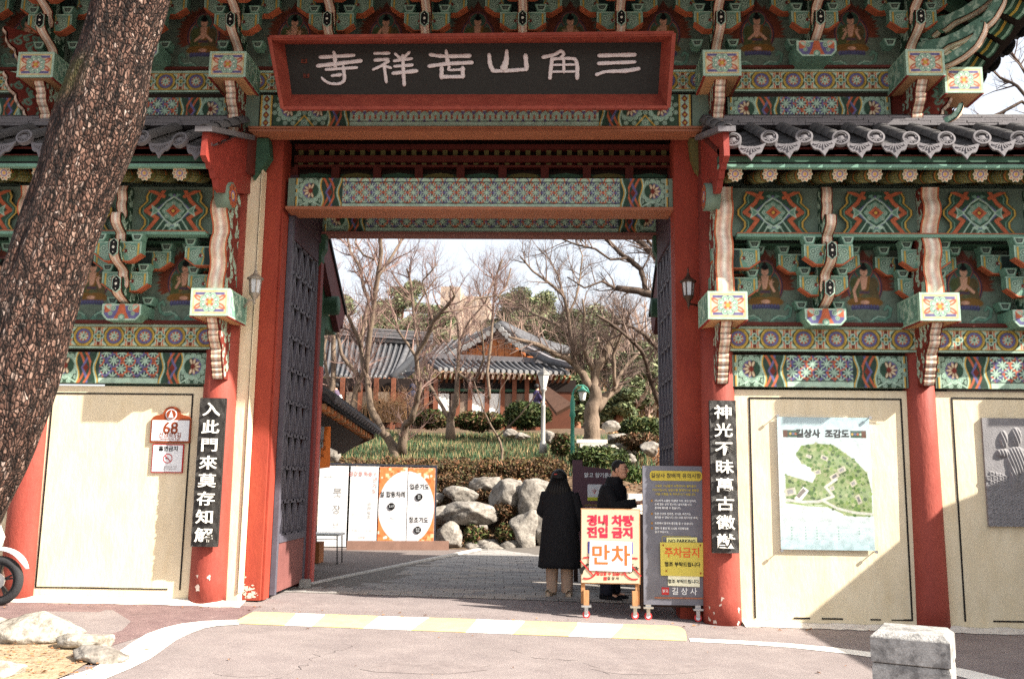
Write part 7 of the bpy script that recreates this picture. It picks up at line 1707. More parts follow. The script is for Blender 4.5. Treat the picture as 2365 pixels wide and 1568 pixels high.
# rafters, walls, posts, doors
M_rft = mat('rafter_brown', (112, 70, 46), .8, .2)
def strut(px0, py0, px1, py1, Ya, Yb_, r, m, nm): c = MB(); c.tube([Q(px0, py0, Ya), Q(px1, py1, Yb_)], r, 6); c.obj(nm, m, han)
for k in range(26): x = 1012 + k * 12.2; strut(x, 862 + k * .3, x - 6, 884, 26.8, 27.2, .055, M_rft, 'rafter')
for k in range(16): x = 745 + k * 11; strut(x, 874, x - 4, 892, 27.2, 27.6, .055, M_rft, 'rafter')
a_, b_ = Q(700, 880, 27.2), Q(1330, 985, 27.2); zt, zb = Q(1100, 876, 27.2).z, 3.5
bx('hall_wall', M_tim, han, a_.x, b_.x - .2, 27.2, 27.5, zb, zt); bx('dark_board', mat('dark_wood_band', (30, 20, 16)), han, a_.x, b_.x, 27.15, 27.2, Q(1100, 903, 27.15).z, zt)  # near-black brown wood between the door heads and the rafters
bx('decor_rail', M_dgreen, han, Q(960, 900, 27.0).x, Q(1240, 900, 27.0).x, 27.0, 27.15, Q(1100, 904, 27.0).z, Q(1100, 898, 27.0).z)
def door2(x0, x1, m, y0=909, y1=972):
    p0, p1 = Q(x0, y0, 27.05), Q(x1, y1, 27.05); o = bx('paper_door', m, han, p0.x, p1.x, 27.0, 27.05, p1.z, p0.z)
    return o
for x0, x1 in ((1013, 1036), (1090, 1120), (1131, 1159), (1221, 1240)): door2(x0, x1, M_paper)
M_lat = mat('door_lattice', (168, 150, 130), .8, .1)
for x0, x1 in ((1042, 1052), (1063, 1083), (1163, 1184), (1192, 1216), (800, 826), (838, 862), (872, 900)):
    p0, p1 = Q(x0, 909 if x0 > 950 else 905, 27.04), Q(x1, 972 if x0 > 950 else 950, 27.04); o = bx('lattice_door', mat('lattice_paper', (120, 104, 92), .9, .1), han, p0.x, p1.x, 27.0, 27.04, p1.z, p0.z); n_ = 5; w_ = p1.x - p0.x; h_ = p0.z - p1.z
    c = MB()
    for k in range(-8, 12):
        xa = p0.x + w_ * k / 8
        for d_ in (1, -1):
            pts = [(xa, 0), (xa + d_ * h_, h_)]; t0 = max(0, ((p0.x - xa) / d_ if d_ > 0 else (xa - p1.x))); t1 = min(h_, ((p1.x - xa) if d_ > 0 else (xa - p0.x)))
            if t1 > t0 + .02: c.bar((xa + d_ * t0, 26.99, p1.z + t0), (xa + d_ * t1, 26.99, p1.z + t1), .018, .01, up=(0, 1, 0))
    c.obj('lattice', M_lat, o)['kind'] = 'stuff'
for x in (738, 790, 832, 868, 908, 985, 1006, 1057, 1086, 1125, 1161, 1188, 1217, 1243): p_ = Q(x, 900, 26.93); bx('post', mat('orange_post', (120, 72, 52), .7, .15), han, p_.x - .09, p_.x + .09, 26.93, 27.05, 3.4, zt)
# awning board leaning beside the hall corner
aw = thing('lean_to_roof', 'dark slanting board roof beside the hall corner, right of the white lamp', 'roof', tuple(Q(1290, 930, 24)))
c = MB(); c.add([Q(1245, 900, 25), Q(1262, 890, 25), Q(1322, 932, 23), Q(1285, 952, 23)] + [v_ + Vector((0, .1, -.12)) for v_ in (Q(1245, 900, 25), Q(1262, 890, 25), Q(1322, 932, 23), Q(1285, 952, 23))], [(0, 1, 2, 3), (7, 6, 5, 4), (0, 4, 5, 1), (1, 5, 6, 2), (2, 6, 7, 3), (3, 7, 4, 0)]); c.obj('board', mat('awning_brown', (92, 66, 52), .8, .2), aw)

# ================================================================== lamp posts, steps, walls
def lamp(px, py0, py1, Y, m, label, style):
    g = Q(px, py1, Y); tp = Q(px, py0, Y); t = thing('lamp_post', label, 'lamp post', tuple(g)); x, y = g.x, g.y
    b = MB()
    if style == 'w':
        b.lathe([(.11, g.z), (.10, g.z + .25), (.062, g.z + .35), (.06, g.z + 1.3), (.07, g.z + 1.33), (.045, g.z + 1.36), (.042, tp.z - .65), (.09, tp.z - .6), (.09, tp.z - .55)], (x, y, 0), 14); b.obj('pole', m, t, True)
        b = MB(); b.lathe([(.07, tp.z - .55), (.16, tp.z - .18)], (x, y, 0), 4); b.obj('glass', mat('lamp_glass', (206, 206, 200), .3), t); b = MB(); b.lathe([(.19, tp.z - .18), (.15, tp.z - .1), (.04, tp.z), (.01, tp.z + .05)], (x, y, 0), 4); b.obj('roof', mat('lamp_grey', (120, 118, 114), .5), t)
    else:
        b.lathe([(.07, g.z - .1), (.055, g.z + .3), (.05, tp.z - .9), (.085, tp.z - .85), (.06, tp.z - .7), (.07, tp.z - .5), (.03, tp.z - .3), (.01, tp.z - .2)], (x, y, 0), 14); b.obj('pole', m, t, True)
        b = MB(); b.tube([(x, y, tp.z - .5), (x + .03, y, tp.z - .15), (x + .14, y, tp.z - .02), (x + .3, y, tp.z - .02), (x + .4, y, tp.z - .1), (x + .44, y, tp.z - .22)], .022, 8); b.obj('arm', m, t, True)
        b = MB(); b.lathe([(.012, tp.z + .0), (.03, tp.z - .05), (.06, tp.z - .1), (.14, tp.z - .16), (.14, tp.z - .19)], (x + .27, y, 0), 14); b.obj('roof', m, t, True); b = MB(); b.lathe([(.11, tp.z - .19), (.07, tp.z - .42), (.03, tp.z - .45)], (x + .27, y, 0), 8); b.obj('glass', mat('lamp_glass', (206, 206, 200)), t)
lamp(1254, 852, 1046, 15.2, mat('white_metal', (158, 156, 152), .4, .1), 'white lamp post with a square lantern beside the clipped bush', 'w')
lamp(1322, 888, 1050, 14.2, mat('verdigris_metal', (60, 128, 110), .5, .15), 'green lamp post with a curved arm and a hanging lantern', 'g')
def steps(pxs, label, m):
    t = thing('stone_steps', label, 'steps', tuple(Q(*pxs[0][:2], pxs[0][4])))
    for x0, y0, x1, y1, Y in pxs: a, b_ = Q(x0, y0, Y), Q(x1, y1, Y); MB().box(a.x, b_.x, Y, Y + .5, b_.z, a.z).obj('step', m, t)
M_st = mat('pale_step_stone', (206, 200, 190), .9, .1, 3, .4, 30)
steps([(1332, 1014, 1452, 1024, 16.6), (1340, 1024, 1400, 1034, 16.2), (1395, 1026, 1462, 1036, 15.8), (1415, 1036, 1475, 1048, 15.4)], 'pale granite steps at the foot of the old mossy tree', M_st)
steps([(1452, 1140, 1500, 1152, 9.6), (1448, 1152, 1500, 1164, 9.3), (1450, 1166, 1500, 1180, 9.0), (1440, 1182, 1500, 1200, 8.7), (1430, 1204, 1500, 1235, 8.4)], 'pale stone steps glimpsed behind the arm of the man in the dark coat', M_st)
for k, (px, py, w_, h_, Y, lb) in enumerate(((1445, 1058, 26, 14, 13, 'pale stone with shadowed side right of the dark bush'), (1500, 1035, 26, 18, 14, 'pale boulder near the right door leaf'), (1408, 985, 22, 14, 17, 'rounded stone right of the old trunk'), (1425, 1015, 26, 14, 15.5, 'dark stone beside the upper steps'), (1440, 1030, 18, 10, 15, 'small dark stone at the end of the upper steps'), (1180, 1003, 20, 12, 17, 'flat stone on the grass left of the white lamp'), (1205, 1008, 22, 9, 17, 'low stone at the foot of the clipped bush'), (1270, 1010, 22, 18, 16, 'pale square stone behind the white lamp post'), (760, 1045, 24, 26, 10.5, 'pale rock above the first white banner'))): rock(px, py, w_, h_, Y, 120 + k, lb, 'boulder', 'stones on the slope')

# ---- tiled wall running back on the left, with notice cloth
tw_ = thing('tiled_wall', 'low wall with a grey tiled coping running back from the left door', 'wall', (-3.7, 5, 0))
z0_, z1_ = 2.62, 2.34; ya, yb = 2.75, 6.5
bx('wall', mat('wall_plaster', (150, 130, 110), .9, .15), tw_, -4.3, -4.05, ya, 4.2, -.1, 2.25)
def cz(y, dx): t = (y - ya) / (yb - ya); return z0_ + (z1_ - z0_) * t - dx
c = MB(); c.add([(-3.85, ya, cz(ya, -.32)), (-3.12, ya, cz(ya, .06)), (-3.12, yb, cz(yb, .06)), (-3.85, yb, cz(yb, -.32)), (-3.85, ya, cz(ya, -.22)), (-3.12, ya, cz(ya, .14)), (-3.12, yb, cz(yb, .14)), (-3.85, yb, cz(yb, -.22))], [(0, 1, 2, 3), (7, 6, 5, 4), (0, 4, 5, 1), (1, 5, 6, 2), (2, 6, 7, 3), (3, 7, 4, 0)]); c.obj('coping', M_hd, tw_)
for k in range(17):
    y = ya + .1 + k * .225; b = MB(); b.tube([(-3.86, y, cz(y, -.36)), (-3.45, y, cz(y, -.15)), (-3.06, y, cz(y, .04))], .062, 8); b.obj('cover_tile', M_tile, tw_, True); b = MB(); b.tube([(-3.09, y + .11, cz(y, .05)), (-3.04, y + .11, cz(y, .09))], .06, 8); b.obj('drip_tile', M_tilelt, tw_)
    MB().box(-3.35, -3.18, y - .05, y + .05, cz(y, .22), cz(y, .14)).obj('dentil', M_timo if k % 2 else M_wood, tw_)
c = MB(); c.add([(-3.3, ya, cz(ya, .24)), (-3.3, yb, cz(yb, .24)), (-3.7, yb, cz(yb, .5)), (-3.7, ya, cz(ya, .5))], [(0, 1, 2, 3)]); c.obj('soffit', M_dark, tw_)
c = MB(); c.prism([(-3.8, cz(yb, .5)), (-3.14, cz(yb, .2)), (-3.14, cz(yb, .06)), (-3.85, cz(yb, -.3))], 'y', yb - .02, yb + .06); c.obj('end_board', M_tim, tw_)
hc = thing('hanging_banner', 'white and orange cloth notice hanging beside the left door leaf', 'banner', tuple(Q(740, 1030, 3.6)))
c = MB(); n = 8; vs = []
for i_ in range(n + 1):
    t = i_ / n
    for j_ in range(9): u = j_ / 8; p_ = Q(718 + (6 + 40 * u) * (1 - .30 * t * (1 - u)) - 2 * t, 985 + 100 * t - 6 * t * u, 3.6 + .06 * math.sin(u * 5 + t * 3)); vs.append(p_)
W_ = MB(); O_ = MB(); fs = [(i_ * 9 + j_, i_ * 9 + j_ + 1, (i_ + 1) * 9 + j_ + 1, (i_ + 1) * 9 + j_) for i_ in range(n) for j_ in range(8)]
W_.add(vs, [f for k, f in enumerate(fs) if (k % 8) < 5 - (k // 8) // 4]); W_.obj('white_cloth', M_signw, hc, True); O_.add(vs, [f for k, f in enumerate(fs) if (k % 8) >= 5 - (k // 8) // 4]); O_.obj('orange_cloth', mat('banner_orange', (236, 130, 60), .7, .1, 20), hc, True)
p_ = Q(738, 1028, 3.5); lettering([('신행', 0, .05, .09, 0, 0), ('안내', .02, -.05, .09, 0, 0), ('교육', .02, -.16, .07, 0, 0)], M_black, hc, (p_.x, p_.y, p_.z))
c = MB(); c.prism([(Q(x, y, 3.3).x, Q(x, y, 3.3).z) for x, y in ((713, 972), (723, 968), (717, 990), (715, 1012), (718, 1035), (724, 1052), (722, 1056), (714, 1046), (711, 1020), (711, 995))], 'y', 3.28, 3.33); c.obj('curved_bracket', mat('carved_brown', (138, 96, 74), .7, .2), hc)
pp = Q(719, 1160, 2.6); o = bx('red_post', mat('pinkish_red', (196, 96, 88), .6, .08), None, pp.x - .04, pp.x + .05, 2.6, 2.75, Hf(pp.x, 2.6), 3.0); tag(o, 'pinkish red post just behind the left door leaf', 'post')

# ---- banner stand
bs = thing('banner_stand', 'dark frame holding four tall paper banners, two white and two orange edged', 'banner stand', tuple(Q(870, 1290, 9.3)))
YB = 9.3; M_fr = mat('stand_frame', (58, 60, 70), .5, .1)
tl, trr, blf, brr = Q(735, 1072, YB), Q(1007, 1079, YB), Q(735, 1260, YB), Q(1002, 1266, YB)
MB().bar(tl + Vector((-.02, 0, .02)), trr + Vector((.02, 0, .02)), .05, .04).obj('top_rail', M_fr, bs); MB().bar(blf, brr, .03, .03).obj('bottom_rail', M_fr, bs)
for px in (734, 1007): a = Q(px, 1074, YB); MB().box(a.x - .025, a.x + .025, YB - .02, YB + .02, Hf(a.x, YB), a.z).obj('leg', M_fr, bs)
MO = mat('bright_orange', (240, 120, 60), .6, .05); MP = [M_black, mat('faint_red_print', (190, 110, 100)), mat('grey_print', (168, 164, 160)), M_signw, MO]
for k, (xa, xb, ya_, yb_) in enumerate(((739, 803, 1075, 1262), (806, 871, 1076, 1263), (875, 938, 1078, 1265), (942, 1001, 1080, 1266))):
    a, b_ = Q(xa, ya_, YB - .03), Q(xb, yb_, YB - .03); W_, H_ = b_.x - a.x, a.z - b_.z; cv = Cv(W_, H_, (.86, .87, .88), .011)
    if k == 0:
        cv.rect(W_ * .72, W_ * .95, .12, .5, (.80, .81, .82)).rect(W_ * .6, W_ * .8, .12, .34, (.76, .77, .78)).line([(W_ * .25, .28), (W_ * .4, .36), (W_ * .6, .30)], .01, (.5, .5, .45))
    if k == 1:
        cv.circ(W_ * .42, H_ * .42, W_ * .34, (.80, .81, .82))
        for i_ in range(9): cv.line([(W_ * (.16 + i_ * .06), H_ * (.30 + .02 * (i_ % 3))), (W_ * (.16 + i_ * .06), H_ * (.54 - .015 * (i_ % 2)))], .008, (.45, .46, .48))
    if k >= 2:
        cv.rect(0, W_, 0, H_, (.85, .24, .08)); q2 = random.Random(k)
        for _ in range(60):
            x_, y_ = q2.uniform(0, W_), q2.choice((q2.uniform(0, H_ * .2), q2.uniform(H_ * .8, H_))); c_ = q2.choice(((.9, .45, .2), (.92, .8, .66), (.8, .16, .05), (.9, .6, .35))); (cv.circ if q2.random() < .6 else (lambda x, y, r, c: cv.rect(x - r, x + r, y - r, y + r, c)))(x_, y_, q2.uniform(.015, .045), c_)
        cx_ = W_ * (1.0 if k == 2 else 0.0); cv.ell(cx_, H_ * .5, W_ * .98, H_ * .455, (.87, .86, .88))
    t_ = {0: [('붓', W_ * .62, H_ * .66, .22, 2, .0), ('장', W_ * .60, H_ * .45, .2, 2, 0), ('난', W_ * .6, H_ * .26, .14, 2, 0), ('서예 특별전', W_ * .3, H_ * .86, .045, 2, 0)],
          1: [('금강경 독송', W_ * .40, H_ * .90, .105, 1, .001), ('1', W_ * .86, H_ * .90, .11, 1, 0), ('년', W_ * .86, H_ * .83, .11, 1, 0), ('기', W_ * .86, H_ * .755, .11, 1, 0), ('도', W_ * .86, H_ * .685, .11, 1, 0), ('金', W_ * .72, H_ * .53, .08, 2, 0), ('剛', W_ * .72, H_ * .475, .08, 2, 0), ('般', W_ * .72, H_ * .42, .08, 2, 0), ('若', W_ * .72, H_ * .365, .08, 2, 0), ('2026. 1. 1 ~ 12. 31', W_ * .5, H_ * .205, .055, 2, 0), ('50만원', W_ * .5, H_ * .115, .055, 1, 0)],
          2: [('설 합동차례', W_ * .5, H_ * .655, .135, 0, .002, .85), ('화요일', W_ * .5, H_ * .36, .035, 0, 0), ('오전 10시', W_ * .5, H_ * .33, .035, 2, 0), ('극락전', W_ * .5, H_ * .26, .035, 2, 0)],
          3: [('입춘기도', W_ * .45, H_ * .76, .13, 0, .002, .9), ('정초기도', W_ * .45, H_ * .345, .13, 0, .002, .9), ('입제 2월 3일', W_ * .45, H_ * .55, .035, 2, 0), ('회향 2월 4일', W_ * .45, H_ * .52, .035, 2, 0), ('오전 10시', W_ * .45, H_ * .12, .035, 2, 0)]}[k]
    o = painted('banner', cv, bs, a.x, YB - .03, b_.z); lettering(t_, MP, o, (0, -.008, 0))
    for (u, v_, s_) in {2: [(.47, .51, '2.17')], 3: [(.44, .635, '2.3\n2.4'), (.42, .225, '2.19\n2.25')]}.get(k, []):
        c = MB(); c.lathe([(.075, 0), (.075, .004)], (0, 0, 0), 24); c.v = [(W_ * u + v[0], -.012 + -v[2], H_ * v_ + v[1]) for v in c.v]; c.obj('date_disc', M_black, o); lettering([(s_, W_ * u, H_ * v_, .06 if '\n' not in s_ else .045, 3, .001)], MP, o, (0, -.02, 0))
# dark wooden kerb below the stand
a, b_ = G(722, 1318), G(1000, 1296); c = MB(); c.bar((a.x - .4, 8.6, Hf(a.x, 8.6) + .08), (b_.x, 9.0, Hf(b_.x, 9) + .08), .08, .2); o = c.obj('planter_edge', mat('edging_wood', (124, 96, 84), .8, .15)); tag(o, 'long brown timber edge of the planting bed under the banner stand', 'kerb')

# ---- folding table, box, stone block
YF = 5.4; tb_ = thing('folding_table', 'small white folding table in front of the first banner', 'table', tuple(Q(745, 1318, YF)))
a, b_ = Q(702, 1236, YF), Q(784, 1236, YF); zt = a.z; M_tw = mat('table_top', (214, 214, 210), .5, .05)
MB().box(a.x, b_.x, YF - .05, YF + .45, zt, zt + .035).obj('table_top', M_tw, tb_)
for xx in (a.x + .12, b_.x - .04):
    for yy in (YF, YF + .38): b = MB(); b.tube([(xx, yy, zt), (xx + .02, yy, Hf(xx, yy))], .012, 8); b.obj('leg', mat('leg_grey', (92, 90, 90), .4), tb_, True)
MB().bar((a.x + .12, YF, zt - .06), (b_.x - .04, YF, zt - .06), .012, .012).obj('brace', MATS['leg_grey'], tb_)
a, b_ = Q(704, 1252, YF + .1), Q(735, 1318, YF + .1); o = MB().box(a.x - .1, b_.x, YF + .1, YF + .45, Hf(a.x, YF), a.z).obj('wooden_box', mat('box_brown', (156, 96, 56), .7, .15, 5)); tag(o, 'brown wooden box standing under the folding table', 'box')
g = G(704, 1358); o = link('kerb_block', rockmesh((.1, .1, .11), 9, 3, .05, M_granite)); 
bm = bmesh.new(); bmesh.ops.create_cube(bm, size=1); bmesh.ops.bevel(bm, geom=bm.edges[:], offset=.06, segments=2, affect='EDGES'); bm.to_mesh(o.data); bm.free(); o.scale = (.13, .14, .12); o.location = (g.x, g.y, g.z + .055); tag(o, 'small pale stone block stopping the left door leaf', 'stone')
o = MB(); o.box(-.064, .064, -.064, .064, 0, .05)

# ---- plum information board behind the people
ib = thing('information_board', 'plum coloured board with a lotus leaflet, behind the woman and the man', 'notice board', tuple(Q(1395, 1175, 3.2)))
YI = 3.2; pts = [(Q(x, y, YI).x, Q(x, y, YI).z) for x, y in ((1322, 1290), (1322, 1062), (1345, 1062), (1345, 1076), (1411, 1083), (1411, 1290))]; c = MB(); c.prism(pts, 'y', YI, YI + .05); c.obj('board', mat('plum_board', (92, 66, 76), .6, .06), ib)
a, b_ = Q(1357, 1118, YI - .01), Q(1390, 1156, YI - .01); MB().box(a.x, b_.x, YI - .006, YI, b_.z, a.z).obj('leaflet', M_signw, ib); MB().box(a.x, b_.x, YI - .009, YI - .0065, b_.z, b_.z + .05).obj('leaflet_foot', mat('leaflet_lime', (200, 208, 70)), ib)
c = MB(); cx, cz_ = (a.x + b_.x) / 2, (a.z + b_.z) / 2 + .01
for k in range(-2, 3): t = k * .45; c.tube([(cx, YI - .008, cz_ - .03), (cx + .035 * math.sin(t) - .008, YI - .008, cz_ + .02 * math.cos(t)), (cx + .045 * math.sin(t), YI - .008, cz_ + .045 * math.cos(t)), (cx + .02 * math.sin(t) + .006, YI - .008, cz_ + .01)], .0022, 3)
c.obj('lotus_drawing', mat('print_red', (190, 80, 70)), ib)
p_ = Q(1380, 1098, YI - .01); lettering([('맑고 향기롭게', 0, 0, .075, 0, .002)], M_signw, ib, (p_.x + .02, YI - .008, p_.z)); p_ = Q(1372, 1170, YI); lettering([('소식지를 받아보실 분은', 0, .02, .03, 0, 0), ('종무소에 문의해 주세요', 0, -.02, .028, 1, 0)], [M_by, M_signw], ib, (p_.x, YI - .008, p_.z))
for x in (1330, 1400): p_ = Q(x, 1290, YI); MB().box(p_.x - .03, p_.x + .03, YI, YI + .05, Hf(p_.x, YI), p_.z + .02).obj('leg', M_dark, ib)
# ================================================================== PEOPLE
M_skin = mat('skin', (206, 156, 128), .55, .06, 8); M_blk = mat('black_coat', (20, 20, 24), .85, .25, 14, .4, 50); M_hair = mat('black_hair', (18, 15, 14), .5, .2, 30, .5, 90); M_trs = mat('beige_trousers', (172, 146, 126), .85, .12, 6, .3, 30); M_shoe = mat('pale_shoes', (196, 176, 152), .7, .1); M_nav = mat('navy_trousers', (30, 32, 44), .8, .2)
def skin_mesh(name, J, E, m, sub=2):
    me = bpy.data.meshes.new(name); me.from_pydata([j[0] for j in J], E, []); o = bpy.data.objects.new(name, me); scene.collection.objects.link(o)
    md = o.modifiers.new('s', 'SKIN'); md.use_smooth_shade = True
    for i, j in enumerate(J):
        r = j[1] if hasattr(j[1], '__len__') else (j[1], j[1]); me.skin_vertices[0].data[i].radius = r
    me.skin_vertices[0].data[0].use_root = True; s2 = o.modifiers.new('u', 'SUBSURF'); s2.levels = sub; s2.render_levels = sub
    bpy.context.view_layer.update(); r = bpy.data.meshes.new_from_object(o.evaluated_get(bpy.context.evaluated_depsgraph_get())); bpy.data.objects.remove(o); r.materials.clear(); r.materials.append(m); r.name = name; return r
def body(h, arms, lean=(0, 0), head=(0, 0), stance=.09, rot=0):
    """one continuous figure facing -Y; arms: ((elbow, wrist) left, right) in metres at 1.75 m height"""
    k = h / 1.75; lx, ly = lean
    J = [((0, 0, .95), (.15, .11)), ((lx * .4, ly * .4, 1.15), (.14, .10)), ((lx * .8, ly * .8, 1.36), (.17, .11)), ((lx, ly, 1.46), (.10, .08)), ((lx + head[0] * .3, ly + head[1] * .3, 1.53), (.055, .06)), ((lx + head[0] * .7, ly + head[1] * .7, 1.62), (.072, .085)), ((lx + head[0], ly + head[1], 1.71), (.06, .075))]
    E = [(i, i + 1) for i in range(6)]
    for s_ in (-1, 1):
        b = len(J); J += [((s_ * stance, 0, .86), (.095, .10)), ((s_ * stance * 1.1, -.01, .48), (.062, .065)), ((s_ * stance * 1.15, .01, .10), (.042, .045)), ((s_ * stance * 1.2, -.06, .045), (.042, .035)), ((s_ * stance * 1.3, -.16, .035), (.035, .025))]; E += [(0, b)] + [(b + i, b + i + 1) for i in range(4)]
        el, wr, fin = arms[0 if s_ < 0 else 1]; b = len(J); sh = (lx + s_ * .175, ly, 1.385); J += [(sh, (.036, .036)), (el, (.042, .042)), (wr, (.028, .024))]; E += [(2, b), (b, b + 1), (b + 1, b + 2)]
        W_ = Vector(wr); D = (W_ - Vector(el)).normalized(); side = D.cross(Vector((0, 0, 1))); side = side.normalized() if side.length > .1 else Vector((1, 0, 0)); pm = W_ + D * .07; b2 = len(J); J.append((tuple(pm), (.036, .02))); E.append((b + 2, b2)); dn = side.cross(D).normalized()
        if dn.z > 0: dn = -dn
        for f in range(4):
            o_ = side * (.018 * (f - 1.5)); L = (.032, .036, .034, .027)[f]; c = len(J)
            p1 = pm + o_ + D * .03; p2 = p1 + (D * .8 + dn * .5 * fin) * L; p3 = p2 + (D * .3 + dn * 1.0 * fin) * L * .8; J += [(tuple(p1), .009), (tuple(p2), .008), (tuple(p3), .0065)]; E += [(b2, c), (c, c + 1), (c + 1, c + 2)]
        c = len(J); t1 = W_ + D * .03 + side * -.03 * s_ + dn * .012; t2 = t1 + (D * .6 + dn * .5) * .035; J += [(tuple(t1), .010), (tuple(t2), .008)]; E += [(b + 2, c), (c, c + 1)]
    J = [((p[0] * k, p[1] * k, p[2] * k), tuple(np.array(r if hasattr(r, '__len__') else (r, r)) * k)) for p, r in J]
    return skin_mesh('body', J, E, M_skin)
def garment(name, rings, m, par, n=28, fold=.0, seed=1, loc=None, rot=None, cap=True):
    q = random.Random(seed); fr = [(q.choice((3, 4, 5, 7, 9, 11)), q.uniform(0, 6), q.uniform(.4, 1)) for _ in range(5)]; vs = []; fs = []; R_ = []
    for i in range(len(rings) - 1):
        for t in range(4): R_.append([a + (b - a) * t / 4 for a, b in zip(rings[i], rings[i + 1])])
    R_.append(list(rings[-1]))
    for i, (cx, cy, cz_, rx, ry, f) in enumerate(R_):
        for k in range(n):
            t = 2 * pi * k / n; s_ = 1 + fold * f * sum(w_ * math.sin(fq * t + ph + i * .15 * (1 if fq > 4 else -1)) for fq, ph, w_ in fr) / 3
            e = .85; c, s = math.cos(t), math.sin(t); vs.append((cx + rx * s_ * abs(c) ** e * (1 if c > 0 else -1), cy + ry * s_ * abs(s) ** e * (1 if s > 0 else -1), cz_ + fold * .05 * f * math.sin(5 * t + i)))
    for i in range(len(R_) - 1):
        for k in range(n): fs.append((i * n + k, i * n + (k + 1) % n, (i + 1) * n + (k + 1) % n, (i + 1) * n + k))
    if cap: fs.append(tuple(range(n))[::-1]); fs.append(tuple(range((len(R_) - 1) * n, len(R_) * n)))
    b = MB(); b.add(vs, fs); return b.obj(name, m, par, True, loc, rot)
def sleeve(par, pts, rad, m, loc, rot, seed=1, name='sleeve'):
    q = random.Random(seed); P_ = []; R_ = []
    for i in range(len(pts) - 1):
        for t in range(5): f = t / 5; P_.append(Vector(pts[i]).lerp(Vector(pts[i + 1]), f)); R_.append((rad[i] + (rad[i + 1] - rad[i]) * f) * (1 + .05 * math.sin((i * 5 + t) * 1.9)))
    P_.append(Vector(pts[-1])); R_.append(rad[-1]); b = MB(); b.tube(P_, R_, 14); return b.obj(name, m, par, True, loc, rot)
def shoes(par, pos, m, loc, rot, sole=None):
    for (x, y, a) in pos:
        b = MB(); c, s = math.cos(a), math.sin(a)
        def T(u, v, z): return (x + u * c - v * s, y + u * s + v * c, z)
        vs = []; fs = []; prof = [(-.13, .030, .085), (-.11, .040, .10), (-.05, .043, .10), (.02, .046, .075), (.09, .05, .055), (.14, .042, .045), (.165, .02, .035)]
        for (v, w_, z) in prof:
            for u, zz in ((-w_, 0), (-w_ * .95, z * .6), (-w_ * .5, z), (w_ * .5, z), (w_ * .95, z * .6), (w_, 0)): vs.append(T(u, -v, zz))
        for i in range(len(prof) - 1):
            for k in range(5): fs.append((i * 6 + k, i * 6 + k + 1, (i + 1) * 6 + k + 1, (i + 1) * 6 + k))
            fs.append((i * 6 + 5, i * 6, (i + 1) * 6, (i + 1) * 6 + 5))
        fs.append((0, 1, 2, 3, 4, 5)); fs.append(tuple((len(prof) - 1) * 6 + k for k in range(6))[::-1]); b.add(vs, fs); b.obj('shoe', m, par, True, loc, rot)

# ---- woman seen from behind in a long black coat
g = G(1292, 1376); L = Vector((g.x, g.y, Hf(g.x, g.y))); wm = thing('person', 'person seen from behind in a long black coat, beige trousers and pale shoes', 'person', tuple(L)); R0 = (0, 0, pi - .15)
hdn = ((-.26, -.03, 1.12), (-.23, -.10, .90), .5); link('body', body(1.60, (hdn, ((.24, -.10, 1.15), (.13, -.24, 1.08), .8)), (.02, -.04), (.0, -.05), .10), wm, L, R0)
garment('coat', [(0, 0, .36, .285, .21, 1.2), (0, 0, .55, .27, .20, 1), (0, 0, .75, .25, .185, .8), (0, 0, .92, .235, .175, .5), (.0, -.01, 1.08, .215, .15, .4), (.01, -.02, 1.22, .215, .15, .3), (.02, -.03, 1.33, .20, .13, .2), (.02, -.04, 1.38, .12, .10, .1), (.02, -.04, 1.42, .08, .08, 0)], M_blk, wm, 36, .06, 3, L, R0)
sleeve(wm, [(-.17, -.02, 1.31), (-.25, -.03, 1.05), (-.24, -.09, .84)], [.075, .075, .06], M_blk, L, R0); sleeve(wm, [(.18, -.03, 1.31), (.25, -.09, 1.06), (.15, -.22, .99)], [.075, .075, .06], M_blk, L, R0)
garment('collar', [(.02, -.03, 1.34, .15, .12, .5), (.02, -.03, 1.40, .14, .12, .5), (.02, -.03, 1.45, .11, .10, .4)], M_blk, wm, 24, .08, 5, L, R0)
b = MB(); b.ball((.02, -.06, 1.50), (.112, .12, .13), 18, 12); b.ball((.02, .0, 1.38), (.138, .09, .15), 16, 10); b.ball((.01, .03, 1.28), (.125, .07, .12), 14, 8)
for v_ in range(24): a = v_ / 24 * 2 * pi; b.tube([(.02 + .08 * math.cos(a), -.03 + .07 * abs(math.sin(a)), 1.50), (.02 + .145 * math.cos(a), .01 + .08 * abs(math.sin(a)), 1.36), (.02 + .125 * math.cos(a * 1.1), .04 + .06 * abs(math.sin(a)), 1.20)], [.025, .025, .006], 6)
b.obj('hair', M_hair, wm, True, L, R0)
MB().box(.03, .07, .035, .045, 1.55, 1.565).obj('hair_clip', mat('clip_red', (170, 60, 50), .4), wm, False, L, R0)
for s_ in (-1, 1): garment('trouser_leg', [(s_ * .10, .0, .05, .068, .075, 1.2), (s_ * .10, .0, .09, .07, .078, 1.5), (s_ * .10, .0, .25, .078, .082, .7), (s_ * .095, 0, .5, .088, .095, .3), (s_ * .09, 0, .8, .10, .11, 0)], M_trs, wm, 20, .08, 7 + s_, L, R0)
shoes(wm, [(-.12, -.02, .1), (.12, -.02, -.15)], M_shoe, L, R0)

# ---- man in a dark coat turned to the grey board
g = G(1405, 1380); L = Vector((g.x + .02, g.y - .1, 0)); L.z = Hf(L.x, L.y); mn = thing('person', 'man with glasses in a black padded coat reaching a hand toward the grey board', 'person', tuple(L)); a_ = math.radians(58); R0 = (0, 0, a_)
T = Matrix.Rotation(a_, 3, 'Z')
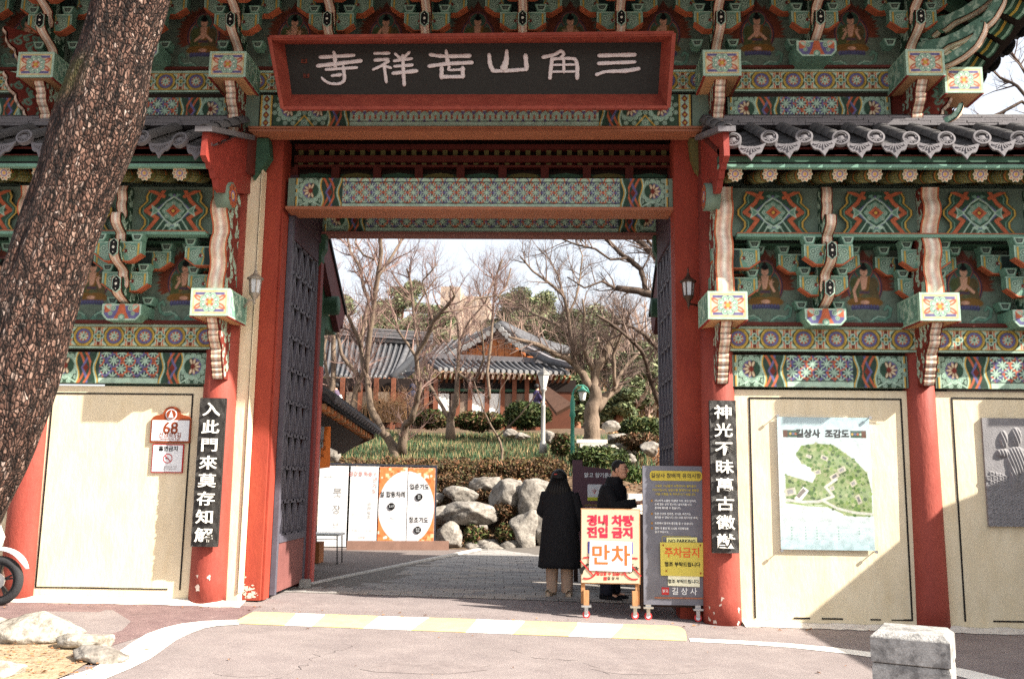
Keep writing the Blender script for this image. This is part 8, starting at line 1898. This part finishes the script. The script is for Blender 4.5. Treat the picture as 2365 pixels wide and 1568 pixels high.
# he faces right and a little to the camera: local -Y is forward, his left arm (+X side) is the far one
link('body', body(1.74, (((-.23, -.20, 1.17), (-.12, -.47, 1.235), .9), ((.24, -.05, 1.12), (.20, -.22, .95), .6)), (0, -.05), (0, -.09), .08), mn, L, R0)
garment('coat', [(0, 0, .70, .215, .165, 1), (0, 0, .82, .22, .17, .8), (0, -.01, 1.0, .22, .17, .5), (0, -.02, 1.14, .222, .168, .5), (0, -.035, 1.28, .235, .165, .4), (0, -.045, 1.38, .225, .15, .2), (0, -.045, 1.43, .19, .135, .2), (0, -.05, 1.45, .12, .11, .1), (0, -.06, 1.50, .085, .09, 0)], M_blk, mn, 36, .05, 13, L, R0)
garment('collar', [(0, -.055, 1.42, .125, .115, .3), (0, -.06, 1.48, .11, .11, .3), (0, -.07, 1.545, .095, .10, .2)], M_blk, mn, 24, .05, 5, L, R0)
sleeve(mn, [(-.17, -.04, 1.385), (-.235, -.19, 1.165), (-.135, -.44, 1.22)], [.09, .080, .055], M_blk, L, R0); sleeve(mn, [(.16, -.04, 1.385), (.25, -.06, 1.12), (.21, -.2, .97)], [.095, .078, .058], M_blk, L, R0)
for s_ in (-1, 1): garment('trouser_leg', [(s_ * .09, 0, .06, .085, .09, .8), (s_ * .09, 0, .2, .085, .09, .8), (s_ * .085, 0, .5, .092, .10, .4), (s_ * .08, 0, .85, .105, .12, 0)], M_nav, mn, 20, .07, 20 + s_, L, R0)
shoes(mn, [(-.10, -.04, .1), (.11, -.04, -.1)], M_blk, L, R0)
hx, hy, hz_ = 0, -.15, 1.635
b = MB(); b.ball((hx, hy, hz_), (.076, .098, .112), 22, 16); b.ball((hx, hy - .03, hz_ - .07), (.055, .065, .05), 16, 10); b.tube([(hx, hy - .095, hz_ + .02), (hx, hy - .118, hz_ - .018), (hx, hy - .095, hz_ - .028)], [.008, .015, .008], 8)
for s_ in (-1, 1): b.ball((hx + s_ * .078, hy + .01, hz_ - .01), (.012, .024, .034), 8, 6)
b.obj('head', M_skin, mn, True, L, R0)
M_mouth = mat('lip', (150, 84, 74), .5); MB().ball((hx, hy - .092, hz_ - .062), (.026, .008, .006), 10, 5).obj('mouth', M_mouth, mn, True, L, R0)
for s_ in (-1, 1):
    MB().ball((hx + s_ * .030, hy - .086, hz_ + .012), (.013, .008, .006), 8, 5).obj('eye', M_black, mn, True, L, R0)
    MB().bar((hx + s_ * .012, hy - .092, hz_ + .036), (hx + s_ * .05, hy - .082, hz_ + .038), .008, .007).obj('eyebrow', M_hair, mn, False, L, R0)
b = MB()
for s_ in (-1, 1):
    b.tube([(hx + s_ * .034 + .026 * math.cos(t), hy - .107 + .004 * abs(math.cos(t)), hz_ + .008 + .02 * math.sin(t)) for t in np.linspace(0, 2 * pi, 15)], .0022, 4); b.tube([(hx + s_ * .06, hy - .102, hz_ + .015), (hx + s_ * .08, hy - .0, hz_ + .012)], .002, 4)
b.tube([(hx - .009, hy - .108, hz_ + .012), (hx + .009, hy - .108, hz_ + .012)], .002, 4); b.obj('glasses', mat('glasses_metal', (120, 112, 104), .3, metal=.7), mn, False, L, R0)
b = MB(); b.ball((hx, hy + .032, hz_ + .038), (.084, .088, .09), 22, 14); b.ball((hx, hy + .012, hz_ + .075), (.064, .082, .042), 18, 10)
for s_ in (-1, 1): b.ball((hx + s_ * .07, hy + .03, hz_ + .01), (.012, .035, .05), 8, 6)
b.obj('hair', M_hair, mn, True, L, R0)

# ---- three visitors up by the hall
def visitor(px, py_top, py_base, Y, rot, coat, legs, label, hood=False, bag=False):
    pt, pb = P(px, py_top, Y), P(px, py_base, Y); h = pt.z - pb.z; L = Vector(pb); k = h / 1.68; t = thing('person', label, 'person', tuple(L)); R0 = (0, 0, rot)
    link('body', body(h, (((-.24, -.08, 1.12), (-.16, -.24, 1.05), .8), ((.24, -.08, 1.12), (.16, -.24, 1.05), .8))), t, L, R0)
    garment('jacket', [(c[0], c[1], c[2] * k, c[3] * k, c[4] * k, 1) for c in ((0, 0, .72, .19, .15), (0, 0, .85, .215, .17), (0, 0, 1.0, .20, .16), (0, 0, 1.12, .22, .17), (0, 0, 1.28, .215, .16), (0, 0, 1.38, .15, .12), (0, 0, 1.44, .09, .09))], coat, t, 24, .06, 4, L, R0)
    for s_ in (-1, 1):
        sleeve(t, [tuple(Vector(v_) * k) for v_ in ((s_ * .18, 0, 1.34), (s_ * .25, -.08, 1.10), (s_ * .17, -.22, 1.04))], [.075 * k, .07 * k, .055 * k], coat, L, R0); garment('trouser_leg', [(s_ * .09, 0, .05, .07, .075, 1), (s_ * .09, 0, .5 * k, .085, .09, .5), (s_ * .09, 0, .8 * k, .10, .11, 0)], legs, t, 16, .05, 3, L, R0)
    b = MB(); z = 1.58 * k
    if hood: b.ball((0, .02, z), (.125, .13, .15), 16, 10); b.obj('hood', coat, t, True, L, R0)
    else: b.ball((0, .02, z + .02), (.095, .105, .115), 16, 10); b.obj('hair', M_hair, t, True, L, R0)
    shoes(t, [(-.1, -.02, 0), (.1, -.02, 0)], M_blk, L, R0); return t, L
visitor(1240, 888, 985, 25.5, 1.9, mat('purple_puffer', (62, 54, 92), .6, .3, 16, .6, 12), M_nav, 'visitor in a dark purple puffer jacket standing behind the white lamp post')
visitor(950, 888, 985, 25, pi, mat('dark_puffer', (40, 40, 56), .7, .3, 16, .6, 12), M_nav, 'visitor in a dark hooded jacket walking below the hall roof', True)
t, L = visitor(772, 886, 985, 24, -1.2, mat('mauve_coat', (86, 74, 92), .8, .2, 14), M_nav, 'visitor in a mauve grey coat carrying a white plastic bag at the far left')
p_ = P(786, 921, 23.5); o = link('plastic_bag', leafmesh('x', [(0, 0, 0)], [1], 1, .1, [(0, 0, 0)])); bag = MB(); bag.loft([(0, 0, -.22, .10, .06), (.01, 0, -.16, .14, .09), (0, 0, -.05, .12, .07), (0, 0, .05, .07, .04), (0, 0, .16, .02, .02)], 14); o.data = bag.mesh('plastic_bag', mat('bag_white', (226, 226, 226), .5), True); o.location = p_; tag(o, 'white plastic bag held by the visitor in the mauve grey coat', 'bag')
